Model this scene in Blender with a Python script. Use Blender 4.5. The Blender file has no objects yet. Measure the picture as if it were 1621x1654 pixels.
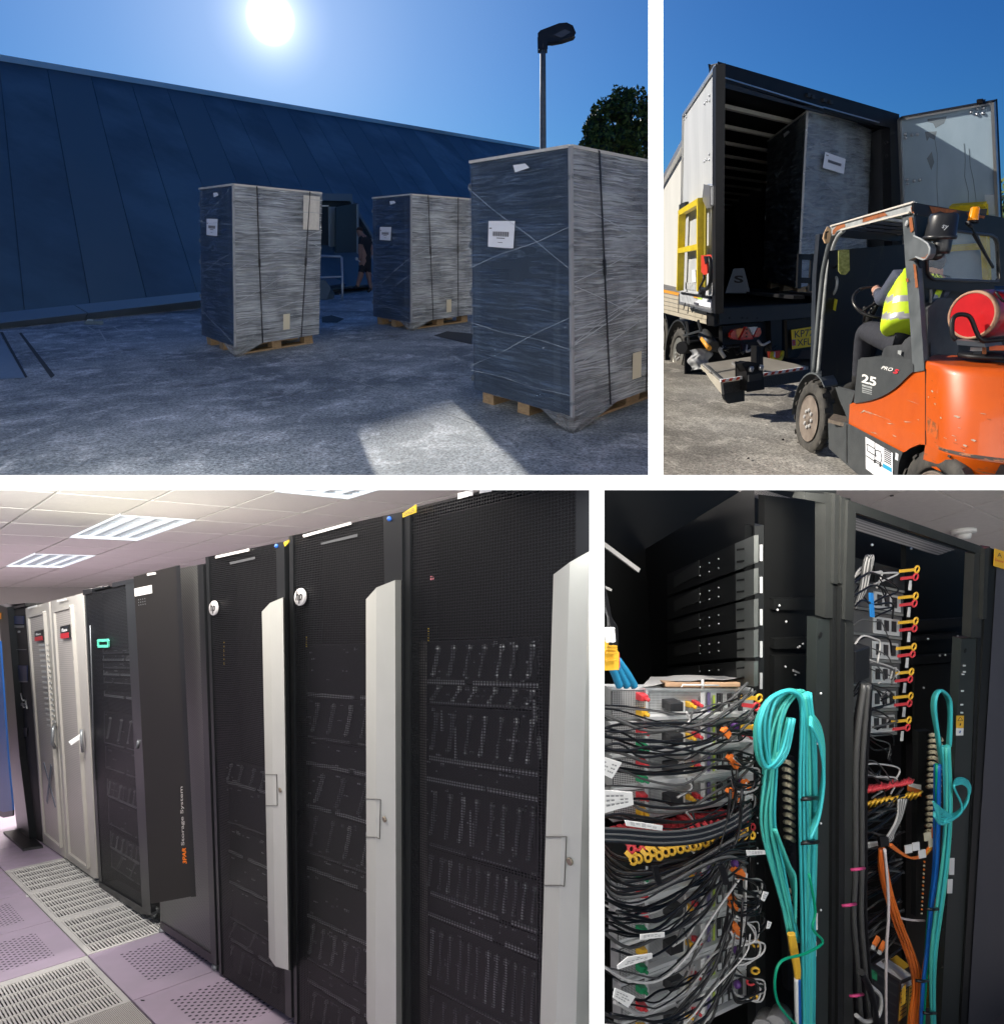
import bpy, bmesh, math, random
import numpy as np
from mathutils import Vector, Matrix, noise as mnoise
random.seed(7)
SC = bpy.context.scene
COL = SC.collection
F, CX, CY = 1150.0, 810.5, 827.0          # focal length and centre, in pixels of the photograph
A = lambda *a: np.array(a, dtype=float)
PITCH = math.atan((CY - 400) / F)
EYE = A(0, 0, 1.6)
FW = A(0, math.cos(PITCH), -math.sin(PITCH)); UP = A(0, math.sin(PITCH), math.cos(PITCH)); RT = A(1, 0, 0)

# ---------------- camera ----------------
cam = bpy.data.cameras.new('camera'); camo = bpy.data.objects.new('camera', cam); COL.objects.link(camo)
cam.sensor_fit = 'VERTICAL'; cam.sensor_height = 36; cam.lens = 36 * F / 1654; cam.clip_start = 0.05; cam.clip_end = 2000
camo.location = EYE.tolist(); camo.rotation_euler = (math.pi / 2 - PITCH, 0, 0); SC.camera = camo

def nrm(v): v = np.asarray(v, float); return v / max(1e-12, np.linalg.norm(v))
def ray(px, py): return FW + RT * ((px - CX) / F) + UP * ((CY - py) / F)
def W(px, py, z): return EYE + ray(px, py) * z
class Plane:
    def __init__(s, p, n): s.p = np.asarray(p, float); s.n = nrm(n)
    def __call__(s, px, py, d=0):
        r = ray(px, py); t = (s.n @ (s.p + s.n * d - EYE)) / (s.n @ r); return EYE + r * t
def plane3(a, b, c):
    n = np.cross(b - a, c - a)
    if n @ (EYE - a) < 0: n = -n
    return Plane(a, n)
def plane_dirs(p, d1, d2): return plane3(p, p + d1, p + d2)
def vp_plane(p, v1, v2): return plane_dirs(np.asarray(p), ray(*v1), ray(*v2))
def ground(hor_y, h, slope=0.0):          # ground plane whose horizon is the row hor_y (slope: rows per column)
    n = nrm(UP - FW * ((CY - (hor_y + slope * CX)) / F) + RT * 0)
    if slope: n = nrm(np.cross(ray(2000, hor_y + slope * 2000), ray(-300, hor_y + slope * -300)))
    if n @ UP < 0: n = -n
    return Plane(EYE - n * h, n)
def near_line(px, py, B, d):               # the point on the pixel's ray nearest to the line B + t d
    r = nrm(ray(px, py)); d = nrm(d); w = EYE - B; b = r @ d
    t = (b * (d @ w) - (r @ w)) / (1 - b * b); return EYE + r * t
lerp = lambda a, b, t: a + (b - a) * t

# ---------------- world and light ----------------
SUN_A = nrm(ray(437, 30))                 # the sun that stands in the yard's sky
SUN_B = nrm(-RT * 1.0 + UP * 0.62 + FW * 0.10)
world = bpy.data.worlds.new('World'); SC.world = world; world.use_nodes = True
wn = world.node_tree; wn.nodes.clear()
def N(nt, t, **k):
    n = nt.nodes.new(t)
    for a, v in k.items(): setattr(n, a, v)
    return n
_out = N(wn, 'ShaderNodeOutputWorld'); _bg = N(wn, 'ShaderNodeBackground'); _bg2 = N(wn, 'ShaderNodeBackground'); _add = N(wn, 'ShaderNodeAddShader')
_sky = N(wn, 'ShaderNodeTexSky'); _sky.sky_type = 'NISHITA'; _sky.sun_disc = False
_sky.sun_elevation = math.asin(SUN_A[2]) + math.radians(14); _sky.sun_rotation = math.atan2(SUN_A[0], SUN_A[1])
_sky.air_density = 1.0; _sky.dust_density = 0.3; _sky.ozone_density = 4.0
_tint = N(wn, 'ShaderNodeMix', data_type='RGBA', blend_type='MULTIPLY'); _tint.inputs[0].default_value = 1
_tint.inputs[7].default_value = (0.17, 0.52, 1.0, 1)
wn.links.new(_sky.outputs[0], _tint.inputs[6]); wn.links.new(_tint.outputs[2], _bg.inputs[0]); _bg.inputs[1].default_value = 0.044
# the bright air round the sun
_tc = N(wn, 'ShaderNodeTexCoord'); _dot = N(wn, 'ShaderNodeVectorMath', operation='DOT_PRODUCT'); _dot.inputs[1].default_value = SUN_A.tolist()
wn.links.new(_tc.outputs['Generated'], _dot.inputs[0])
_ac = N(wn, 'ShaderNodeMath', operation='ARCCOSINE'); wn.links.new(_dot.outputs['Value'], _ac.inputs[0])
_rmp = N(wn, 'ShaderNodeValToRGB'); wn.links.new(_ac.outputs[0], _rmp.inputs[0])
_r = _rmp.color_ramp; _r.interpolation = 'B_SPLINE'
_r.elements[0].position = 0.0; _r.elements[0].color = (1, 1, 1, 1)
_r.elements[1].position = 0.75; _r.elements[1].color = (0, 0, 0, 1)
for p, c in ((0.010, (1, 1, 1)), (0.018, (.50, .50, .48)), (0.026, (.10, .10, .095)), (0.07, (.054, .054, .050)), (0.17, (.028, .031, .031)), (0.32, (.011, .014, .016)), (.5, (.003, .005, .006))):
    e = _r.elements.new(p); e.color = (*c, 1)
wn.links.new(_rmp.outputs[0], _bg2.inputs[0]); _bg2.inputs[1].default_value = 3.4
wn.links.new(_bg.outputs[0], _add.inputs[0]); wn.links.new(_bg2.outputs[0], _add.inputs[1]); wn.links.new(_add.outputs[0], _out.inputs[0])
def sunlamp(name, d, strength, color, angle=0.5):
    l = bpy.data.lights.new(name, 'SUN'); l.energy = strength; l.angle = math.radians(angle); l.color = color
    o = bpy.data.objects.new(name, l); COL.objects.link(o); o.rotation_euler = Vector(d.tolist()).to_track_quat('Z', 'Y').to_euler(); o.location = (EYE + d * 20).tolist(); return o
sun_yard = sunlamp('sun', SUN_A, 5.0, (1, .96, .89))
sun_truck = sunlamp('sun_over_truck', SUN_B, 4.4, (1, .92, .80))
v = SC.view_settings; v.view_transform = 'Standard'; v.look = 'None'; v.exposure = 0.5; v.gamma = 1; v.use_curve_mapping = False
SC.render.engine = 'CYCLES'; cy = SC.cycles
cy.use_denoising = True; cy.max_bounces = 6; cy.diffuse_bounces = 3; cy.glossy_bounces = 3; cy.transmission_bounces = 4; cy.transparent_max_bounces = 12
cy.caustics_reflective = False; cy.caustics_refractive = False; cy.sample_clamp_indirect = 4; cy.use_adaptive_sampling = True; cy.adaptive_threshold = 0.02

# ---------------- materials ----------------
MATS = {}
def mat(name, col, rough=.6, metal=0., col2=None, vs=3., stretch=(1, 1, 1), lo=.35, hi=.65, bump=0., bs=40., bdist=.01, alpha=1., emit=None, es=0., spec=.5, coat=0., trans=0., detail=5, uv=False, rough2=None):
    if name in MATS: return MATS[name]
    m = bpy.data.materials.new(name); m.use_nodes = True; nt = m.node_tree; b = nt.nodes['Principled BSDF']; L = nt.links.new
    b.inputs['Base Color'].default_value = (*col, 1); b.inputs['Roughness'].default_value = rough; b.inputs['Metallic'].default_value = metal
    b.inputs['Specular IOR Level'].default_value = spec; b.inputs['Alpha'].default_value = alpha; b.inputs['Coat Weight'].default_value = coat
    b.inputs['Transmission Weight'].default_value = trans
    if emit: b.inputs['Emission Color'].default_value = (*emit, 1); b.inputs['Emission Strength'].default_value = es
    if col2 is not None or bump or rough2 is not None:
        g = N(nt, 'ShaderNodeNewGeometry'); mp = N(nt, 'ShaderNodeMapping'); mp.inputs['Scale'].default_value = stretch
        if uv: t = N(nt, 'ShaderNodeTexCoord'); L(t.outputs['UV'], mp.inputs[0])
        else: L(g.outputs['Position'], mp.inputs[0])
        if col2 is not None or rough2 is not None:
            n = N(nt, 'ShaderNodeTexNoise'); n.inputs['Scale'].default_value = vs; n.inputs['Detail'].default_value = detail; n.inputs['Roughness'].default_value = .62; L(mp.outputs[0], n.inputs[0])
            mr = N(nt, 'ShaderNodeMapRange'); mr.inputs[1].default_value = lo; mr.inputs[2].default_value = hi; L(n.outputs[0], mr.inputs[0])
            if col2 is not None:
                mx = N(nt, 'ShaderNodeMix', data_type='RGBA'); mx.inputs[6].default_value = (*col, 1); mx.inputs[7].default_value = (*col2, 1); L(mr.outputs[0], mx.inputs[0]); L(mx.outputs[2], b.inputs['Base Color'])
            if rough2 is not None:
                m2 = N(nt, 'ShaderNodeMapRange'); m2.inputs[3].default_value = rough; m2.inputs[4].default_value = rough2; L(mr.outputs[0], m2.inputs[0]); L(m2.outputs[0], b.inputs['Roughness'])
        if bump:
            n2 = N(nt, 'ShaderNodeTexNoise'); n2.inputs['Scale'].default_value = bs; n2.inputs['Detail'].default_value = 4; L(mp.outputs[0], n2.inputs[0])
            bp = N(nt, 'ShaderNodeBump'); bp.inputs['Strength'].default_value = bump; bp.inputs['Distance'].default_value = bdist; L(n2.outputs[0], bp.inputs['Height']); L(bp.outputs[0], b.inputs['Normal'])
    MATS[name] = m; return m
def uvdots(name, col, hole, freq, rad, rot=0., rough=.5, metal=0., alpha=False, margin=None, soft=.04, bump=0., col2=None, vs=2., rect=None):
    """sheet punched with a grid of holes, in the mesh's own UV metres; alpha: real see-through holes"""
    if name in MATS: return MATS[name]
    m = bpy.data.materials.new(name); m.use_nodes = True; nt = m.node_tree; b = nt.nodes['Principled BSDF']; L = nt.links.new
    b.inputs['Roughness'].default_value = rough; b.inputs['Metallic'].default_value = metal
    t = N(nt, 'ShaderNodeTexCoord'); mp = N(nt, 'ShaderNodeMapping'); L(t.outputs['UV'], mp.inputs[0])
    mp.inputs['Scale'].default_value = (freq, freq, 1) if not isinstance(freq, tuple) else (freq[0], freq[1], 1); mp.inputs['Rotation'].default_value = (0, 0, rot)
    def M(op, a, b_=None, c=None):
        n = N(nt, 'ShaderNodeMath', operation=op)
        for i, x in enumerate((a, b_, c)):
            if x is None: continue
            if isinstance(x, (int, float)): n.inputs[i].default_value = x
            else: L(x, n.inputs[i])
        return n.outputs[0]
    if rect:                                # slots: rect = (half width, half height) in cells
        sp = N(nt, 'ShaderNodeSeparateXYZ'); L(mp.outputs[0], sp.inputs[0])
        fx = M('ABSOLUTE', M('SUBTRACT', M('FRACT', sp.outputs[0]), .5)); fy = M('ABSOLUTE', M('SUBTRACT', M('FRACT', sp.outputs[1]), .5))
        mask = M('MULTIPLY', M('LESS_THAN', fx, rect[0]), M('LESS_THAN', fy, rect[1]))
    else:
        vo = N(nt, 'ShaderNodeTexVoronoi', voronoi_dimensions='2D'); vo.inputs['Scale'].default_value = 1; vo.inputs['Randomness'].default_value = 0; L(mp.outputs[0], vo.inputs[0])
        mr = N(nt, 'ShaderNodeMapRange'); mr.inputs[1].default_value = rad + soft; mr.inputs[2].default_value = rad - soft; L(vo.outputs[0], mr.inputs[0]); mask = mr.outputs[0]
    if margin:                              # (u0, u1, v0, v1) holes only inside
        sp = N(nt, 'ShaderNodeSeparateXYZ'); L(t.outputs['UV'], sp.inputs[0])
        for k, (o, val) in enumerate(zip(('GREATER_THAN', 'LESS_THAN', 'GREATER_THAN', 'LESS_THAN'), margin)):
            mask = M('MULTIPLY', mask, M(o, sp.outputs[0 if k < 2 else 1], val))
    base = N(nt, 'ShaderNodeRGB'); base.outputs[0].default_value = (*col, 1); bc = base.outputs[0]
    if col2 is not None:
        g = N(nt, 'ShaderNodeNewGeometry'); n = N(nt, 'ShaderNodeTexNoise'); n.inputs['Scale'].default_value = vs; n.inputs['Detail'].default_value = 6; L(g.outputs['Position'], n.inputs[0])
        mx = N(nt, 'ShaderNodeMix', data_type='RGBA'); mx.inputs[6].default_value = (*col, 1); mx.inputs[7].default_value = (*col2, 1)
        mr2 = N(nt, 'ShaderNodeMapRange'); mr2.inputs[1].default_value = .35; mr2.inputs[2].default_value = .65; L(n.outputs[0], mr2.inputs[0]); L(mr2.outputs[0], mx.inputs[0]); bc = mx.outputs[2]
    if alpha:
        L(bc, b.inputs['Base Color']); L(M('SUBTRACT', 1., mask), b.inputs['Alpha'])
    else:
        mx = N(nt, 'ShaderNodeMix', data_type='RGBA'); mx.inputs[7].default_value = (*hole, 1); L(bc, mx.inputs[6]); L(mask, mx.inputs[0]); L(mx.outputs[2], b.inputs['Base Color'])
    if bump:
        bp = N(nt, 'ShaderNodeBump'); bp.inputs['Strength'].default_value = bump; bp.inputs['Distance'].default_value = .002; bp.invert = True; L(mask, bp.inputs['Height']); L(bp.outputs[0], b.inputs['Normal'])
    MATS[name] = m; return m

# ---------------- mesh building ----------------
WL = {}                                    # world position of every object built
def _tag(o, label=None, cat=None, group=None, kind=None):
    if label: o['label'] = label
    if cat: o['category'] = cat
    if group: o['group'] = group
    if kind: o['kind'] = kind
    return o
def _place(o, loc, parent):
    loc = np.asarray(loc, float); WL[o.name] = loc
    if parent is not None: o.parent = parent; o.location = (loc - WL[parent.name]).tolist()
    else: o.location = loc.tolist()
PANEL = [None]
def thing(name, loc, label, cat, group=None):
    o = bpy.data.objects.new(name, None); COL.objects.link(o); o.empty_display_size = .1; _place(o, loc, None); o['panel'] = PANEL[0]
    return _tag(o, label, cat, group)
class MB:
    def __init__(s): s.v = []; s.f = []; s.m = []; s.u = {}; s.sm = set()
    def quad(s, a, b, c, d, m=0, uv=None):
        i = len(s.v); s.v += [a, b, c, d]; s.f.append((i, i + 1, i + 2, i + 3)); s.m.append(m)
        if uv is None: uv = ((0, 0), (np.linalg.norm(b - a), 0), (np.linalg.norm(b - a), np.linalg.norm(c - b)), (0, np.linalg.norm(d - a)))
        s.u[len(s.f) - 1] = uv; return s
    def poly(s, pts, m=0): i = len(s.v); s.v += list(pts); s.f.append(tuple(range(i, i + len(pts)))); s.m.append(m); return s
    def box8(s, p, m=0):                    # p: bottom ring of 4, top ring of 4
        a, b, c, d, e, f, g, h = [np.asarray(x, float) for x in p]
        for q in ((a, d, c, b), (e, f, g, h), (a, b, f, e), (b, c, g, f), (c, d, h, g), (d, a, e, h)): s.quad(*q, m=m)
        return s
    def ext(s, ring, off, m=0):             # a polygon pushed along off
        ring = [np.asarray(x, float) for x in ring]; top = [x + off for x in ring]; s.poly(ring, m); s.poly(top[::-1], m)
        for i in range(len(ring)): j = (i + 1) % len(ring); s.quad(ring[i], ring[j], top[j], top[i], m=m)
        return s
    def obox(s, c, dx, dy, dz, m=0):        # centre and three half vectors
        c = np.asarray(c, float); return s.box8([c - dx - dy - dz, c + dx - dy - dz, c + dx + dy - dz, c - dx + dy - dz, c - dx - dy + dz, c + dx - dy + dz, c + dx + dy + dz, c - dx + dy + dz], m)
    def bar(s, a, b, w, up, h=None, m=0):   # beam from a to b
        a = np.asarray(a, float); b = np.asarray(b, float); d = nrm(b - a); x = nrm(np.cross(d, up)); y = nrm(np.cross(x, d)); h = w if h is None else h
        return s.obox((a + b) / 2, (b - a) / 2, x * w / 2, y * h / 2, m)
    def tube(s, path, r, n=8, m=0, cap=True, smooth=True):
        P = [np.asarray(p, float) for p in path]; rs = r if hasattr(r, '__len__') else [r] * len(P)
        t0 = nrm(P[1] - P[0]); x = nrm(np.cross(t0, A(.3, .5, .81))); base = len(s.v)
        for i, p in enumerate(P):
            t = nrm(P[min(i + 1, len(P) - 1)] - P[max(i - 1, 0)]); x = nrm(x - t * (x @ t)); y = np.cross(t, x)
            for k in range(n): a = 2 * math.pi * k / n; s.v.append(p + (x * math.cos(a) + y * math.sin(a)) * rs[i])
        for i in range(len(P) - 1):
            for k in range(n):
                s.f.append((base + i * n + k, base + i * n + (k + 1) % n, base + (i + 1) * n + (k + 1) % n, base + (i + 1) * n + k)); s.m.append(m)
                if smooth: s.sm.add(len(s.f) - 1)
        if cap: s.f.append(tuple(base + k for k in range(n))[::-1]); s.m.append(m); e = base + (len(P) - 1) * n; s.f.append(tuple(e + k for k in range(n))); s.m.append(m)
        return s
    def lathe(s, c, ax, prof, n=24, m=0, xa=None, sx=1., sy=1., smooth=True):   # prof: (distance along ax, radius)
        ax = nrm(ax); x = nrm(np.cross(ax, A(.31, .52, .79))) if xa is None else nrm(xa - ax * (ax @ xa)); y = np.cross(ax, x); base = len(s.v)
        for (t, r) in prof:
            for k in range(n): a = 2 * math.pi * k / n; s.v.append(c + ax * t + x * (r * math.cos(a) * sx) + y * (r * math.sin(a) * sy))
        for i in range(len(prof) - 1):
            for k in range(n):
                s.f.append((base + i * n + k, base + i * n + (k + 1) % n, base + (i + 1) * n + (k + 1) % n, base + (i + 1) * n + k)); s.m.append(m)
                if smooth: s.sm.add(len(s.f) - 1)
        for i, fl in ((0, 1), (len(prof) - 1, 0)):
            if prof[i][1] > 1e-4:
                q = tuple(base + i * n + k for k in range(n)); s.f.append(q[::-1] if fl else q); s.m.append(m)
        return s
    def lathe3(s, c, ax, X, Y, prof, n=28, m=0, smooth=True):    # lathe with given (not unit) cross axes
        base = len(s.v)
        for (t, r) in prof:
            for k in range(n): a = 2 * math.pi * k / n; s.v.append(c + ax * t + X * (r * math.cos(a)) + Y * (r * math.sin(a)))
        for i in range(len(prof) - 1):
            for k in range(n):
                s.f.append((base + i * n + k, base + i * n + (k + 1) % n, base + (i + 1) * n + (k + 1) % n, base + (i + 1) * n + k)); s.m.append(m)
                if smooth: s.sm.add(len(s.f) - 1)
        for i in (0, len(prof) - 1):
            if prof[i][1] > 1e-4: s.f.append(tuple(base + i * n + k for k in range(n))); s.m.append(m)
        return s
    def cyl(s, a, b, r, n=16, m=0): a = np.asarray(a, float); b = np.asarray(b, float); L = np.linalg.norm(b - a); return s.lathe(a, b - a, [(0, r), (L, r)], n, m)
    def ball(s, c, r, n=12, m=0, ax=None, sc=1.):
        ax = A(0, 0, 1) if ax is None else ax; return s.lathe(c, ax, [(-math.cos(math.pi * i / (n // 2)) * r * sc, max(1e-5, math.sin(math.pi * i / (n // 2)) * r)) for i in range(n // 2 + 1)], n, m)
    def grid(s, fn, nu, nv, m=0, smooth=True, uvs=(1, 1)):
        base = len(s.v)
        for j in range(nv + 1):
            for i in range(nu + 1): s.v.append(np.asarray(fn(i / nu, j / nv), float))
        for j in range(nv):
            for i in range(nu):
                a = base + j * (nu + 1) + i; s.f.append((a, a + 1, a + nu + 2, a + nu + 1)); s.m.append(m); k = len(s.f) - 1
                s.u[k] = tuple((x * uvs[0], y * uvs[1]) for x, y in ((i / nu, j / nv), ((i + 1) / nu, j / nv), ((i + 1) / nu, (j + 1) / nv), (i / nu, (j + 1) / nv)))
                if smooth: s.sm.add(k)
        return s
    def build(s, name, mats, parent=None, label=None, cat=None, group=None, kind=None, loc=None, bevel=0, weld=False):
        if not isinstance(mats, (list, tuple)): mats = [mats]
        V = np.array(s.v, dtype=float)
        if loc is None: loc = (V.min(0) + V.max(0)) / 2
        me = bpy.data.meshes.new(name); me.from_pydata((V - loc).tolist(), [], s.f)
        for x in mats: me.materials.append(x)
        me.polygons.foreach_set('material_index', s.m)
        if s.u:
            ul = me.uv_layers.new(name='UVMap')
            for k, q in s.u.items():
                p = me.polygons[k]
                for li, t in zip(p.loop_indices, q): ul.data[li].uv = t
        if s.sm: me.polygons.foreach_set('use_smooth', [i in s.sm for i in range(len(s.f))])
        bm = bmesh.new(); bm.from_mesh(me)
        if weld: bmesh.ops.remove_doubles(bm, verts=bm.verts, dist=1e-4)
        if not s.v == [] and kind != 'open': bmesh.ops.recalc_face_normals(bm, faces=bm.faces) if weld else None
        if bevel: 
            bmesh.ops.remove_doubles(bm, verts=bm.verts, dist=1e-5)
            bmesh.ops.bevel(bm, geom=[e for e in bm.edges if len(e.link_faces) == 2 and e.calc_face_angle(0) > .5], offset=bevel, segments=2, affect='EDGES', profile=.5)
        bm.to_mesh(me); bm.free(); me.update()
        o = bpy.data.objects.new(name, me); COL.objects.link(o); _place(o, loc, parent)
        if parent is None: o['panel'] = PANEL[0]
        return _tag(o, label, cat, group, kind if kind != 'open' else None)
def dup(o, loc, parent=None, label=None, group=None):
    c = o.copy(); COL.objects.link(c)
    for k in ('label', 'group'): 
        if k in c and parent is not None: del c[k]
    _place(c, loc, parent)
    if label: c['label'] = label
    if group: c['group'] = group
    for ch in [x for x in COL.objects if x.parent == o]:
        dup(ch, WL[c.name] + (WL[ch.name] - WL[o.name]), c)
    return c
def spline(pts, n=24):                       # Catmull-Rom through the points
    P = [np.asarray(p, float) for p in pts]; P = [2 * P[0] - P[1]] + P + [2 * P[-1] - P[-2]]; out = []; seg = len(P) - 3; per = max(2, n // seg)
    for i in range(seg):
        p0, p1, p2, p3 = P[i:i + 4]
        for k in range(per):
            t = k / per; out.append(.5 * ((2 * p1) + (p2 - p0) * t + (2 * p0 - 5 * p1 + 4 * p2 - p3) * t * t + (3 * p1 - p0 - 3 * p2 + p3) * t ** 3))
    out.append(P[-2]); return out
_dg = None
def text(s, quad, m, name, parent, extrude=0, bold=0, label=None, shear=0., fit=True):
    """lettering that fills the quad (lower left, lower right, upper right, upper left)"""
    cu = bpy.data.curves.new('t', 'FONT'); cu.body = s; cu.resolution_u = 3; cu.offset = bold; cu.shear = shear
    o = bpy.data.objects.new('t', cu); COL.objects.link(o); dg = bpy.context.evaluated_depsgraph_get(); dg.update()
    me = bpy.data.meshes.new_from_object(o.evaluated_get(dg)); COL.objects.unlink(o); bpy.data.objects.remove(o)
    V = np.array([v.co[:] for v in me.vertices]); lo = V.min(0); hi = V.max(0); U = (V - lo) / np.maximum(hi - lo, 1e-6)
    a, b, c, d = quad; pts = [lerp(lerp(a, b, u[0]), lerp(d, c, u[0]), u[1]) for u in U]
    mb = MB(); mb.v = pts
    for p in me.polygons: mb.f.append(tuple(p.vertices)); mb.m.append(0)
    bpy.data.meshes.remove(me); return mb.build(name, m, parent, label=label)
def skin(name, joints, edges, mats, parent, matfn=None, sub=2, label=None):
    """one continuous body grown round joints {name: (point, radius)} along edges"""
    ks = list(joints); me = bpy.data.meshes.new(name); me.from_pydata([joints[k][0].tolist() for k in ks], [(ks.index(a), ks.index(b)) for a, b in edges], [])
    o = bpy.data.objects.new('t', me); COL.objects.link(o); md = o.modifiers.new('Skin', 'SKIN'); md.use_smooth_shade = True; sv = me.skin_vertices[0].data
    for i, k in enumerate(ks):
        r = joints[k][1]; sv[i].radius = r if isinstance(r, tuple) else (r, r); sv[i].use_root = (i == 0)
    s2 = o.modifiers.new('Sub', 'SUBSURF'); s2.levels = sub; s2.render_levels = sub
    dg = bpy.context.evaluated_depsgraph_get(); dg.update(); m2 = bpy.data.meshes.new_from_object(o.evaluated_get(dg)); bpy.data.objects.remove(o)
    mb = MB(); mb.v = [A(*v.co) for v in m2.vertices]
    for p in m2.polygons:
        mb.f.append(tuple(p.vertices)); mb.sm.add(len(mb.f) - 1); mb.m.append(matfn(np.mean([mb.v[i] for i in p.vertices], 0)) if matfn else 0)
    return mb.build(name, mats, parent, label=label)
def pq(pl, x0, y0, x1, y1, x2, y2, x3, y3, d=0): return [pl(x0, y0, d), pl(x1, y1, d), pl(x2, y2, d), pl(x3, y3, d)]
def slab(pl, px, t, m, name, parent=None, d=0, bevel=0, **k):   # polygon of pixels on a plane, t thick, behind the plane's face at d
    ring = [pl(x, y, d) for x, y in px]; return MB().ext(ring, -pl.n * t).build(name, m, parent, bevel=bevel, **k)
def nz(p, s, k=0): return mnoise.noise(Vector((p[0] * s + k * 7.3, p[1] * s - k * 3.1, p[2] * s + k)))

# ---------------- added white dividers between the four scenes ----------------
white = mat('white_glow_paint', (.9, .9, .9), .7, emit=(1, 1, 1), es=.70, bump=.03, bs=200)  # paint given its own glow so the added dividers read pure white
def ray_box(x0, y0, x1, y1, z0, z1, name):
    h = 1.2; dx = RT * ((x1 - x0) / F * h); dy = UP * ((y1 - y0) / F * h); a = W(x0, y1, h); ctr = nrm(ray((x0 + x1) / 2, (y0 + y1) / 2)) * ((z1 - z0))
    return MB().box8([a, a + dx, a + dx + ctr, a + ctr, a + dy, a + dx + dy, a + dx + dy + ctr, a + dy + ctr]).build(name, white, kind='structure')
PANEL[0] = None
ray_box(-160, 767.5, 1790, 791.5, 1.2, 1.5, 'white_divider_slab')
ray_box(1046.5, -160, 1070.5, 767.3, 1.2, 1.5, 'white_divider_wall')
ray_box(951.5, 791.7, 975.5, 1800, 1.2, 1.5, 'white_divider_wall')
# =====================================================================================
# YARD: three wrapped racks in front of a clad warehouse
# =====================================================================================
PANEL[0] = 'yard'
G1 = ground(378, 1.6); n1 = G1.n
concrete = mat('yard_concrete', (.27, .265, .255), .88, col2=(.43, .42, .40), vs=1.3, bump=.55, bs=60, bdist=.012, lo=.38, hi=.62, detail=9)
def yard_conc(name, c0, c1, c2, str_=(1, 1, 1)):
    m = bpy.data.materials.new(name); m.use_nodes = True; nt = m.node_tree; b = nt.nodes['Principled BSDF']; L = nt.links.new
    g = N(nt, 'ShaderNodeNewGeometry'); b.inputs['Roughness'].default_value = .85
    def noi(s, st, lo, hi, det=6):
        mp = N(nt, 'ShaderNodeMapping'); mp.inputs['Scale'].default_value = st; L(g.outputs['Position'], mp.inputs[0])
        n = N(nt, 'ShaderNodeTexNoise'); n.inputs['Scale'].default_value = s; n.inputs['Detail'].default_value = det; n.inputs['Roughness'].default_value = .7; n.inputs['Distortion'].default_value = .4; L(mp.outputs[0], n.inputs[0])
        r = N(nt, 'ShaderNodeMapRange'); r.inputs[1].default_value = lo; r.inputs[2].default_value = hi; L(n.outputs[0], r.inputs[0]); return r.outputs[0]
    def mix(a, b_, f, bt='MIX'):
        x = N(nt, 'ShaderNodeMix', data_type='RGBA', blend_type=bt)
        for i, q in ((6, a), (7, b_)):
            if isinstance(q, tuple): x.inputs[i].default_value = (*q, 1)
            else: L(q, x.inputs[i])
        if isinstance(f, float): x.inputs[0].default_value = f
        else: L(f, x.inputs[0])
        return x.outputs[2]
    a = mix(c0, c1, noi(.55, str_, .40, .60)); a = mix(a, c2, noi(2.2, (str_[0] * 1.3, str_[1] * 1.0, 1), .50, .70, 10)); a = mix(a, (.10, .10, .10), noi(.8, (1, 1, 1), .58, .74, 8))
    sp = mix((.45, .45, .45), (1.4, 1.4, 1.4), noi(38, (1, 1, 1), .36, .64, 4)); a = mix(a, sp, 1.0, 'MULTIPLY')
    L(a, b.inputs['Base Color'])
    n2 = N(nt, 'ShaderNodeTexNoise'); n2.inputs['Scale'].default_value = 42; n2.inputs['Detail'].default_value = 5; L(g.outputs['Position'], n2.inputs[0])
    bp = N(nt, 'ShaderNodeBump'); bp.inputs['Strength'].default_value = .7; bp.inputs['Distance'].default_value = .012; L(n2.outputs[0], bp.inputs['Height']); L(bp.outputs[0], b.inputs['Normal'])
    return m
yc = yard_conc('yard_concrete_worn', (.20, .235, .26), (.44, .48, .50), (.78, .81, .82))
# ground sheet: from the slab's edge to far beyond the warehouse
gx = [G1(-2500, 779), G1(2600, 779), G1(2600, 384), G1(-2500, 384)]
MB().quad(*gx).build('yard_ground', yc, kind='structure')
# the same yard goes on behind the viewer, sunlit
PANEL[0] = None; bz = G1(810, 500) * 0; B0 = EYE - n1 * 1.6 - FW * 1.5; hx = nrm(np.cross(n1, np.cross(FW, n1))); B1 = EYE - n1 * 1.6 - hx * 1.2
yard_behind = MB().quad(B1 - RT * 40, B1 + RT * 40, B1 + RT * 40 - hx * 60, B1 - RT * 40 - hx * 60).build('yard_ground', yc, kind='structure'); tz0 = B1 - hx * 4.3 + n1 * .4; tb = MB().quad(tz0 - RT * 11, tz0 + RT * 11, tz0 + RT * 11 + n1 * 8, tz0 - RT * 11 + n1 * 8).build('pale_bounce_wall', mat('pale_bounce_paint', (.86, .86, .85), .6), kind='structure')  # pale wall added out of view to bounce sunlight onto the wrapped racks
PANEL[0] = 'yard'
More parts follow.
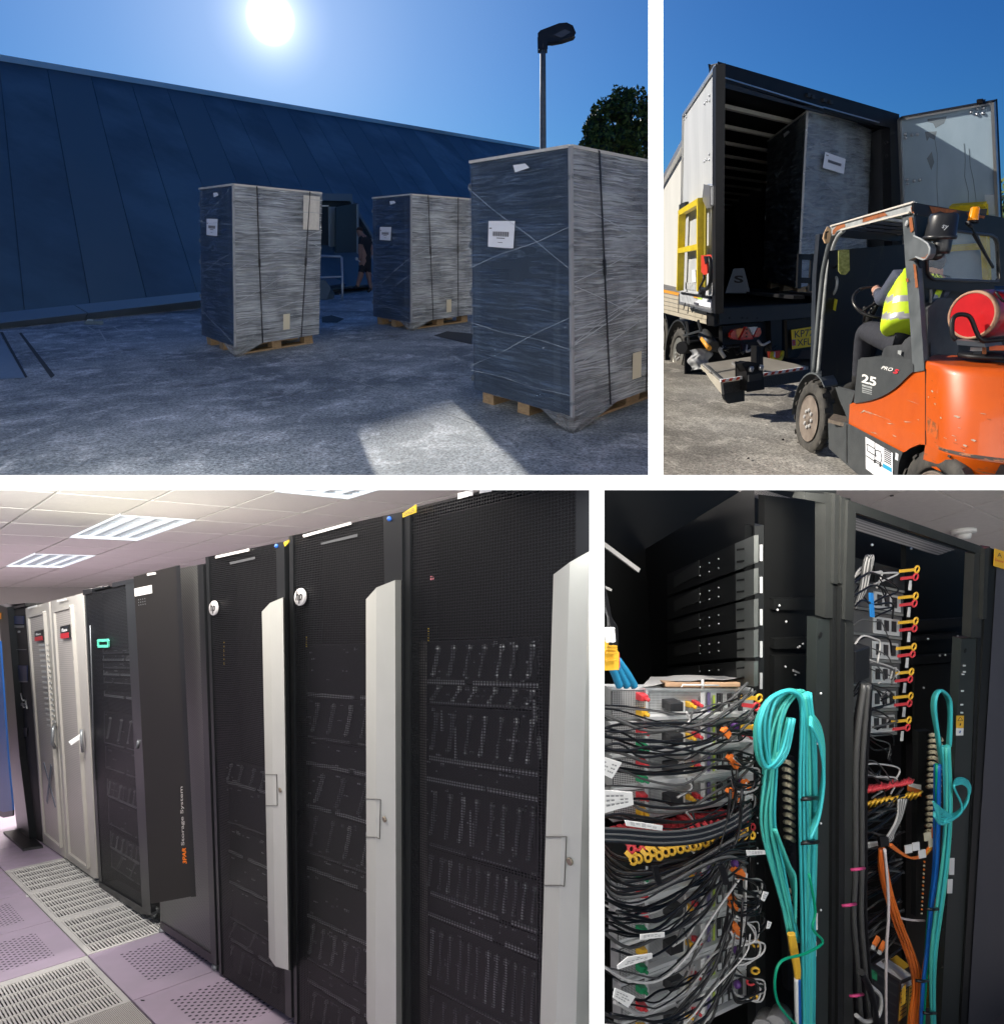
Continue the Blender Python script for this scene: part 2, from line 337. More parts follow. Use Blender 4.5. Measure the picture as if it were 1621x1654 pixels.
# pour joints and scored lines in the concrete
jm = mat('joint_pale', (.50, .52, .52), .8); jd = mat('joint_dark', (.055, .06, .062), .9)
def gline(pts, w, m, name, h=.004):
    mb = MB()
    for (a, b) in zip(pts[:-1], pts[1:]):
        p, q = G1(*a, h), G1(*b, h); x = nrm(np.cross(q - p, n1)) * w / 2; mb.quad(p - x, p + x, q + x, q - x)
    return mb.build(name, m, kind='structure')
gline([(563, 611), (700, 660), (860, 716), (1058, 792)], .012, jm, 'ground_joint')
gline([(276, 512), (345, 530)], .03, jm, 'ground_joint'); gline([(450, 560), (497, 590)], .015, jm, 'ground_joint')
for pts in ([(141, 527), (154, 534), (172, 530), (185, 528)], [(158, 545), (180, 549), (206, 546), (243, 540)], [(183, 527), (204, 541), (215, 536)], [(160, 532), (172, 552)], [(222, 524), (246, 538), (252, 534)]): gline(pts, .022, jm, 'scrape_mark')
slot = lambda pts, name: MB().poly([G1(x, y, .005) for x, y in pts]).build(name, jd, kind='structure')
slot([(31, 538), (35, 537), (89, 606), (83, 611)], 'ground_slot')
slot([(0, 536), (5, 536), (45, 609), (41, 610)], 'ground_slot')
gp = mat('galvanised_plate', (.42, .46, .50), .45, metal=.5, col2=(.30, .34, .38), vs=12, stretch=(1, 6, 1))
MB().poly([G1(x, y, .008) for x, y in [(-200, 536), (1, 541), (41, 610), (-200, 622)]]).build('drain_plate', gp, kind='structure')
slot([(700, 542), (722, 535), (765, 539), (790, 552), (760, 556)], 'ground_stain'); slot([(520, 512), (535, 509), (556, 515), (545, 521), (520, 521)], 'ground_stain')

# warehouse: inclined cladding whose roof edge casts the yard's shade
S = G1(585, 690); r_ = ray(468, 172); M_ = np.array([r_, -SUN_A]).T; tt = np.linalg.lstsq(M_, S - EYE, rcond=None)[0][0]
TOP = EYE + r_ * tt; Bl, Br = G1(0, 532), G1(320, 500); edir = nrm(Br - Bl)
WP = plane3(Bl, Br, TOP)
wh = thing('warehouse', G1(160, 516), 'long dark grey warehouse with inclined metal cladding and a low kerb', 'warehouse')
clad = mat('cladding_metal', (.085, .15, .20), .42, metal=.25, col2=(.065, .115, .16), vs=.5, stretch=(1, 1, .4), bump=.05, bs=3, rough2=.6)
clad2 = mat('cladding_metal_dull', (.075, .135, .18), .5, metal=.25, col2=(.095, .16, .21), vs=.6, rough2=.62)
seamm = mat('seam_dark', (.045, .06, .085), .8)  # dark backing seen in the gaps between cladding panels
def topy(x): return 93.5 + .1685 * x - (0 if x < 700 else 0)
def boty(x): return 524 - .109 * x
# seams read off the photograph: (x, y) high, (x, y) low
VS = (-100, -864)
tops = [-420, -330, -245, -165, -80, -2, 76, 146, 211, 268, 322, 372, 418, 461, 501, 538, 572, 604, 634, 663, 690, 715, 739, 762, 784, 805, 825, 844, 862]
def seam(xt):
    a = (xt, topy(xt)); d = (a[0] - VS[0], a[1] - VS[1])
    t = (524 - .109 * a[0] - a[1]) / (d[1] + .109 * d[0]); return a, (a[0] + d[0] * t, a[1] + d[1] * t)
for i in range(len(tops) - 1):
    (a, b), (c, d) = seam(tops[i]), seam(tops[i + 1]); q = [WP(*b), WP(*d), WP(*c), WP(*a)]; g = nrm(q[1] - q[0]) * .008
    MB().ext([q[0] + g, q[1] - g, q[2] - g, q[3] + g], -WP.n * .06).build('cladding_panel', clad if i % 3 else clad2, wh)
(a, b), (c, d) = seam(tops[0]), seam(tops[-1])
MB().ext([WP(*b, -.03), WP(*d, -.03), WP(*c, -.03), WP(*a, -.03)], -WP.n * .1).build('backing_wall', seamm, wh)
tr = mat('roof_trim_metal', (.55, .60, .66), .3, metal=.7)
MB().bar(WP(*a, .05), WP(872, topy(872), .05), .12, n1, .16).build('roof_edge_trim', tr, wh)
# roof falls away behind, and the gable end
back = nrm(np.cross(n1, edir)); back = back if back @ FW > 0 else -back
RTp, RBp = WP(*a), WP(872, topy(872))
MB().quad(RTp, RBp, RBp + back * 14, RTp + back * 14).build('roof', clad2, wh)
e_ = G1(*seam(862)[1]); MB().poly([WP(872, topy(872)), WP(*seam(862)[1]), WP(*seam(862)[1]) + back * 25, RBp + back * 14]).build('gable_wall', clad2, wh)
# skirting ledge at the foot and the dark recess under it
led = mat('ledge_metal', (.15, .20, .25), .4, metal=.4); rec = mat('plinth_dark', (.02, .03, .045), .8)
fr = -back
l0, l1 = WP(-420, 569), WP(545, 461)
for k, (x0, x1) in enumerate(((-420, -120), (-118, 124), (126, 328), (330, 545))):
    p, q = WP(x0, 511 - .107 * x0), WP(x1, 511 - .107 * x1)
    MB().box8([p + fr * .02 - n1 * .34, q + fr * .02 - n1 * .34, q - fr * .3 - n1 * .34, p - fr * .3 - n1 * .34, p + fr * .34 - n1 * .08, q + fr * .34 - n1 * .08, q - fr * .1 + n1 * .06, p - fr * .1 + n1 * .06]).build('foot_ledge', led, wh)
p, q = Bl - edir * 18, G1(555, boty(555))
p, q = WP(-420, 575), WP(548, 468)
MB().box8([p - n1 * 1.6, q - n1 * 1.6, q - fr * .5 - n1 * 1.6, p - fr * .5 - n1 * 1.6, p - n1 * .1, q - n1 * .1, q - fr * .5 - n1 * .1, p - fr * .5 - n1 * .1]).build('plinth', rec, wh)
# doorway cut in the slope: frame, dark opening and the open door leaf
dk = mat('door_dark', (.035, .06, .075), .55); opn = mat('opening_dark', (.02, .035, .045), .8); frm = mat('door_frame_grey', (.22, .30, .36), .5)
BD = G1(575, 463); DP = Plane(BD, nrm(-FW + n1 * (FW @ n1)) if False else fr)
MB().ext([DP(x, y) for x, y in [(500, 322), (565, 322), (576, 330), (576, 463), (500, 470)]], back * .05).build('door_opening', opn, wh)
MB().bar(DP(500, 318, .1), DP(566, 319, .1), .16, n1, .2).build('door_canopy', led, wh); MB().bar(DP(562, 319, .1), DP(602, 385, .1), .10, n1, .1).build('canopy_stay', led, wh)
MB().ext([DP(x, y, .02) for x, y in [(530, 334), (540, 334), (541, 462), (531, 462)]], fr * .06).build('door_jamb', frm, wh)
MB().ext([DP(x, y, .30) for x, y in [(541, 335), (575, 328), (576, 464), (541, 463)]], fr * .05).build('door_leaf', dk, wh)
MB().ext([DP(x, y, .36) for x, y in [(575.4, 330), (577, 330), (577, 464), (575.6, 464)]], fr * .06).build('door_edge', frm, wh)
lampg = mat('lamp_white', (.9, .88, .8), .4)
MB().ext([DP(x, y, .08) for x, y in [(520, 331.5), (530, 331.5), (530, 333.5), (520, 333.5)]], fr * .02).build('light_strip', lampg, wh)
MB().ext([DP(x, y, .06) for x, y in [(577, 345), (602, 384), (602, 470), (577, 464)]], back * .05).build('side_recess', opn, wh)

# handrail of grey tube by the door
rail = mat('galvanised_tube', (.40, .46, .50), .4, metal=.6)
hb = G1(553, 486); hz = float((hb - EYE) @ FW)
hr = MB(); pz = lambda x, y: W(x, y, hz)
hr.tube([pz(553, 486), pz(553, 450), pz(552, 416), pz(549, 414), pz(540, 414), pz(505, 413)], .03); hr.tube([pz(552.5, 447), pz(505, 448.5)], .026)
hr.build('handrail', rail, label='low grey tubular handrail between first wrapped rack and the warehouse door', cat='handrail')
bx = mat('grey_block', (.10, .15, .18), .7)
kb = thing('kerb_block', G1(520, 484), 'grey plastic ramp block lying behind the handrail posts', 'ramp block')
MB().ext([W(x, y, hz + .3) for x, y in [(516, 452), (525, 452), (534, 466), (528, 483), (516, 484)]], FW * .5).build('block', bx, kb)
jb = thing('junction_box', G1(150, 522), 'small flat grey box at the foot of the warehouse kerb', 'box')
for (x0, y0, x1, y1, nm) in ((137, 518, 167, 524, 'base'), (141, 515.4, 151, 518, 'lid')):
    z = float((G1(150, 524.5) - EYE) @ FW); MB().box8([W(x0, y1, z), W(x1, y1, z), W(x1, y1, z + .2), W(x0, y1, z + .2), W(x0, y0, z), W(x1, y0, z), W(x1, y0, z + .2), W(x0, y0, z + .2)]).build(nm, frm if nm == 'lid' else bx, jb)

# ---------------- lamp post ----------------
lz = 17.0; lp0 = G1(877, 0 or 490); lz = float((lp0 - EYE) @ FW); lm = mat('galvanised_post', (.12, .14, .15), .7, metal=.0, col2=(.16, .18, .19), vs=2, stretch=(1, 1, 6)); lb = mat('lamp_black', (.025, .028, .032), .35)
lt = thing('street_lamp', lp0, 'tall grey yard lamp with a flat black head against the blue sky', 'street lamp')
MB().tube([lp0, W(877, 300, lz), W(876.6, 160, lz), W(876.4, 78, lz)], [.085, .08, .075, .07], 12).build('pole', lm, lt)
MB().tube([W(876.4, 80, lz), W(876.4, 70, lz), W(876.2, 57, lz)], [.092, .092, .088], 12).build('collar', lb, lt)
hd = [(869.5, 54), (873, 50), (903, 38.5), (915, 37.5), (924, 42), (928.5, 53), (926, 57), (908, 63), (892, 66), (883, 65.5), (883, 78), (870, 78)]
MB().ext([W(x, y, lz - .09) for x, y in hd], FW * .16).build('lamp_head', lb, lt, bevel=.02)
MB().ext([W(x, y, lz - .10) for x, y in [(894, 56), (912, 47), (922, 52), (906, 61)]], FW * .02).build('lamp_glass', mat('lamp_lens', (.10, .11, .13), .15), lt)

# ---------------- tree ----------------
leafm = mat('leaf_green', (.075, .12, .025), .6, col2=(.15, .19, .045), vs=1.2, spec=.3); leafd = mat('leaf_dark', (.018, .032, .010), .7); bark = mat('bark', (.06, .045, .03), .9)
def tree(name, base, crown, label, group=None, nleaf=9000, leaf=.22, cat='tree', seed=3, trunk=True):
    """crown: list of (centre, radius) blobs; leaves scattered in their shells, some of them darker, picked at random"""
    rnd = random.Random(seed); t = thing(name, base, label, cat, group)
    if trunk:
        mb = MB(); c0 = crown[0][0]; mb.tube(spline([base, lerp(base, c0, .5) + A(.1, 0, 0), c0], 8), [.35 - .02 * i for i in range(9)][:len(spline([base, c0, c0], 8))] if False else .28, 10)
        for c, r in crown[1:]: mb.tube([lerp(base, c0, .75), lerp(c0, c, .5) - A(0, 0, .3), c], [.16, .10, .04], 7)
        mb.build('trunk', bark, t)
    mb = MB()
    for i in range(nleaf):
        c, r = rnd.choice(crown); d = nrm(A(rnd.gauss(0, 1), rnd.gauss(0, 1), rnd.gauss(0, 1))); q = c + d * r * (rnd.random() ** .33) * (1 + .16 * nz(c + d * r, 1.4))
        if nz(q, .9, 5) < -.22: continue
        x = nrm(A(rnd.gauss(0, 1), rnd.gauss(0, 1), rnd.gauss(0, 1))); y = nrm(np.cross(x, A(rnd.gauss(0, 1), rnd.gauss(0, 1), rnd.gauss(0, 1)))); s = leaf * rnd.uniform(.6, 1.2)
        mb.quad(q - x * s, q - y * s * .5, q + x * s, q + y * s * .5, m=0 if rnd.random() < .65 else 1)
    mb.build('crown', [leafm, leafd], t, kind='open'); return t
tz = 42.
C = lambda x, y, r, z=tz, dz=0: (W(x, y, z + dz), r * z / F)
tree('broadleaf_tree', G1(1003, 425), [C(1003, 212, 48), C(985, 190, 34), C(1022, 180, 34), C(1000, 170, 26), C(965, 215, 28), C(955, 235, 22), C(1045, 200, 40), C(1030, 235, 40), C(985, 242, 40), C(1060, 235, 40)],
     'round dark green broadleaf tree rising behind the third wrapped rack', nleaf=10000, leaf=.17)

# ---------------- wrapped racks on pallets ----------------
wood = mat('pallet_wood', (.42, .29, .16), .8, col2=(.28, .19, .11), vs=6, stretch=(3, 3, 10), bump=.2, bs=30)
cabm = mat('cabinet_navy', (.035, .05, .075), .45, col2=(.05, .065, .09), vs=1); cabs = mat('cabinet_side_lit', (.30, .32, .34), .5, col2=(.22, .24, .27), vs=1.5)  # side panel lightened to imitate light on the right faces
strapm = mat('strap_black', (.015, .016, .02), .5); paper = mat('label_paper', (.82, .84, .9), .7); ink = mat('label_ink', (.06, .06, .08), .7); edgew = mat('edge_board', (.62, .60, .56), .6)
def film(name, alpha, col, lo=.2, amt=1., vs=26, dark=.3, met=.7):
    if name in MATS: return MATS[name]
    m = bpy.data.materials.new(name); m.use_nodes = True; nt = m.node_tree; b = nt.nodes['Principled BSDF']; L = nt.links.new
    t = N(nt, 'ShaderNodeTexCoord'); mp = N(nt, 'ShaderNodeMapping'); mp.inputs['Scale'].default_value = (.8, 9, 1); mp.inputs['Rotation'].default_value = (0, 0, .07); L(t.outputs['UV'], mp.inputs[0])
    n = N(nt, 'ShaderNodeTexNoise'); n.inputs['Scale'].default_value = 2.2; n.inputs['Detail'].default_value = 8; n.inputs['Roughness'].default_value = .68; n.inputs['Distortion'].default_value = .9; L(mp.outputs[0], n.inputs[0])
    n3 = N(nt, 'ShaderNodeTexNoise'); n3.inputs['Scale'].default_value = 1.8; n3.inputs['Detail'].default_value = 4; L(t.outputs['UV'], n3.inputs[0])
    mp2 = N(nt, 'ShaderNodeMapping'); mp2.inputs['Scale'].default_value = (2, 26, 1); mp2.inputs['Rotation'].default_value = (0, 0, -.62); L(t.outputs['UV'], mp2.inputs[0])
    n4 = N(nt, 'ShaderNodeTexNoise'); n4.inputs['Scale'].default_value = 1.6; n4.inputs['Detail'].default_value = 5; L(mp2.outputs[0], n4.inputs[0])
    ad = N(nt, 'ShaderNodeMath', operation='MULTIPLY_ADD'); ad.inputs[1].default_value = .5; L(n4.outputs[0], ad.inputs[0]); L(n.outputs[0], ad.inputs[2])
    bp = N(nt, 'ShaderNodeBump'); bp.inputs['Strength'].default_value = 1.0 * amt; bp.inputs['Distance'].default_value = .07; L(ad.outputs[0], bp.inputs['Height']); L(bp.outputs[0], b.inputs['Normal'])
    r = N(nt, 'ShaderNodeMapRange'); r.inputs[1].default_value = .42; r.inputs[2].default_value = .66; r.inputs[3].default_value = lo; r.inputs[4].default_value = alpha; L(n.outputs[0], r.inputs[0])
    mu = N(nt, 'ShaderNodeMath', operation='MULTIPLY'); mr = N(nt, 'ShaderNodeMapRange'); mr.inputs[1].default_value = .3; mr.inputs[2].default_value = .6; mr.inputs[3].default_value = .55; mr.inputs[4].default_value = 1.15; L(n3.outputs[0], mr.inputs[0]); L(r.outputs[0], mu.inputs[0]); L(mr.outputs[0], mu.inputs[1]); mu.use_clamp = True
    L(mu.outputs[0], b.inputs['Alpha']); b.inputs['Roughness'].default_value = .2; b.inputs['Specular IOR Level'].default_value = .9; b.inputs['Metallic'].default_value = met
    def lines(rot, sx, sy, lo_, hi_, seed):
        mq = N(nt, 'ShaderNodeMapping'); mq.inputs['Scale'].default_value = (sx, sy, 1); mq.inputs['Rotation'].default_value = (0, 0, rot); mq.inputs['Location'].default_value = (seed, seed * 2, 0)
        dn = N(nt, 'ShaderNodeTexNoise'); dn.inputs['Scale'].default_value = 1.4; L(t.outputs['UV'], dn.inputs[0]); vm = N(nt, 'ShaderNodeVectorMath', operation='MULTIPLY_ADD'); vm.inputs[1].default_value = (.0, .07, 0); L(dn.outputs['Color'], vm.inputs[0]); L(t.outputs['UV'], vm.inputs[2]); L(vm.outputs[0], mq.inputs[0])
        q = N(nt, 'ShaderNodeTexNoise'); q.inputs['Scale'].default_value = 1.; q.inputs['Detail'].default_value = 3; q.inputs['Roughness'].default_value = .55; L(mq.outputs[0], q.inputs[0])
        r = N(nt, 'ShaderNodeMapRange', interpolation_type='SMOOTHSTEP'); r.inputs[1].default_value = lo_; r.inputs[2].default_value = hi_; L(q.outputs[0], r.inputs[0]); return r.outputs[0]
    def mx(a, b_, f):
        x = N(nt, 'ShaderNodeMix', data_type='RGBA'); 
        for i_, q in ((6, a), (7, b_)):
            if isinstance(q, tuple): x.inputs[i_].default_value = (*q, 1)
            else: L(q, x.inputs[i_])
        L(f, x.inputs[0]); return x.outputs[2]
    c_ = mx(tuple(v * .62 for v in col), tuple(v * dark for v in col), lines(.03, 1.3, 9, .50, .66, 3))
    c_ = mx(c_, tuple(v * .9 for v in col), lines(-.02, .9, 5, .50, .70, 9))
    c_ = mx(c_, tuple(v * dark for v in col), lines(.02, 1.2, 46, .55, .62, 2))
    c_ = mx(c_, col, lines(.04, 1.5, 44, .55, .61, 1)); c_ = mx(c_, col, lines(.0, 1.1, 70, .57, .62, 4)); c_ = mx(c_, col, lines(-.55, .9, 60, .62, .66, 5)); c_ = mx(c_, col, lines(.60, .9, 60, .63, .67, 7))  # highlight and dark streaks painted into the film's base colour
    L(c_, b.inputs['Base Color'])
    MATS[name] = m; return m
filmL = film('stretch_film_shade', .70, (.52, .66, .82), .16, .9); filmR = film('stretch_film_lit', 1.0, (.92, .97, 1.), .9, 1., dark=.40, met=.45)  # one film in two copies, darker for shaded faces, brighter for lit ones
class Crate:
    """the box of one wrapped rack from its eight pixel corners: L left, N near, R right"""
    def __init__(s, Lt, Lb, Nt, Nb, Rt, Rb, G=None, lift=.14, up=None):
        G = G or G1; P = Plane(G.p + G.n * lift, G.n); s.up = G.n
        s.lb, s.nb, s.rb = P(*Lb), P(*Nb), P(*Rb); s.kb = s.lb + s.rb - s.nb
        s.lt, s.nt, s.rt = [near_line(*t, b, G.n) for t, b in ((Lt, s.lb), (Nt, s.nb), (Rt, s.rb))]; s.kt = s.lt + s.rt - s.nt
        s.out_l = nrm(np.cross(s.nb - s.lb, s.up)); s.out_l = s.out_l if s.out_l @ (EYE - s.nb) > 0 else -s.out_l
        s.out_r = nrm(np.cross(s.rb - s.nb, s.up)); s.out_r = s.out_r if s.out_r @ (EYE - s.nb) > 0 else -s.out_r
    def L(s, u, v, d=0): return lerp(lerp(s.lb, s.nb, u), lerp(s.lt, s.nt, u), v) + s.out_l * d       # left face: u 0 at left, 1 at the near edge
    def R(s, u, v, d=0): return lerp(lerp(s.nb, s.rb, u), lerp(s.nt, s.rt, u), v) + s.out_r * d       # right face
    def ring(s, v): return [lerp(s.lb, s.lt, v), lerp(s.nb, s.nt, v), lerp(s.rb, s.rt, v), lerp(s.kb, s.kt, v)]
def wrapped_rack(c, pal, label, sheet, straps, tags=(), seed=1, side=None, gather=True, pallet=True, pale=None, shl=None, fl=None, fr_=None):
    rnd = random.Random(seed); t = thing('wrapped_rack', (c.nb + c.kb) / 2, label, 'wrapped rack', 'shrink-wrapped server racks')
    a, b, q, k = c.ring(0); e, f, g, h = c.ring(1)
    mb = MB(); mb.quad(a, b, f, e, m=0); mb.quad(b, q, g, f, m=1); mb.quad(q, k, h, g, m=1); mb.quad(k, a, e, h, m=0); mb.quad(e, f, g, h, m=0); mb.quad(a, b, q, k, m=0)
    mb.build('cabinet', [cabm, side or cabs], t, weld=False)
    # frame strips seen through the film
    mb = MB(); mb.quad(c.L(.03, .02, .004), c.L(.10, .02, .004), c.L(.10, .98, .004), c.L(.03, .98, .004)); mb.quad(c.L(.84, .02, .004), c.L(.9, .02, .004), c.L(.9, .98, .004), c.L(.84, .98, .004)); mb.build('door_frame', mat('cabinet_frame', (.07, .09, .12), .5), t)
    wts = [rnd.uniform(.1, .9) for _ in range(5)]
    def wr(fn):
        def w(u, v):
            p0 = fn(u, v); am = .005 + .005 * max(0, nz(p0, 1.1, seed))
            d = am * nz(A(u * 1.4 + seed, v * 26 + u * 1.3, 0), 1) + .004 * nz(A(u * 3, v * 70, seed), 1)
            for wv in wts: d -= .012 * math.exp(-((v - wv - .05 * (u - .5)) / .006) ** 2)
            return fn(u, v, max(.006, .016 + d))
        return w
    mb = MB(); lw = np.linalg.norm(c.nb - c.lb); rw = np.linalg.norm(c.rb - c.nb)
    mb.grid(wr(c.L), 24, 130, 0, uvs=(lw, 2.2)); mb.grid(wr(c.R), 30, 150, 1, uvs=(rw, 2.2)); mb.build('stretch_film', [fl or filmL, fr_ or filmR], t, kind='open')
    # loose film gathered at the near bottom corner, bulges at the edges
    mb = MB(); low = c.nb - c.up * (.16 if pallet else .05)
    if gather:
        def fold(u, v): 
            p = lerp(c.L(.72 + .28 * min(1, u * 2), .004, .02) if u < .5 else c.R((u - .5) * .62, .004, .02), low + (c.out_l + c.out_r) * .03, v ** .8); return p + (c.out_l + c.out_r) * .018 * math.sin(u * 31 + v * 4)
        mb.grid(fold, 30, 8, 0)
    for vv in (.05 + .1 * rnd.random(), .28, .45 + .1 * rnd.random(), .66, .9):
        for edge, o in ((lambda d, v=vv: c.L(0, v, 0), -nrm(c.nb - c.lb)), (lambda d, v=vv: c.L(1, v, 0), (c.out_l + c.out_r) * .5)):
            mb.ball(edge(0) + o * .012, .022, 8, 0, ax=c.up, sc=1.6)
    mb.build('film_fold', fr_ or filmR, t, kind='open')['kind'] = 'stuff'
    fe = mat('film_edge_glint', (.85, .90, .95), .2, alpha=.55, spec=.9); fe2 = mat('film_edge_dim', (.60, .70, .82), .25, alpha=.35, spec=.9)  # film edges painted as pale glint lines, dimmer on the shaded face
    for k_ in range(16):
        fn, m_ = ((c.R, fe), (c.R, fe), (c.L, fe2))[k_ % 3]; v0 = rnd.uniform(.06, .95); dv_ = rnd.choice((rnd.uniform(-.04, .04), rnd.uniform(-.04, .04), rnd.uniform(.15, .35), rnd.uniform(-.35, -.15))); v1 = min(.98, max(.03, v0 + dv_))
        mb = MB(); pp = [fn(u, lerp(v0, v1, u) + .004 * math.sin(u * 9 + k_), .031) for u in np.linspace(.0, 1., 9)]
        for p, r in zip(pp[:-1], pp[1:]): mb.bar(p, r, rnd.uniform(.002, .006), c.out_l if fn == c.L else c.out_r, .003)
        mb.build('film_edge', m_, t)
    # pale edge boards along the top and the near corner
    mb = MB(); s = .022; mb.bar(c.lt + c.out_l * .01, c.nt + c.out_l * .01, s, c.up); mb.bar(c.nt + c.out_r * .01, c.rt + c.out_r * .01, s, c.up); mb.build('edge_board', edgew, t)
    mb = MB(); mb.bar(c.nb + (c.out_l + c.out_r) * .008, c.nt + (c.out_l + c.out_r) * .008, .028, c.out_l); mb.build('corner_board', mat('corner_board', (.30, .31, .33), .5), t)
    for (u0, u1, um, vm) in straps:
        mb = MB(); pts = [c.R(u0, 1, .028), c.R(um, vm, .036), c.R(u1, 0, .03)]
        for p, r in zip(pts[:-1], pts[1:]): mb.bar(p, r, .016, c.out_r, .006)
        for p in (lerp(pts[0], pts[1], .98),): mb.bar(p, lerp(p, pts[2], .10), .03, c.out_r, .012)
        mb.bar(c.R(u0, 1, .03), c.R(u0, 1, -.02) , .016, c.up, .006); mb.build('strap', strapm, t)
    (x0, y0), (x1, y1) = sheet
    q4 = [c.L(x0 + .01, y0, .032), c.L(x1, y0 - .006, .032), c.L(x1 + .02, y1, .032), c.L(x0 + .02, y1 + .004, .032)]
    sh = MB().quad(*q4).build('label_sheet', paper, t); qq = lambda u, v: lerp(lerp(q4[0], q4[1], u), lerp(q4[3], q4[2], u), v) + c.out_l * .002
    mb = MB()
    for i in range(22):
        u = .18 + .64 * i / 22; mb.quad(qq(u, .42), qq(u + .012 + .012 * (i * 7 % 3) / 2, .42), qq(u + .012 + .012 * (i * 7 % 3) / 2, .60), qq(u, .60))
    for (u0, u1, v0, v1) in ((.34, .66, .34, .37), (.40, .58, .18, .20), (.04, .14, .70, .74)): mb.quad(qq(u0, v0), qq(u1, v0), qq(u1, v1), qq(u0, v1))
    mb.build('barcode', ink, sh)
    MB().quad(c.L(.52, .935, .034), c.L(.66, .945, .034), c.L(.62, .962, .034), c.L(.50, .962, .034)).build('bright_tag', paper, t)
    for (u0, v0, u1, v1) in tags: MB().quad(c.R(u0, v0, .034), c.R(u1, v0, .034), c.R(u1, v1, .034), c.R(u0, v1, .034)).build('paper_tag', mat('tag_cream', (.72, .66, .5), .7), t)
    if pale: u0, v0, u1, v1 = pale; MB().quad(c.R(u0, v0, .031), c.R(u1, v0, .031), c.R(u1, v1, .031), c.R(u0, v1, .031)).build('pale_reflection', mat('reflection_cream', (.80, .76, .68), .6, col2=(.62, .58, .52), vs=8, bump=.3, bs=20), t)  # bright reflection on the film, painted as a flat pale patch
    if pallet:
        # pallet under it: blocks, runners, boards
        ins = .035; U = (c.nb - c.lb); V = (c.rb - c.nb); o0 = c.lb + U * ins * 1 + V * ins - c.up * .0
        P = lambda u, v, h: c.lb + U * (.03 + .90 * u) + V * (.04 + .92 * v) - c.up * (.002 + .138 * (1 - h))
        pt = thing('pallet', P(.5, .5, 0), 'wooden pallet under the ' + (shl or 'wrapped rack'), 'pallet', 'wooden pallets')
        for u in (0, .43, .86):
            MB().box8([P(u, 0, 0), P(u + .14, 0, 0), P(u + .14, 1, 0), P(u, 1, 0), P(u, 0, .17), P(u + .14, 0, .17), P(u + .14, 1, .17), P(u, 1, .17)]).build('runner', wood, pt)
            for v in (0, .44, .88): MB().box8([P(u + .003, v, .175), P(u + .137, v, .175), P(u + .137, v + .12, .175), P(u + .003, v + .12, .175), P(u + .003, v, .74), P(u + .137, v, .74), P(u + .137, v + .12, .74), P(u + .003, v + .12, .74)]).build('block', wood, pt)
        for v in (0, .44, .88): MB().box8([P(0, v, .745), P(1, v, .745), P(1, v + .12, .745), P(0, v + .12, .745), P(0, v, .86), P(1, v, .86), P(1, v + .12, .86), P(0, v + .12, .86)]).build('stringer_board', wood, pt)
        for i in range(6): u = i * .172; MB().box8([P(u, 0, .865), P(u + .13, 0, .865), P(u + .13, 1, .865), P(u, 1, .865), P(u, 0, .985), P(u + .13, 0, .985), P(u + .13, 1, .985), P(u, 1, .985)]).build('deck_board', wood, pt)
    return t
c1 = Crate((323, 305), (326, 541), (377, 298), (380, 560), (519, 312), (514, 540))
c2 = Crate((602, 320), (603, 511), (664, 314), (664, 521), (763, 322), (763, 508))
c3 = Crate((760, 262), (765, 629), (921, 236), (924, 673), (1130, 277), (1120, 603))
wrapped_rack(c1, 0, 'wrapped rack furthest left, with pale reflection at its top right corner', ((.26, .70), (.60, .80)), [(.23, .29, .25, .55), (.84, .76, .80, .55)], [(.53, .07, .61, .18)], 1, pale=(.76, .75, .965, .975), shl='wrapped rack furthest left, before the warehouse')
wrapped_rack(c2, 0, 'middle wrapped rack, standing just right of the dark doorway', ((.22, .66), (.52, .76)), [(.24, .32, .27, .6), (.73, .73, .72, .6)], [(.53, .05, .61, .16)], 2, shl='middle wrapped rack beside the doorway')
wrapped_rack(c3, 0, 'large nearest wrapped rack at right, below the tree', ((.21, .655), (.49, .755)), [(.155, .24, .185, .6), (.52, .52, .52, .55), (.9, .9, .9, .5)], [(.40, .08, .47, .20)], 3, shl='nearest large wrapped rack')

# ---------------- worker walking by the doorway ----------------
wz = float((G1(588, 476) - EYE) @ FW); wp = lambda x, y, dz=0: W(x, y, wz + dz); mpx = wz / F
wk = thing('person', G1(588, 476), 'person in dark T-shirt and shorts walking by the doorway, pulling a handle', 'person')
J1 = {'pel': (wp(590, 427), 9 * mpx), 'wai': (wp(590, 410), 9 * mpx), 'che': (wp(589, 392), (11 * mpx, 8 * mpx)), 'nek': (wp(584, 381), 4.5 * mpx), 'hea': (wp(580, 374), 5.6 * mpx), 'hcr': (wp(580.5, 370), 5 * mpx),
      'sh': (wp(583, 389, -.12), 4.6 * mpx), 'el': (wp(581, 404, -.16), 3.2 * mpx), 'wr': (wp(582, 415, -.18), 2.4 * mpx), 'ha': (wp(583, 420, -.18), 2.4 * mpx), 'sh2': (wp(598, 389, .12), 4.6 * mpx), 'el2': (wp(601, 403, .14), 3.2 * mpx), 'wr2': (wp(602, 414, .14), 2.3 * mpx),
      'h1': (wp(585, 434, -.05), 6.2 * mpx), 'k1': (wp(582, 447, -.05), 4.4 * mpx), 'a1': (wp(577, 462, -.05), 3.0 * mpx), 't1': (wp(572, 467, -.05), 2.6 * mpx), 'h2': (wp(594, 434, .05), 6.2 * mpx), 'k2': (wp(596, 448, .05), 4.4 * mpx), 'a2': (wp(599, 466, .05), 3.0 * mpx), 't2': (wp(593, 472, .05), 2.8 * mpx)}
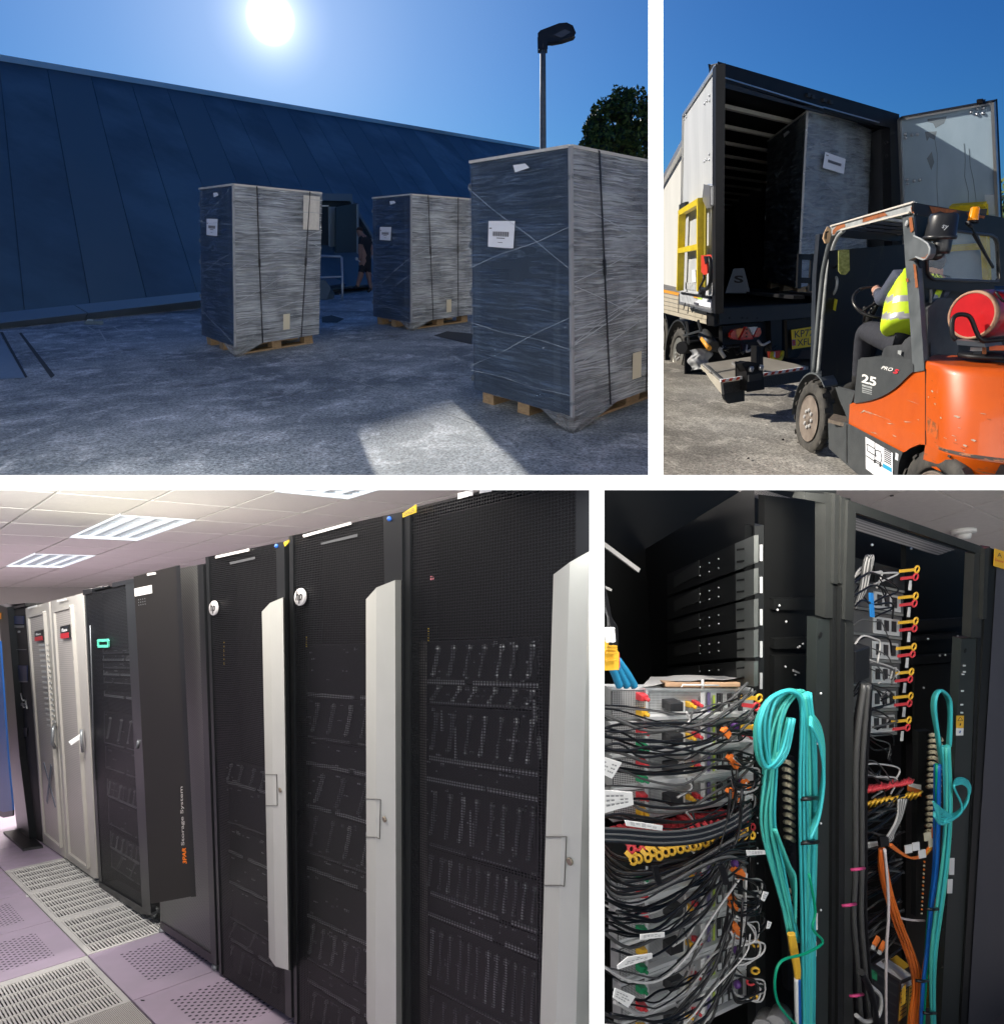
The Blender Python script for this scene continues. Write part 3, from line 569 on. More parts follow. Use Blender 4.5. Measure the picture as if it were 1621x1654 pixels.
E1 = [('pel', 'wai'), ('wai', 'che'), ('che', 'nek'), ('nek', 'hea'), ('hea', 'hcr'), ('che', 'sh'), ('sh', 'el'), ('el', 'wr'), ('wr', 'ha'), ('che', 'sh2'), ('sh2', 'el2'), ('el2', 'wr2'), ('pel', 'h1'), ('h1', 'k1'), ('k1', 'a1'), ('a1', 't1'), ('pel', 'h2'), ('h2', 'k2'), ('k2', 'a2'), ('a2', 't2')]
tee = mat('dark_tshirt', (.012, .014, .018), .9); sk1 = mat('skin_shade', (.24, .145, .11), .6); j1 = {k: v[0] for k, v in J1.items()}
def sg(p, a, b): ab = b - a; t = min(1, max(0, (p - a) @ ab / (ab @ ab))); return np.linalg.norm(p - a - ab * t)
rg = [(0, 'pel', 'wai'), (0, 'wai', 'che'), (1, 'nek', 'hea'), (0, 'che', 'sh'), (1, 'el', 'wr'), (1, 'wr', 'ha'), (0, 'che', 'sh2'), (1, 'el2', 'wr2'), (0, 'pel', 'h1'), (0, 'pel', 'h2'), (1, 'k1', 'a1'), (1, 'k2', 'a2'), (2, 'a1', 't1'), (2, 'a2', 't2')]
skin('body', J1, E1, [tee, sk1, blackp := mat('shoe_black', (.01, .01, .012), .6)], wk, lambda p: min((sg(p, j1[a], j1[b]), k) for k, a, b in rg)[1])
MB().ball(wp(581, 371.5), 5.6 * mpx, 12, 0, ax=n1, sc=.85).build('hair', mat('hair_brown', (.03, .02, .015), .9), wk)
mb = MB(); mb.tube([wp(576, 418, -.2), wp(585, 426, -.1), wp(603, 446, .1)], .018, 7); mb.ball(wp(576, 418, -.2), .05, 8); mb.build('pull_handle', rail, label='grey pull handle of a truck held by the worker at the doorway', cat='handle')
# =====================================================================================
# LOADING: trailer with its rear doors open, and the forklift
# =====================================================================================
PANEL[0] = 'truck'
G2 = ground(445, 1.6); n2 = G2.n
c2m = yard_conc('loading_concrete', (.19, .18, .165), (.36, .345, .315), (.62, .59, .54), (1, .7, 1))
MB().quad(G2(-900, 779), G2(3600, 779), G2(3600, 452), G2(-900, 452)).build('loading_ground', c2m, kind='structure')
VR, VL = (2325, 441), (926, 447)
eR, eL = nrm(ray(*VR)), nrm(ray(*VL))
O = W(1157, 521, 9.7); RP = vp_plane(O, VR, (CX, CY)) if False else plane_dirs(O, eR, n2); uT = nrm(RP(1161, 105) - RP(1157, 521)); LP = plane_dirs(O, eL, uT)
blackm = mat('black_steel', (.005, .0055, .007), .5, col2=(.011, .011, .013), vs=4, spec=.3); darkst = mat('dark_grey_steel', (.028, .031, .036), .45, metal=.4, col2=(.045, .048, .052), vs=3, rough2=.65)
grp = mat('white_panel', (.74, .74, .70), .45, col2=(.64, .64, .60), vs=.7, stretch=(1, 1, .4)); alu = mat('door_panel_grey', (.56, .58, .60), .5, col2=(.44, .46, .48), vs=1.3, stretch=(2, 2, .6), lo=.3, hi=.75, bump=.06, bs=12)
alub = mat('door_panel_sky_shade', (.40, .52, .62), .45, col2=(.32, .43, .53), vs=1.6, stretch=(2, 2, .5), lo=.3, hi=.8); trim = mat('aluminium_trim', (.62, .62, .62), .3, metal=.8)  # blue of skylit shade put into the neutral right door's colour
tan = mat('tan_side_board', (.50, .45, .35), .6, col2=(.42, .38, .30), vs=2); orng = mat('marker_orange', (.75, .33, .03), .5); yel = mat('safety_yellow', (.78, .60, .02), .45, col2=(.62, .46, .02), vs=8)
rivet = mat('rivet_metal', (.5, .52, .55), .3, metal=.8)
tk = thing('trailer', O, 'large pale box trailer with its rear doors open and dark interior', 'lorry trailer')
# shell: left side, roof, right side, floor, front bulkhead
side = lambda d: plane_dirs(O + LP.n * d, eL, uT)
LS = side(.0)
slab(LS, [(1040, 349), (1101, 238), (1156, 108), (1156, 478), (1040, 452)], .04, grp, 'side_wall', tk)
MB().bar(LS(1108, 226, .03), LS(1040, 350, .03), .10, n2, .10).build('roof_rail', trim, tk)
slab(LS, [(1040, 461.5), (1156, 486), (1156, 490), (1040, 466)], .03, orng, 'marker_stripe', tk, d=.02)
for i in range(5):
    y0 = 467 + i * 6.1; slab(LS, [(1040, y0 + .5), (1153, y0 + 24 + i * 1.2), (1153, y0 + 29.2 + i * 1.6), (1040, y0 + 5.4)], .03, tan, 'side_board', tk, d=.01)
T0 = RP(1165, 128); CP = plane_dirs(T0, eR, eL); FLp = plane_dirs(RP(1163, 500), eR, eL); FLn = n2
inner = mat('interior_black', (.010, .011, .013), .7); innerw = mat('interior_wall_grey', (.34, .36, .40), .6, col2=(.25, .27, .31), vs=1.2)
far = 12.
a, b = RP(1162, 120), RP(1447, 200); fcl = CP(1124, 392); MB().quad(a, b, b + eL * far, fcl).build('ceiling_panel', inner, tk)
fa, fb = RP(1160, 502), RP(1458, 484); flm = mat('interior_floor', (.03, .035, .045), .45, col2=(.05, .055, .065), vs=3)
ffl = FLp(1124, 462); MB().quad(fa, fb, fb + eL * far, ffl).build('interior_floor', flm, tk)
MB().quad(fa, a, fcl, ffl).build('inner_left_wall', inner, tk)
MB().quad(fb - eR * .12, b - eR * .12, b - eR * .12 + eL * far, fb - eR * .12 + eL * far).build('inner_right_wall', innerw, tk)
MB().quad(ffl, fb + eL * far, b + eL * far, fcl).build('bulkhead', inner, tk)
barm = mat('roof_bow', (.72, .70, .64), .4)
for i, y in enumerate((166, 199, 226, 247.5, 266, 282, 296, 308, 318.5, 328, 336, 343, 349, 355)):
    p = CP(1166, y); p = p - eR * .1; q = p + eR * 5.2; MB().bar(p - n2 * .04, q - n2 * .04, .07, n2, .05).build('roof_bow', barm, tk); 
# rear frame
slab(RP, [(1159, 101), (1165, 104), (1164, 524), (1153, 527)], .12, blackm, 'corner_post', tk, d=.02, bevel=.008)
slab(RP, [(1157, 105), (1159.5, 103), (1156, 505), (1152, 505)], .05, trim, 'post_trim', tk, d=.05)
slab(RP, [(1160, 101), (1451, 185.5), (1449, 209), (1165, 129)], .14, blackm, 'top_rail', tk, d=.03, bevel=.01)
slab(RP, [(1163, 122), (1330, 173), (1330, 175), (1163, 124)], .02, trim, 'gutter_strip', tk, d=.045)
slab(RP, [(1330, 172), (1420, 197), (1420, 198.4), (1330, 173.6)], .02, trim, 'gutter_strip', tk, d=.045)
slab(RP, [(1163, 130), (1330, 181), (1330, 184), (1163, 140)], .02, darkst, 'seal_strip', tk, d=.02)
for (x, y) in ((1304, 150), (1311, 152.5), (1330, 158), (1340, 161)): slab(RP, [(x, y), (x + 5, y + 1.4), (x + 5, y + 7), (x, y + 6)], .05, darkst, 'roof_bolt', tk, d=.06)
slab(RP, [(1437, 205), (1451, 189), (1462, 500), (1443, 502)], .14, blackm, 'corner_post', tk, d=.03, bevel=.01)
for y in (156, 253, 348, 428): slab(RP, [(1156, y), (1165, y + 1), (1165, y + 9), (1156, y + 8)], .06, blackm, 'hinge', tk, d=.07)
for i, y in enumerate((229, 250.5, 272, 293.5, 315)):
    z = b - eR * .12; p = RP(1434 + i * .8, y) - eR * .02 + eL * .05; MB().ball(p, .03, 8).build('wall_bolt', blackm, tk)
slab(RP, [(1162, 500), (1458, 484), (1459, 500), (1162, 523)], .16, darkst, 'sill_beam', tk, d=.05, bevel=.01)
for x in (1178, 1198, 1206, 1222): slab(RP, [(x, 512.5), (x + 2, 512.4), (x + 2, 514.6), (x, 514.8)], .01, blackm, 'bolt_hole', tk, d=.062)
# left door, folded back along the side
DL = side(.16)
dl = slab(DL, [(1156, 107), (1103, 187), (1098, 489), (1149, 503)], .05, alu, 'rear_door', tk, bevel=.006)
def rv(pl, pts, par, r=.018, d=.012):
    for x, y in pts: p = pl(x, y); MB().lathe(p, pl.n, [(0, r), (d, r * .8), (d * 1.3, .002)], 10).build('rivet', rivet, par)
rv(DL, [(1146, 154), (1146, 162.5), (1141.6, 163), (1138, 167.5), (1145.6, 249), (1145.6, 258), (1141, 258), (1137.5, 261), (1108, 186), (1105.5, 193), (1108.5, 189.5)], dl)
edge = MB()
for (p, q) in (((1156, 107), (1103, 187)), ((1103, 187), (1098, 489)), ((1098, 489), (1149, 503))): edge.bar(DL(*p, .01), DL(*q, .01), .035, LP.n, .035)
edge.build('door_trim', trim, dl)
slab(DL, [(1150, 111), (1155.6, 104), (1154.5, 507), (1149.5, 505)], .1, blackm, 'door_seal', tk, d=.05)
yr = MB(); P_ = lambda x, y, d=.10: DL(x, y, d)
def ybar(p, q, w=.07): yr.bar(P_(*p), P_(*q), w, LP.n, .10)
ybar((1101, 343), (1097.6, 468), .09); ybar((1132, 323), (1131.5, 470), .09); ybar((1100, 344), (1133, 324)); ybar((1100, 404.5), (1131, 398)); yr.build('yellow_rail', yel, dl)
slab(DL, [(1137, 329), (1139, 331), (1138, 470), (1135, 470)], .02, mat('rail_shadow_side', (.30, .24, .02), .5), 'rail_shaded_side', dl, d=.08)  # darker yellow strip painted as the rail's shaded side
slab(DL, [(1136, 299), (1146, 301), (1146, 333), (1141, 336), (1134, 322), (1134, 318)], .05, trim, 'door_latch', dl, d=.09, bevel=.01)
slab(DL, [(1096, 331), (1106, 326), (1106, 345), (1099, 354), (1096, 345)], .05, darkst, 'door_latch', dl, d=.05)
red = mat('red_plastic', (.65, .05, .02), .4); redm = slab(DL, [(1132, 414), (1139, 414), (1141, 425), (1141.5, 441), (1136, 442), (1132, 438)], .06, red, 'lift_control', dl, d=.22, bevel=.012)
slab(DL, [(1136, 414), (1140.5, 414.6), (1141, 424), (1138, 427)], .01, blackm, 'control_grip', dl, d=.235)
mb = MB(); mb.tube(spline([P_(1140, 418, .2), P_(1146, 418, .2), P_(1147, 440, .2), P_(1146, 458, .2), P_(1140, 467, .2), P_(1133, 466, .2)], 18), .022, 7); mb.tube(spline([P_(1136, 440, .2), P_(1136, 452, .22), P_(1130, 464, .2), P_(1131, 475, .2)], 12), .014, 6); mb.build('control_cable', blackm, dl)
slab(DL, [(1128, 467), (1133, 469), (1132, 480), (1126, 479)], .05, darkst, 'cable_plug', dl, d=.16)
pl_ = slab(DL, [(1097, 470), (1148, 478), (1147.5, 500), (1097, 487)], .02, mat('worn_plate', (.52, .54, .56), .5, col2=(.34, .36, .38), vs=14, lo=.45, hi=.6), 'lower_plate', dl, d=.03)
slab(DL, [(1099, 471.5), (1147, 479), (1147, 483), (1099, 475)], .02, blackm, 'plate_slot', dl, d=.04)
slab(DL, [(1119.5, 479), (1128, 480.4), (1128, 482.5), (1119.5, 481)], .01, orng, 'orange_label', dl, d=.045); slab(DL, [(1131, 482), (1147, 485), (1147, 497), (1122, 492), (1122, 488)], .01, paper, 'white_label', dl, d=.045); slab(DL, [(1126, 480.6), (1133, 481.8), (1133, 484), (1126, 482.8)], .01, mat('label_lime', (.45, .7, .05), .6), 'lime_label', dl, d=.05)
slab(DL, [(1120, 488), (1127, 489.5), (1127, 493), (1120, 491.5)], .008, ink, 'printed_block', dl, d=.055)
slab(DL, [(1117, 436), (1122, 436), (1123, 456), (1117.5, 455)], .01, paper, 'white_label', dl, d=.02)
slab(DL, [(1106, 456), (1131, 458), (1131, 470), (1106, 467)], .01, mat('scuffed_grey', (.50, .52, .54), .6, col2=(.20, .21, .22), vs=16, lo=.5, hi=.6), 'scuff_plate', dl, d=.015)
slab(DL, [(1097, 487), (1148, 500), (1148, 503), (1097, 490)], .05, trim, 'bottom_bar', dl, d=.06)
# right door, swung wide
HZ = RP(1452, 340); DR = plane_dirs(HZ, nrm(ray(16, 445)), RP(1452, 192) - RP(1464, 505))
dr = slab(DR, [(1452, 192), (1603, 165), (1616, 470), (1464, 505)], .05, alub, 'rear_door', tk, bevel=.006)
mb = MB()
for (p, q) in (((1452, 192), (1603, 165)), ((1603, 165), (1616, 470)), ((1452, 192), (1464, 505))): mb.bar(DR(*p, .02), DR(*q, .02), .045, DR.n, .05)
mb.build('door_trim', trim, dr); slab(DR, [(1602.5, 163.5), (1604.5, 163.5), (1619, 470), (1615, 470)], .09, blackm, 'door_seal', tk, d=.01); slab(DR, [(1452, 190), (1603, 163), (1603, 165.4), (1452, 192.4)], .06, blackm, 'door_seal', tk, d=.045)
rv(DR, [(1461.6, 216.5), (1461.8, 222.5), (1472, 218), (1481, 217), (1464.5, 290), (1464.8, 296.5), (1475.6, 292), (1485, 290.5), (1577.5, 176), (1587, 174.5), (1577.5, 184.5), (1587, 183), (1568, 181)], dr, .026, .02)
slab(DR, [(1577, 165), (1586, 163.6), (1586, 166), (1577, 168)], .08, blackm, 'door_catch', dr, d=.08); MB().bar(DR(1581, 168, .05), DR(1581, 162, .05), .05, DR.n).bar(DR(1577, 162.5, .05), DR(1586, 161.5, .05), .03, DR.n).build('catch_handle', blackm, dr)
slab(DR, [(1589, 315), (1608, 314), (1609, 346), (1590, 346)], .03, mat('patch_plate', (.50, .58, .66), .5), 'patch_plate', dr, d=.02)
mb = MB(); mb.bar(DR(1535, 336, .12), DR(1590, 332, .12), .09, DR.n, .1); mb.bar(DR(1587, 332, .12), DR(1594, 470, .12), .09, DR.n, .1); mb.bar(DR(1520, 402, .12), DR(1591, 397, .12), .08, DR.n, .08); mb.build('yellow_rail', yel, dr)
cr = mat('crack_dark', (.12, .15, .18), .8)
for pts in ([(1556, 232), (1558, 258), (1557, 285), (1563, 310), (1563, 338)], [(1564, 240), (1566, 268), (1571, 290), (1575, 320), (1577, 345)], [(1507, 215), (1513, 250), (1512, 300), (1514, 335)]):
    mb = MB()
    for p, q in zip(pts[:-1], pts[1:]): mb.bar(DR(*p, .004), DR(*q, .004), .005, DR.n, .003)
    mb.build('crack', cr, dr)
st = mat('dirt_smear', (.26, .30, .33), .8, alpha=.55)
for pts in ([(1497, 192), (1528, 188), (1524, 199), (1510, 207), (1506, 199), (1497, 197)], [(1493, 213), (1512, 212), (1509, 226), (1500, 222), (1496, 228)], [(1496, 256), (1504, 245), (1508, 262), (1503, 275)]): MB().poly([DR(x, y, .003) for x, y in pts]).build('dirt_smear', st, dr)
# underside of the trailer
slab(RP, [(1166, 527), (1243, 519), (1243, 550), (1166, 558)], .06, blackm, 'lamp_board', tk, d=-.1)
lr = mat('lamp_red', (.50, .02, .015), .2, coat=.6); la = mat('lamp_amber', (.70, .20, .02), .2, coat=.6); lw = mat('lamp_clear', (.65, .65, .66), .2, coat=.6)
LB = Plane(RP.p - RP.n * .08, RP.n)
def lens(px, m): slab(LB, px, .04, m, 'rear_lamp', tk, d=.05, bevel=.006)
lens([(1180, 539), (1184, 534), (1188, 533), (1191, 548), (1184, 547.5), (1180, 544)], lr); lens([(1188, 533), (1199, 530.5), (1193, 543), (1190, 546)], la); lens([(1205, 527.5), (1215.5, 547), (1194.5, 549)], lr)
lens([(1210, 529.5), (1222, 528.5), (1216, 541)], lw); lens([(1223, 530), (1227, 530), (1228.5, 537), (1225, 543.5), (1218, 544)], lr)
mb = MB()
for (x, y) in ((1205, 532), (1205, 538), (1205, 543.5)): mb.lathe(LB(x, y, .052), LB.n, [(0, .012), (.01, .01)], 8)
mb.build('reflector_stud', blackm, tk)
slab(RP, [(1244, 515), (1262, 513), (1262, 568), (1246, 570)], .12, blackm, 'frame_leg', tk, d=-.02)
slab(RP, [(1270, 517), (1330, 512), (1330, 575), (1272, 578)], .05, blackm, 'plate_board', tk, d=-.1)
npl = slab(RP, [(1278, 533), (1315, 527), (1315.5, 559), (1279.5, 564)], .01, mat('plate_yellow', (.80, .58, .02), .45), 'number_plate', tk, d=-.05)
text('KP72', [RP(1283, 546, -.045), RP(1313, 542, -.045), RP(1312.5, 530.5, -.045), RP(1282.5, 534.5, -.045)], ink, 'plate_lettering', npl, bold=.01)
text('XFL', [RP(1287, 559, -.045), RP(1309.5, 556.5, -.045), RP(1309, 545.5, -.045), RP(1286.5, 548.5, -.045)], ink, 'plate_lettering', npl, bold=.01)
slab(RP, [(1278.5, 549), (1284, 548.2), (1284.4, 558), (1279, 558.8)], .004, mat('flag_blue', (.05, .08, .35), .5), 'flag_panel', npl, d=-.046); mb = MB()
for (p, q) in (((1278.6, 553.6), (1284.2, 552.8)), ((1281.4, 548.8), (1281.7, 558.2)), ((1279, 549.6), (1284, 557.6)), ((1284, 548.8), (1279, 558))): mb.bar(RP(*p, -.043), RP(*q, -.043), .012, RP.n, .002)
mb.build('flag_cross', red, npl)
slab(RP, [(1244, 568), (1262, 566), (1262, 582), (1246, 583)], .06, red, 'marker_board', tk, d=.1); slab(RP, [(1249, 568), (1251.5, 568), (1251.5, 582), (1249, 582.5)], .01, paper, 'marker_stripe', tk, d=.112)
MB().tube(spline([RP(1247, 570, .3), RP(1246, 577, .35), RP(1253, 582, .4), RP(1261, 578, .35), RP(1262.5, 568, .3)], 18), .028, 8).build('tow_eye', yel, tk)
# running gear and dark chassis
ch = lambda x, y, z: W(x, y, z)
for (x0, y0, x1, y1, z, dz) in ((1130, 528, 1170, 545, 10.6, .4), (1170, 552, 1236, 562, 10.4, .5), (1160, 560, 1176, 580, 10.8, .3), (1236, 566, 1320, 580, 11.4, .3), (1290, 560, 1330, 600, 11.6, .4), (1120, 520, 1158, 532, 11.5, .3)):
    MB().box8([ch(x0, y1, z), ch(x1, y1, z), ch(x1, y1, z + dz), ch(x0, y1, z + dz), ch(x0, y0, z), ch(x1, y0, z), ch(x1, y0, z + dz), ch(x0, y0, z + dz)]).build('chassis_beam', blackm, tk)

MB().cyl(W(1100, 562, 11.2), W(1230, 545, 14), .10, 10).build('axle', blackm, tk)
MB().quad(W(1120, 500, 12.6), W(1340, 500, 12.6), W(1340, 600, 12.6), W(1120, 600, 12.6)).build('rear_underguard', blackm, tk)
MB().cyl(W(1136, 540, 10.3), W(1151, 560, 10.0), .085, 14).build('air_tank', darkst, tk); MB().cyl(W(1134, 547, 10.2), W(1145, 563, 9.95), .035, 10).build('tank_stripe', orng, tk)
rn = random.Random(4); grm = mat('pipe_grey', (.42, .42, .42), .5)
for i in range(13):
    x = 1148 + rn.random() * 90; y = 550 + rn.random() * 18; z = 10.1 + rn.random() * .4; mb = MB(); mb.tube(spline([W(x, y, z), W(x + rn.uniform(-10, 14), y + rn.uniform(4, 14), z - .1), W(x + rn.uniform(-6, 26), y + rn.uniform(-2, 18), z)], 10), rn.choice((.012, .018, .03)), 6)
    mb.build('air_line', [blackm, grm, darkst][i % 3], tk)
MB().grid(lambda u, v: W(1113 + 34 * u + 4 * math.sin(v * 9), 566 + 33 * v - 3 * math.sin(u * 3.1), 10.2 - .12 * math.sin(u * 3.14) + .06 * nz(A(u * 5, v * 5, 0), 1)), 16, 16).build('wrapped_bundle', mat('silver_wrap', (.34, .35, .36), .6, bump=.6, bs=14), tk, kind='open')
rubber = mat('tyre_rubber', (.030, .029, .028), .8, col2=(.075, .07, .062), vs=8, bump=.3, bs=30); rimm = mat('steel_rim', (.34, .33, .31), .4, metal=.6, col2=(.22, .20, .18), vs=6); rimb = mat('dusty_rim', (.24, .20, .17), .7, col2=(.15, .12, .10), vs=7)
def wheel(c, ax, X, Y, r, w, parent, lug=14, rim=rimm, fr=.62, nuts=8, treads=True):
    mb = MB(); mb.lathe3(c, ax, X, Y, [(.03, r * fr), (0, r * .72), (.005, r * .9), (.04, r), (w - .04, r), (w, r * .9), (w, r * fr)], 40); ty = mb.build('tyre', rubber, parent)
    if treads:
        mb = MB()
        for k in range(lug * 2):
            a = 2 * math.pi * k / (lug * 2); s_ = X * math.cos(a) + Y * math.sin(a); t_ = -X * math.sin(a) + Y * math.cos(a); o_ = 0 if k % 2 else w * .5
            mb.obox(c + ax * (w * .26 + o_) + s_ * r, ax * w * .25, s_ * r * .022, t_ * r * math.pi / (lug * 2) * .6)
        mb.build('tread', rubber, ty)
    mb = MB(); mb.lathe3(c, ax, X, Y, [(.0, r * fr), (-.008, r * (fr - .03)), (.02, r * (fr - .06)), (.05, r * (fr - .1)), (.06, r * .34), (.02, r * .30), (.015, r * .14), (-.02, r * .12), (-.02, .001)], 36); rm = mb.build('rim', rim, parent)
    for k in range(nuts): a = 2 * math.pi * k / nuts; p = c + ax * .015 + (X * math.cos(a) + Y * math.sin(a)) * r * .23; MB().lathe3(p, ax, X, Y, [(0, r * .055), (-.035, r * .055), (-.04, r * .03)], 7).build('wheel_nut', grm, rm)
    return ty
perp = nrm(np.cross(eR, n2)); perp = perp if perp @ eL > 0 else -perp
Xw = nrm(eL * .72 + perp * .28)
for (x, y, nm) in ((1094, 571, 0), (1066, 547, 1)):
    c = LP(x, y, .02); wh_ = bpy.data.objects.new('wheel', None); COL.objects.link(wh_); _place(wh_, c, tk)
    wheel(c, eR, Xw, n2, .475 if nm == 0 else .48, .36, wh_, lug=16, treads=True)
    mb = MB(); arc = [c - eR * .05 + (Xw * math.cos(t) * 1.02 + n2 * math.sin(t)) * .60 for t in np.linspace(-.35, math.pi + .2, 18)]
    for p, q in zip(arc[:-1], arc[1:]): mb.box8([p, q, q + eR * .45, p + eR * .45, p + nrm(p - c) * .03, q + nrm(q - c) * .03, q + nrm(q - c) * .03 + eR * .45, p + nrm(p - c) * .03 + eR * .45])
    mb.build('mudguard', darkst, tk)
mb = MB()
for (p, q) in (((1108, 520), (1112, 545)), ((1127, 518), (1131, 534)), ((1104, 542), (1132, 534)), ((1110, 545), (1112, 556))): mb.bar(LP(*p, .2), LP(*q, .2), .03, LP.n)
mb.build('mudguard_stay', darkst, tk)
slab(plane_dirs(LP(1115, 560), eR, n2), [(1106, 545), (1134, 540), (1134, 606), (1106, 612)], .02, blackm, 'mudflap', tk)
# lime reflector sleeve, hanging straps
mb = MB(); mb.poly([RP(x, y, .13) for x, y in [(1162, 480), (1165, 482), (1168, 494), (1163, 495)]]).build('lime_sleeve', mat('lime_tag', (.12, .75, .05), .6), tk)
mb = MB()
for (x, y, l) in ((1096, 475, 30), (1112, 492, 14), (1106, 490, 10), (1120, 496, 8)): mb.bar(DL(x, y, .1), DL(x + rn.uniform(-3, 2), y + l, .1), .02, LP.n, .01)
mb.build('hanging_strap', blackm, tk)
# ---------------- tail lift ----------------
tl = thing('tail_lift', G2(1175, 650), 'lowered tan tail lift platform with a red and white striped edge', 'tail lift')
PO = W(1163, 616, 8.3); PT = plane3(PO, W(1131, 588, 8.9), W(1305, 592, 9.3)); PFp = plane_dirs(PO, W(1305, 592, 9.3) - PO, n2)
plat = mat('platform_tan', (.42, .39, .33), .6, col2=(.34, .31, .26), vs=3)
mb = MB(); ring = [PT(1163, 616), PT(1131, 588), PT(1222, 574.5), PT(1305, 592)]; mb.ext(ring, -n2 * .05); mb.build('platform', plat, tl)
mb = MB(); mb.bar(PT(1136, 588, .01), PT(1164, 613, .01), .03, n2, .02); mb.bar(PT(1144, 601.5, .01), PT(1207, 590, .01), .01, n2, .01); mb.bar(PT(1182, 586, .02), PT(1204, 604, .02), .02, n2, .03); mb.build('platform_rib', trim, tl)
MB().ext([PT(1184, 586, .02), PT(1207, 604, .02), PT(1207, 596, .12)], eR * .03).build('ramp_wedge', grp, tl)
PF = PFp
def stripe(x0, x1, par): 
    L_ = lambda x: 616 - .152 * (x - 1163)
    mb = MB(); w = 8.; k = 0; x = x0
    base = slab(PF, [(x0, L_(x0) - 2.8), (x1, L_(x1) - 2.8), (x1, L_(x1) + 1.6), (x0, L_(x0) + 1.6)], .02, paper, 'stripe_board', par, d=.03)
    while x < x1 - 8:
        MB().poly([PF(x + 3, L_(x + 3) - 2.8, .034), PF(x + 8.5, L_(x + 8) - 2.8, .034), PF(x + 6, L_(x + 6) + 1.6, .034), PF(x + .5, L_(x) + 1.6, .034)]).build('red_stripe', red, base); x += 11.5
stripe(1164, 1206, tl); stripe(1232, 1300, tl)
chk = mat('chequer_black', (.012, .013, .015), .45, col2=(.035, .036, .04), vs=60, stretch=(1, 1, 1), bump=.8, bs=90)
slab(PF, [(1166, 619), (1310, 596), (1330, 604), (1310, 614), (1167, 636)], .05, chk, 'rear_skirt', tl, d=.0)
slab(plane3(W(1163, 617, 8.3), W(1131, 589, 8.9), W(1165, 637, 8.25)), [(1163, 617), (1131, 589), (1146, 613), (1165, 637)], .03, plat, 'side_skirt', tl, d=.01)
slab(PF, [(1167, 634), (1202, 629.5), (1202, 648), (1177, 652), (1170, 645)], .03, darkst, 'end_flap', tl, d=-.03)
slab(PF, [(1206, 587), (1230, 591), (1233, 628), (1206, 632)], .16, blackm, 'hinge_block', tl, d=.1, bevel=.01)
slab(PF, [(1199, 588), (1207, 585), (1220, 587), (1230, 593), (1230, 598), (1206, 600)], .10, blackm, 'hinge_arm', tl, d=.2, bevel=.01)
slab(PF, [(1209, 606), (1230, 603), (1230, 613), (1209, 617)], .02, darkst, 'wear_plate', tl, d=.22)
for (x, y) in ((1210.5, 596), (1226.5, 593.6)): MB().lathe(PF(x, y, .21), PF.n, [(0, .035), (.03, .035), (.035, .02)], 8).build('bolt', rivet, tl)
for x in (1221, 1227): slab(PF, [(x, 559), (x + 5, 559), (x + 5, 592), (x, 592)], .08, blackm, 'lift_arm', tl, d=-.1 + .0 * x)
# ---------------- rack inside the trailer ----------------
class CrateZ(Crate):
    def __init__(s, Lt, Lb, Nt, Nb, Rt, Rb, zl, zn, zr, up):
        s.up = up; s.lb, s.nb, s.rb = W(*Lb, zl), W(*Nb, zn), W(*Rb, zr); s.kb = s.lb + s.rb - s.nb
        s.lt, s.nt, s.rt = [near_line(*t, b, up) for t, b in ((Lt, s.lb), (Nt, s.nb), (Rt, s.rb))]; s.kt = s.lt + s.rt - s.nt
        s.out_l = nrm(np.cross(s.nb - s.lb, s.up)); s.out_l = s.out_l if s.out_l @ (EYE - s.nb) > 0 else -s.out_l
        s.out_r = nrm(np.cross(s.rb - s.nb, s.up)); s.out_r = s.out_r if s.out_r @ (EYE - s.nb) > 0 else -s.out_r
cc = CrateZ((1240, 228), (1233, 452), (1303, 180), (1288, 465), (1407, 204), (1396, 440), 12.6, 10.7, 12.4, n2)
filmT = film('load_film_lit', .9, (.9, .96, 1.), .35, .9, dark=.4)
wrapped_rack(cc, 0, 'wrapped rack being lifted into the dark trailer on forks', ((0, -1), (.01, -.99)), [], [], 7, side=mat('cabinet_side_lit_blue', (.50, .58, .66), .5, col2=(.38, .46, .54), vs=1.2), gather=False, shl='wrapped rack inside the trailer', fr_=filmT, fl=film('load_film_shaded', .9, (.62, .78, .95), .4, .6, dark=.4))  # side panel and films lightened to stand in for light in the trailer
for o in [x for x in COL.objects if x.name.startswith('label_sheet')][-1:]:
    for c_ in list(o.children): bpy.data.objects.remove(c_)
    bpy.data.objects.remove(o)
shq = [cc.R(.255, .655, .05), cc.R(.555, .655, .05), cc.R(.60, .772, .05), cc.R(.29, .80, .05)]
tr_ = [x for x in COL.objects if x.name.startswith('wrapped_rack')][-1]
ccp = plane3(cc.nb, cc.rb, cc.nt); shq = [ccp(x, y, .06) for x, y in ((1328, 271), (1362, 281), (1365, 257), (1332, 245))]
lab = MB().quad(*shq).build('label_sheet', paper, tr_); qq = lambda u, v: lerp(lerp(shq[0], shq[1], u), lerp(shq[3], shq[2], u), v) - FW * .01
mb = MB()
for i in range(20): u = .18 + .64 * i / 20; mb.quad(qq(u, .40), qq(u + .02, .40), qq(u + .02, .58), qq(u, .58))
mb.quad(qq(.05, .78), qq(.16, .78), qq(.16, .83), qq(.05, .83)); mb.build('barcode', ink, lab)
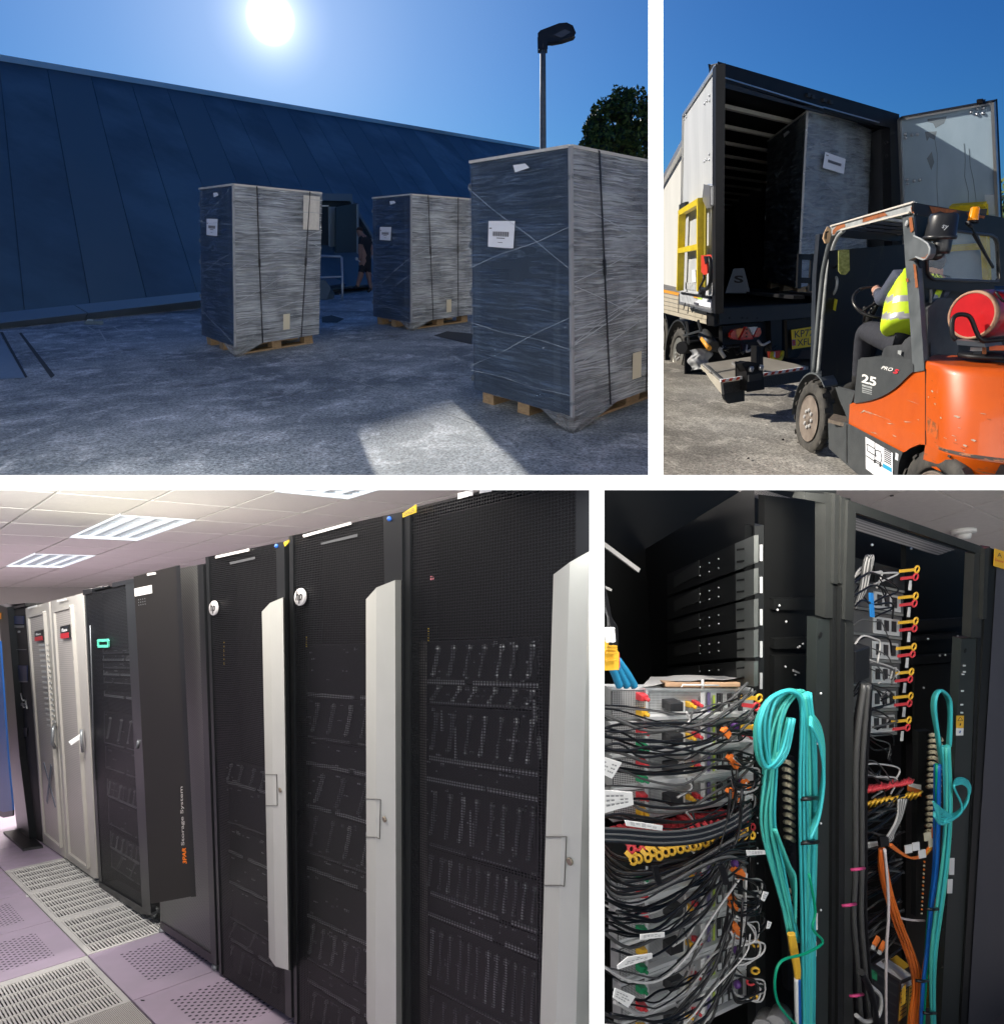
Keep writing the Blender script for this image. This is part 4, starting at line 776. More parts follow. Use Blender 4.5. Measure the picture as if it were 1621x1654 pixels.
# folding warning board with an S
sb = thing('warning_board', W(1192, 472, 11.5), 'dim grey folding board marked S on the trailer floor', 'warning board')
bz = 11.6; MB().ext([W(x, y, bz) for x, y in [(1184, 434), (1201, 433), (1211, 473), (1171, 473)]], FW * .04).build('board', mat('board_grey_blue', (.08, .10, .13), .6), sb)
text('S', [W(1185, 457, bz - .02), W(1200, 457, bz - .02), W(1200, 445, bz - .02), W(1185, 445, bz - .02)], blackm, 'lettering', sb, bold=.03)

# =====================================================================================
# forklift
# =====================================================================================
vL, vR = (935, 450), (2240, 450); E = nrm(ray(*vR)); Lf = nrm(ray(*vL))
FC = G2(1325, 741); FS = plane_dirs(FC, Lf, n2); SE = FS(1493.5, 718); FR = plane_dirs(SE, E, n2)
FSE = lambda x, y, e: plane_dirs(FC + E * e, Lf, n2)(x, y)
FRE = lambda x, y, k: plane_dirs(SE + Lf * k, E, n2)(x, y)
uF = nrm(FS(1494, 592) - SE)
fk = thing('forklift', FC, 'orange and dark grey forklift with a driver, seen from its rear left', 'forklift')
rustor = mat('orange_paint', (.60, .098, .005), .32, col2=(.52, .08, .005), vs=2.5, coat=.35, bump=.03, bs=10, rough2=.45)
rustw = mat('orange_paint_worn', (.58, .095, .005), .35, col2=(.20, .11, .06), vs=7, stretch=(1, 1, 4), lo=.60, hi=.68, coat=.2)
dpan = mat('charcoal_plastic', (.045, .05, .055), .5, col2=(.06, .066, .07), vs=8, bump=.15, bs=120); gsteel = mat('grey_worn_steel', (.085, .098, .105), .45, metal=.2, col2=(.13, .145, .155), vs=6, rough2=.6)
rust = mat('rust', (.36, .11, .03), .8, col2=(.20, .06, .02), vs=18); gpale = mat('scratched_pale', (.42, .44, .44), .5, col2=(.25, .27, .28), vs=9)
def fs(px, t, m, name, d=0, par=fk, bevel=.006): return MB().ext([FS(x, y, d) for x, y in px], E * t).build(name, m, par, bevel=bevel)
def decal(px, m, name, par, pl=FS, d=.004): return MB().poly([pl(x, y, d) for x, y in px]).build(name, m, par)
crv = [(1378.5, 650), (1392.4, 648.5), (1406, 645.5), (1420.3, 640.6), (1432, 634.5), (1443.5, 626.7), (1452, 619.5), (1459.7, 611.6), (1467, 604.5), (1473.6, 599)]
op = fs([(1372, 654)] + [(x, y + 1) for x, y in crv] + [(1493, 597), (1493, 717), (1484, 716), (1476, 719.3), (1468, 723), (1462, 727.5), (1456, 730), (1370.4, 683.6)], .35, rustor, 'side_panel')
dp = fs([(1385.5, 582), (1400, 580.5), (1473.6, 589)] + crv[::-1], .32, dpan, 'control_panel', d=.015)
wht = mat('white_print', (.82, .82, .80), .5); rdp = mat('red_print', (.75, .03, .05), .5)
def tq(x0, y0, x1, y1, x2, y2, x3, y3, pl=FS, d=.021): return [pl(x0, y0, d), pl(x1, y1, d), pl(x2, y2, d), pl(x3, y3, d)]
text('25', tq(1390.5, 617.5, 1414, 624.5, 1415, 610, 1391.5, 603.5), wht, 'lettering', dp, bold=.03)
text('PRO', tq(1422, 595.8, 1440, 600.5, 1442, 594.5, 1423.5, 590.5), wht, 'lettering', dp, bold=.02, shear=.3)
text('5', tq(1441, 602.5, 1450, 605, 1451.5, 597.5, 1442.5, 595), rdp, 'lettering', dp, bold=.03, shear=.3)
for (y0, h) in ((620.5, 3.2), (625.5, 2.0), (629.2, 1.6), (632, 1.6)): decal([(1391.5, y0), (1407.5, y0 + 4.4), (1407.5, y0 + h + 4.4), (1391.5, y0 + h)], gpale, 'small_print', dp, d=.02)
sk = fs([(1337, 677), (1367, 684), (1456, 731), (1450, 748), (1446, 790), (1405, 782), (1366, 749), (1338, 723)], .35, dpan, 'chassis_skirt', d=.012)
decal([(1366, 686), (1367.4, 686), (1367.6, 748), (1366.2, 748)], blackm, 'skirt_joint', sk, d=.014)
stk = decal([(1397, 705.5), (1441, 732), (1441, 790), (1397.5, 757)], paper, 'sticker', sk, d=.018)
mb = MB(); ln = lambda pts: [mb.bar(FS(*p, .02), FS(*q, .02), .007, FS.n, .002) for p, q in zip(pts[:-1], pts[1:])]
ln([(1399, 717), (1412, 725), (1414, 737), (1400, 728), (1399, 717)]); ln([(1412, 715), (1412, 741)]); ln([(1413, 727), (1421, 729), (1423.5, 740), (1421, 748), (1413, 743)]); ln([(1398, 736), (1416, 748), (1425, 753)])
for (x, y, r) in ((1412, 745, .016), (1421, 751, .016)): mb.lathe3(FS(x, y, .02), FS.n, Lf, n2, [(0, r), (.002, r), (.002, r * .8), (0, r * .8)], 14)
for i in range(7): ln([(1427, 725 + i * 3.2), (1438, 731.4 + i * 3.2)])
mb.build('line_drawing', darkst, stk); decal([(1425, 748), (1439, 756), (1439, 763), (1425, 755)], mat('label_cyan', (.02, .35, .60), .5), 'blue_label', stk, d=.02)
decal([(1445.5, 731), (1450, 733.5), (1449.5, 744.5), (1445, 742)], paper, 'white_label', sk, d=.016)
# steps and cab floor
slf = lambda px, z0, up, m, nm: MB().ext([W(x, y, z0) for x, y in px], FW * up).build(nm, m, fk)
STP = plane_dirs(FS(1366, 684), E, Lf)
mb = MB(); mb.ext([STP(1337, 677), STP(1367, 684.5), STP(1371, 674), STP(1346, 668)], -n2 * .03).build('step_tread', mat('tread_brown', (.10, .08, .065), .8, bump=.8, bs=60, col2=(.16, .13, .10), vs=20), fk)
CFp = plane_dirs(FS(1374, 652), E, Lf); mb = MB(); mb.ext([CFp(1350, 626), CFp(1379, 640), CFp(1383, 620), CFp(1356, 618)], -n2 * .04).build('cab_floor', dpan, fk)
fs([(1349, 626), (1379, 634), (1373, 654), (1370, 683), (1364, 665), (1355, 645)], .05, dpan, 'step_riser', d=-.02)
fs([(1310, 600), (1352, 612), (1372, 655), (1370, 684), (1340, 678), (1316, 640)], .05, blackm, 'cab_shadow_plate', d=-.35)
# wheels
wf = bpy.data.objects.new('wheel', None); COL.objects.link(wf); _place(wf, FS(1304, 673), fk)
wheel(FS(1304.5, 676, .03), E, Lf * 1.28, n2, .352, .20, wf, lug=15, rim=rimb, fr=.62, nuts=8)
wr_ = bpy.data.objects.new('wheel', None); COL.objects.link(wr_); _place(wr_, FS(1518, 815), fk)
wheel(FS(1506, 812, -.02), E, Lf * 1.45, n2, .325, .18, wr_, lug=13, rim=rimb, fr=.6, nuts=6)
MB().ext([FS(x, y, -.22) for x, y in [(1450, 735), (1470, 715), (1540, 720), (1640, 760), (1640, 830), (1450, 830)]], E * .05).build('wheel_arch', blackm, fk)
# front mudguard over the drive wheel
mb = MB(); cgd = FS(1304.5, 676, .03); arc = [cgd + (Lf * 1.3 * math.cos(t) + n2 * math.sin(t)) * .42 for t in np.linspace(-.15, 2.2, 14)][::-1]
for p, q in zip(arc[:-1], arc[1:]): mb.box8([p, q, q + E * .26, p + E * .26, p + n2 * .015, q + n2 * .015, q + E * .26 + n2 * .015, p + E * .26 + n2 * .015])
mb.build('mudguard', gsteel, fk)
# counterweight: plan follows the photographed foot line, wrapped round to the rear
CWb = Plane(SE, n2); foot = [CWb(1493.5, 718), CWb(1507, 724.5), CWb(1522, 731), CWb(1545, 737), CWb(1575, 742.5), CWb(1621, 748.5), CWb(1680, 754)]
plan = spline(foot, 30); ctop = 1.0
Hc = float(np.linalg.norm(FS(1494, 592) - SE)); inw = nrm(E * .5 + Lf * .87)
def cw(u, v):
    k = u * (len(plan) - 1); i = min(int(k), len(plan) - 2); p = lerp(plan[i], plan[i + 1], k - i)
    ht = Hc * (1 + .02 * u)
    if v < .86: return p + uF * (ht * v / .86 * .97) + inw * (.02 * math.sin(v / .86 * 3.14) * -1)
    t = (v - .86) / .14 * math.pi / 2; return p + uF * (ht * .97 + .05 * math.sin(t)) + inw * (.06 * (1 - math.cos(t)))
mb = MB(); mb.grid(cw, 30, 26); cwm = mb.build('counterweight', rustor, fk, kind='open')
topc = [cw(u, 1) for u in np.linspace(0, 1, 20)]; MB().poly(topc + [topc[-1] + Lf * .8, topc[0] + E * .35 + Lf * .15]).build('counterweight_top', rustor, fk)
mb = MB(); mb.grid(lambda u, v: cw(u, .0) - uF * (.14 * v * (1 - .0 * u)) + inw * (.10 * v), 30, 4); mb.build('counterweight_lip', rustw, fk, kind='open')
mb = MB(); mb.grid(lambda u, v: cw(.25 + .75 * u, .02 + .035 * v) - inw * .012, 24, 2); mb.build('scraped_edge', mat('scraped_paint', (.45, .16, .06), .6, col2=(.05, .04, .035), vs=14, stretch=(1, 1, 5), lo=.42, hi=.52), cwm, kind='open')
def cwd(u, v, d=.006): return cw(u, v) - inw * d
mb = MB(); mb.quad(cwd(.03, .15), cwd(.24, .12), cwd(.24, .28), cwd(.03, .33)).build('scuffed_patch', mat('scuff_orange', (.55, .10, .01), .6, col2=(.22, .07, .02), vs=24, lo=.45, hi=.6), cwm)
for (u, v, w) in ((.45, .42, .05), (.27, .37, .02), (.16, .50, .02), (.04, .55, .012), (.55, .13, .03), (.47, .17, .01), (.62, .2, .03), (.10, .63, .03)):
    mb = MB(); mb.poly([cwd(u, v), cwd(u + w, v - .012), cwd(u + w * 1.5, v + .002), cwd(u + w * .8, v + .012), cwd(u + w * .2, v + .010)]).build('scratch', mat('bare_scratch', (.30, .2, .12), .6, col2=(.5, .42, .34), vs=30), cwm)
decal([(1493, 596), (1494.6, 596), (1494.6, 718), (1493, 718)], blackm, 'panel_gap', op, d=.003)
rw = random.Random(21)
for k in range(26):
    u, v = rw.random() * .9, rw.uniform(.05, .8); w = rw.uniform(.006, .05)
    if k < 16: MB().poly([cwd(u, v), cwd(min(1, u + w), v - .004), cwd(min(1, u + w * 1.1), v), cwd(u + w * .3, v + .005)]).build('scratch', MATS['bare_scratch'] if k % 2 else rust, cwm)
    else: x, y = rw.uniform(1385, 1480), rw.uniform(662, 700); decal([(x, y), (x + rw.uniform(4, 16), y + rw.uniform(1, 6)), (x + 3, y + 1.8)], MATS['bare_scratch'], 'scratch', op, d=.003)
for pts in ([(1455, 642), (1462, 645), (1484, 653), (1470, 648.5)], [(1441, 702), (1447, 705), (1446, 706), (1441, 703.4)], [(1388, 668), (1394, 662), (1440, 680), (1396, 664)]): decal(pts, mat('bare_scratch', (.3, .2, .12)), 'scratch', op)
# pillar, cowl, overhead guard
pl2 = fs([(1457, 349), (1474, 347), (1479.5, 425), (1491, 597), (1474, 600), (1470, 530), (1462, 425)], .09, gsteel, 'rear_pillar', d=.01)
decal([(1474, 347), (1479.5, 425), (1480, 460), (1476.5, 460), (1473, 425), (1470, 352)], rust, 'rust_patch', pl2, d=.016) if False else None
for pts in ([(1467, 352), (1472, 350), (1474.5, 372), (1470, 376), (1468, 366)], [(1474, 426), (1478, 428), (1482, 464), (1477.5, 465)], [(1462, 450), (1465.5, 449), (1466.5, 455), (1463, 456)]): decal(pts, rust, 'rust_patch', pl2, d=.018)
cwl = fs([(1459, 382), (1475, 381), (1486, 386), (1497, 393), (1501, 401), (1500, 410), (1495, 418), (1490, 419.5), (1478, 414.5), (1463, 421)], .10, gsteel, 'pillar_cowl', d=.09, bevel=.003)
mb = MB(); rimp = [(1475, 381), (1486, 386), (1497, 393), (1501, 401), (1500, 410), (1495, 418), (1490, 419.5), (1478, 415)]; mb.tube([FS(x, y, .10) for x, y in rimp], .006, 6); mb.build('cowl_edge', gpale, cwl); decal([(1484, 416), (1490, 418.5), (1496, 416), (1499, 411), (1497, 410), (1493, 415.5), (1488, 416)], rust, 'rust_patch', cwl, d=.093)
MB().lathe(FS(1465, 361, .015), FS.n, [(0, .022), (.01, .022), (.014, .012)], 12).build('bolt_cap', gpale, pl2)
gr = fs([(1340.5, 365.5), (1475, 326.5), (1475.5, 345.5), (1467.5, 342), (1358, 371), (1351, 374), (1347, 379.5), (1342.5, 379.5)], .05, gpale, 'guard_rail', d=.02, bevel=.003)
for pts in ([(1351, 364.5), (1363, 361), (1364.5, 366.5), (1357, 369), (1350, 373), (1347, 378.5), (1343.5, 378.5), (1344, 372)], [(1393, 351), (1426, 342), (1432.5, 347.5), (1392, 359.5)], [(1470, 334), (1474.5, 334), (1475, 345), (1471, 343)]): decal(pts, rust, 'rust_patch', gr, d=.024)
mb = MB(); mb.bar(FS(1340.5, 365.3, .03), FS(1475, 326.3, .03), .012, n2, .012); mb.bar(FS(1357, 371.5, .03), FS(1468, 343, .03), .012, n2, .012); mb.build('guard_edge', mat('pale_edge', (.60, .56, .50), .5), gr)
gtop = plane_dirs(FS(1475, 327, .02), E, Lf); a_, b_ = FS(1475, 328, .02), FS(1341, 366, .02)
FRg = plane_dirs(FS(1475.5, 345, .02), E, n2)
mb = MB(); mb.ext([FRg(x, y, .0) for x, y in [(1475.5, 327), (1660, 358.5), (1660, 380), (1475.5, 346)]], Lf * .04).build('guard_rear_beam', blackm, fk)
for pts in ([(1500, 333), (1545, 340), (1530, 346), (1518, 341), (1505, 345)], [(1560, 343), (1590, 349), (1588, 353), (1562, 348)]): decal(pts, rust, 'rust_patch', fk, pl=FRg, d=.004)
mb = MB()
for i in range(6):
    f0 = .04 + i * .155; p = lerp(FS(1470, 340, -.02), FS(1350, 373, -.02), f0) ; mb = MB(); mb.bar(p, p + E * 1.3, .05, n2, .02); mb.build('guard_slat', gpale if i < 3 else darkst, fk)
mb = MB(); mb.bar(a_ + E * 1.35, b_ + E * 1.35, .05, n2, .08); mb.bar(FS(1345, 376, .0), FS(1345, 376, .0) + E * 1.35, .08, n2, .06); mb.build('guard_frame', blackm, fk)
slab(plane_dirs(FS(1336, 380, .05), RT, UP), [(1331, 375), (1336, 365.5), (1341, 370), (1341.5, 380), (1338, 392), (1332.5, 392), (1329, 384)], .02, mat('tan_steel', (.55, .38, .22), .6), 'guard_end_plate', fk)
slab(plane_dirs(FS(1336, 380, .05), RT, UP), [(1333, 374), (1337.4, 373), (1337.4, 375.2), (1335, 376), (1334.2, 386), (1332.4, 384)], .01, blackm, 'plate_slot', fk, d=.012)
apl = [(1358, 371), (1350, 378), (1344, 389), (1339.5, 402), (1335.5, 420), (1331, 443), (1327, 480), (1323.5, 517), (1320, 560), (1316, 604)]
for dx, m_, r_ in ((-3.0, gsteel, .022), (4.2, gpale, .017), (.8, blackm, .026)):
    mb = MB(); mb.tube(spline([FS(x + dx, y + (1.5 if dx > 3 else 0), .0 if dx != .8 else -.03) for x, y in apl], 36), r_ if dx != .8 else .03, 8); mb.build('front_pillar', m_, fk)
# mast, carriage, forks
MZ = FS(1316, 560, -.1); mp_ = plane_dirs(MZ, E, n2); mastm = mat('mast_navy', (.018, .024, .035), .45, col2=(.03, .037, .05), vs=3)
for px in ([(1323, 378), (1341, 380), (1337, 402), (1330, 443), (1323, 517), (1319, 606), (1314, 606), (1315.5, 517), (1317.5, 443)], [(1340, 400), (1346, 400), (1337, 470), (1328, 560), (1322, 606), (1316, 606)]): MB().ext([mp_(x, y) for x, y in px], Lf * .12).build('mast_channel', mastm, fk)
text('DOOSAN', [mp_(1332, 474.5, .02), mp_(1339, 426, .02), mp_(1333.6, 424, .02), mp_(1326.4, 473.5, .02)], mat('pale_blue_print', (.5, .6, .7), .5), 'lettering', fk, bold=.02, shear=.25)
slab(mp_, [(1323.5, 484), (1326.6, 484), (1322, 514), (1319.4, 514)], .004, paper, 'mast_label', fk, d=.015)
cz = plane_dirs(FS(1310, 470, -.2) + Lf * .4, E, n2)
mb = MB()
for px in ([(1289, 410), (1322, 411), (1322, 420), (1289, 419)], [(1288, 448), (1320, 449), (1320, 458), (1287, 457)], [(1289, 410), (1295, 410), (1293, 466), (1287, 465)], [(1310, 410), (1322, 411), (1316, 470), (1306, 470)]): mb.ext([cz(x, y) for x, y in px], Lf * .06)
mb.build('fork_carriage', blackm, fk)
MB().bar(cz(1290, 480), cz(1290, 480) + Lf * 2.4, .12, n2, .04).build('fork', blackm, fk); MB().bar(cz(1345, 478), cz(1345, 478) + Lf * 2.2, .12, n2, .04).build('fork', blackm, fk)
# inside of the cab
CB = plane_dirs(FS(1400, 560, 0) + E * 1.05, Lf, n2)
fx = plane_dirs(FS(1345, 500, 0) + Lf * .05, E, n2)
MB().quad(fx(1338, 405), fx(1490, 392), fx(1490, 640), fx(1325, 620)).build('dash_bulkhead', mat('scratched_screen', (.006, .006, .007), .6, col2=(.022, .024, .012), vs=9, stretch=(1, 1, .6), lo=.56, hi=.72), fk)
mir = slab(plane_dirs(FS(1362, 425, .04), RT, UP), [(1355, 404), (1370, 404), (1371, 436), (1366, 442), (1359, 441), (1355, 436)], .02, mat('mirror_reflection', (.42, .44, .16), .3, metal=.7, col2=(.2, .22, .06), vs=40), 'wing_mirror', fk, bevel=.004)  # green reflection of the hedge painted into the mirror's colour
mb = MB(); mb.tube([FS(1345, 436, .03), FS(1355, 424, .03)], .008, 6); mb.build('mirror_arm', blackm, fk)
mb = MB(); mb.tube(spline([FS(x, y, .0) for x, y in ((1348, 446), (1351, 452), (1350, 465), (1346, 474), (1343, 476))], 14), .012, 8); mb.build('grab_handle', gpale, fk)
decal([(1342, 480), (1352, 484), (1349, 502.5), (1338, 497)], mat('label_yellow', (.70, .68, .05), .6), 'yellow_label', fk, d=-.02)
swc = FSE(1416, 488, .30); ax = nrm(n2 * .75 - Lf * .62); X_ = nrm(np.cross(ax, E)); Y_ = nrm(np.cross(ax, X_)); mb = MB(); mb.tube([swc + (X_ * math.cos(t) + Y_ * math.sin(t)) * .19 for t in np.linspace(0, 2 * math.pi, 33)], .014, 8); mb.tube([swc - Y_ * .18, swc + Y_ * .18], .012, 6); mb.tube([swc, swc - ax * .45], .03, 8); mb.build('steering_wheel', mat('wheel_black', (.02, .02, .02), .3), fk)
mb = MB(); mb.tube([FSE(1394, 520, .2), FSE(1397, 500, .2)], .01, 6); mb.ball(FSE(1396.5, 498, .2), .022, 8); mb.build('hydraulic_lever', blackm, fk)
seatm = mat('seat_vinyl', (.035, .038, .042), .5, col2=(.06, .064, .07), vs=7)
fs([(1425, 572), (1427, 566), (1432, 562), (1455, 560), (1461, 552), (1468, 547), (1472, 548), (1473, 588), (1440, 583), (1424, 578)], .30, seatm, 'seat_console', d=-.02, bevel=.015)
fs([(1386, 583), (1390, 579), (1424, 577), (1473, 582), (1473, 589), (1386, 584)], .5, dpan, 'engine_cover', d=.0)
decal([(1449, 566), (1455, 566), (1454, 574), (1449, 571)], gpale, 'recliner_dial', fk, d=.0)
sbk = MB(); sbk.ext([FRE(x, y, .45) for x, y in [(1500, 500), (1512, 488), (1535, 486), (1545, 500), (1545, 600), (1497, 596)]], Lf * .1); sbk.build('seat_back', seatm, fk, bevel=.02)
MB().ext([FRE(x, y, .6) for x, y in [(1480, 460), (1700, 480), (1700, 620), (1490, 600)]], Lf * .04).build('engine_bulkhead', blackm, fk)
# rear window panel, glass, wiper
PA = plane_dirs(FS(1482, 430, .0), E, n2)
fo = [(1478, 348), (1660, 375), (1660, 487), (1486, 464)]; wi = [(1494, 380), (1498, 372), (1506, 369), (1600, 380), (1608, 385), (1611, 394), (1614, 449), (1611, 454), (1604, 455), (1508, 451), (1501, 447), (1497, 438)]
mb = MB(); outr = [(1478, 348), (1478.2, 347.9), (1490, 349.5), (1640, 372), (1660, 375), (1660, 420), (1660, 487), (1640, 484.5), (1600, 479), (1500, 466), (1486, 464), (1482, 400)]
for i in range(12):
    j = (i + 1) % 12; a0, a1, b0, b1 = PA(*outr[i]), PA(*outr[j]), PA(*wi[i]), PA(*wi[j]); mb.quad(a0, a1, b1, b0); mb.quad(b0, b1, b1 + Lf * .05, b0 + Lf * .05)
mb.build('rear_window_frame', blackm, fk)
mb = MB(); mb.tube([PA(x, y, .005) for x, y in wi + wi[:1]], .012, 6); mb.build('window_seal', mat('seal_black', (.03, .03, .03), .4), fk)
gl = mat('scratched_glass', (.55, .62, .68), .08, alpha=.28, col2=(.75, .8, .85), vs=20, spec=.6); MB().poly([PA(x, y, -.01) for x, y in wi]).build('rear_window', gl, fk)
mb = MB(); mb.bar(PA(1566, 362, .06), PA(1600, 428, .03), .012, PA.n); mb.bar(PA(1571, 378, .04), PA(1603, 432, .02), .018, PA.n, .012); mb.tube([PA(1561, 360, .05), PA(1568, 366, .06)], .015, 6); mb.build('wiper', blackm, fk)
# intake canister and beacon
cc_ = PA(1517, 372, .12); ax = n2; px = lambda k: k * np.linalg.norm(cc_ - EYE) / F
mb = MB(); z_ = float((cc_ - EYE) @ FW); c0 = W(1517, 384, z_)
mb.lathe(c0, n2, [(-px(4), px(10)), (-px(2), px(19)), (px(2), px(20)), (px(2.5), px(18)), (px(26), px(17)), (px(29), px(15)), (px(29.5), px(2))], 28); mb.lathe(W(1518, 410, z_), n2, [(0, px(10)), (px(4), px(11)), (px(21), px(11)), (px(23), px(9))], 20); mb.tube(spline([W(1518, 409, z_), W(1512, 413, z_), W(1500, 411, z_ + .1), W(1488, 405, z_ + .15)], 10), px(6), 10); can = mb.build('air_intake', mat('intake_black', (.02, .021, .023), .35), fk)
text('sy', [W(1520, 371, z_ - .11), W(1531.5, 373, z_ - .105), W(1531.5, 364.5, z_ - .105), W(1520, 362.5, z_ - .11)], wht, 'lettering', can, shear=.4)
bz_ = float((FRg(1570, 350, .08) - EYE) @ FW); pb = lambda k: k * bz_ / F; mb = MB(); mb.lathe(W(1570, 357, bz_), n2, [(0, pb(7.5)), (pb(3), pb(8)), (pb(4), pb(7.4)), (pb(19), pb(6.6)), (pb(21), pb(5)), (pb(21.5), .002)], 22); bc = mb.build('beacon', mat('beacon_amber', (.95, .35, .0), .15, coat=.8, spec=.6, trans=.3, emit=(1, .35, 0), es=.12), fk)
mb = MB(); mb.lathe(W(1570, 361, bz_), n2, [(0, pb(8)), (pb(4), pb(9)), (pb(5), pb(8))], 22); mb.tube([W(1552, 362, bz_), W(1570, 362, bz_)], .012, 6); mb.build('beacon_base', blackm, fk)
# gas bottle in its cradle
gb = thing('gas_bottle', FR(1569, 509, .2), 'red gas bottle lying in its cradle on the back of the forklift', 'gas bottle')
gz = float((FR(1569, 509, .05) - EYE) @ FW); gx_ = nrm(E * .8 + RT * .25 + n2 * .02); pg = gz / F; gc = W(1569, 509, gz); Xg = nrm(np.cross(gx_, n2)); redp = mat('red_bottle', (.55, .012, .015), .28, col2=(.42, .01, .012), vs=5, coat=.3); tanr = mat('worn_collar', (.45, .28, .18), .7, col2=(.30, .16, .10), vs=12)
Xs = Xg * .80 if True else Xg
mb = MB(); R_ = 38 * pg; mb.lathe3(gc, gx_, Xg * .98, n2, [(.05, .001), (.05, R_ * .3), (.07, R_ * .62), (.10, R_ * .82)], 36); mb.lathe3(gc, gx_, Xg * .98, n2, [(.02, R_ * .86), (.0, R_ * .88), (-.005, R_ * .9)], 36); mb.lathe3(gc, gx_, Xg * .98, n2, [(.02, R_ * .99), (.10, R_ * 1.02), (.52, R_ * 1.02), (.6, R_ * .9), (.64, R_ * .4)], 36); mb.build('bottle', redp, gb)
mb = MB(); mb.lathe3(gc, gx_, Xg * .98, n2, [(.10, R_ * .84), (.0, R_ * .88), (-.01, R_ * .92), (-.005, R_ * 1.0), (.03, R_ * 1.02)], 36); mb.build('collar', tanr, gb)
MB().lathe(gc + gx_ * .03 - n2 * .02, -gx_, [(0, .03), (.02, .03), (.02, .012)], 12).build('valve_boss', blackm, gb)
text('LPG', [gc + gx_ * .045 - Xg * .015 + n2 * .02, gc + gx_ * .045 - Xg * .015 + n2 * .12, gc + gx_ * .045 + Xg * .02 + n2 * .12, gc + gx_ * .045 + Xg * .02 + n2 * .02], darkst, 'lettering', gb)
cz_ = gz - .06; mb = MB(); mb.tube(spline([W(x, y, cz_) for x, y in ((1543, 549), (1537, 540), (1537.5, 517), (1546, 508.5), (1560, 509), (1568, 516), (1576, 536), (1584, 549), (1600, 550), (1640, 546))], 40), .014, 8); mb.build('bottle_cradle', blackm, fk)
mb = MB(); mb.ext([W(x, y, cz_ + .02) for x, y in [(1543, 549), (1588, 553), (1592, 561), (1545, 557)]], E * .3); mb.build('cradle_plate', gsteel, fk)
for (x0, y0, x1, y1, m_, nm) in ((1566, 561, 1590, 567, gpale, 'swivel_bracket'), (1571, 567, 1584, 575, darkst, 'swivel_post'), (1585, 557, 1592, 572, rust, 'latch_lever'), (1597, 558, 1621, 566, rustor, 'orange_clip')):
    z = cz_ + .12; MB().box8([W(x0, y1, z), W(x1, y1, z), W(x1, y1, z + .1), W(x0, y1, z + .1), W(x0, y0, z), W(x1, y0, z), W(x1, y0, z + .1), W(x0, y0, z + .1)]).build(nm, m_, fk)
mb = MB(); mb.lathe(W(1592, 578, cz_ + .2), n2, [(0, .16), (.02, .165), (.03, .15), (.035, .02)], 28); mb.build('swivel_disc', blackm, fk)
mb = MB(); mb.tube(spline([PA(1487, 470, .02), PA(1490, 500, .02), PA(1497, 530, .03), PA(1495, 550, .03), PA(1502, 578, .03)], 20), .006, 5); mb.tube([PA(1502, 468, .02), PA(1503, 520, .02), PA(1504, 560, .02)], .012, 6); mb.build('loose_wire', gsteel, fk)
mb = MB(); mb.box8([W(1610, 468, gz - .1), W(1635, 468, gz - .1), W(1635, 468, gz), W(1610, 468, gz), W(1605, 470 - 1, gz - .1), W(1635, 462, gz - .1), W(1635, 462, gz), W(1605, 462, gz)]); mb.tube([W(1607, 471, gz - .16), W(1618, 486, gz - .16), W(1628, 488, gz - .16)], .008, 6); mb.build('bottle_strap', blackm, fk)
# ---------------- driver ----------------
dv = thing('person', FSE(1460, 570, .4), 'forklift driver in a yellow high-visibility vest, navy sleeves and dark trousers', 'person')
hv = mat('hivis_yellow', (.62, .80, .02), .55, col2=(.50, .70, .02), vs=4, bump=.35, bs=9, bdist=.03); hvd = hv; slv = mat('navy_sleeve', (.055, .065, .10), .85, bump=.4, bs=10, bdist=.03); trs = mat('dark_trousers', (.022, .024, .034), .85, bump=.45, bs=9, bdist=.04); skn = mat('skin', (.50, .27, .19), .55); hair = mat('beanie_grey', (.05, .05, .055), .9); sil = mat('reflective_silver', (.38, .38, .40), .35, metal=.3); shoe = mat('boot_black', (.02, .02, .02), .5)
Pd = FSE
J = {'pelvis': (Pd(1463, 558, .32), (.15, .13)), 'waist': (Pd(1461, 525, .34), (.14, .12)), 'chest': (Pd(1474, 478, .36), (.17, .14)), 'neckb': (Pd(1488, 452, .42), (.12, .10)), 'neck': (Pd(1498, 441, .45), .055), 'head': (Pd(1503, 426, .48), (.085, .09)), 'crown': (Pd(1503, 414, .48), (.06, .06)),
     'sh1': (Pd(1449, 449, .20), .078), 'el1': (Pd(1426, 487, .10), .066), 'wr1': (Pd(1419, 474, .22), .042), 'hd1': (Pd(1414, 468, .28), .036), 'sh2': (Pd(1522, 462, .66), .085), 'el2': (Pd(1480, 490, .72), .06), 'wr2': (Pd(1420, 470, .55), .04),
     'hp1': (Pd(1452, 553, .22), .115), 'kn1': (Pd(1398, 533, .20), .095), 'an1': (Pd(1388, 590, .22), .062), 'ft1': (Pd(1384, 622, .22), .05), 'to1': (Pd(1366, 628, .25), .045), 'hp2': (Pd(1458, 553, .46), .11), 'kn2': (Pd(1410, 533, .5), .09), 'an2': (Pd(1396, 590, .5), .06)}
Ed = [('pelvis', 'waist'), ('waist', 'chest'), ('chest', 'neckb'), ('neckb', 'neck'), ('neck', 'head'), ('head', 'crown'), ('neckb', 'sh1'), ('sh1', 'el1'), ('el1', 'wr1'), ('wr1', 'hd1'), ('neckb', 'sh2'), ('sh2', 'el2'), ('el2', 'wr2'), ('pelvis', 'hp1'), ('hp1', 'kn1'), ('kn1', 'an1'), ('an1', 'ft1'), ('ft1', 'to1'), ('pelvis', 'hp2'), ('hp2', 'kn2'), ('kn2', 'an2')]
jp = {k: v[0] for k, v in J.items()}
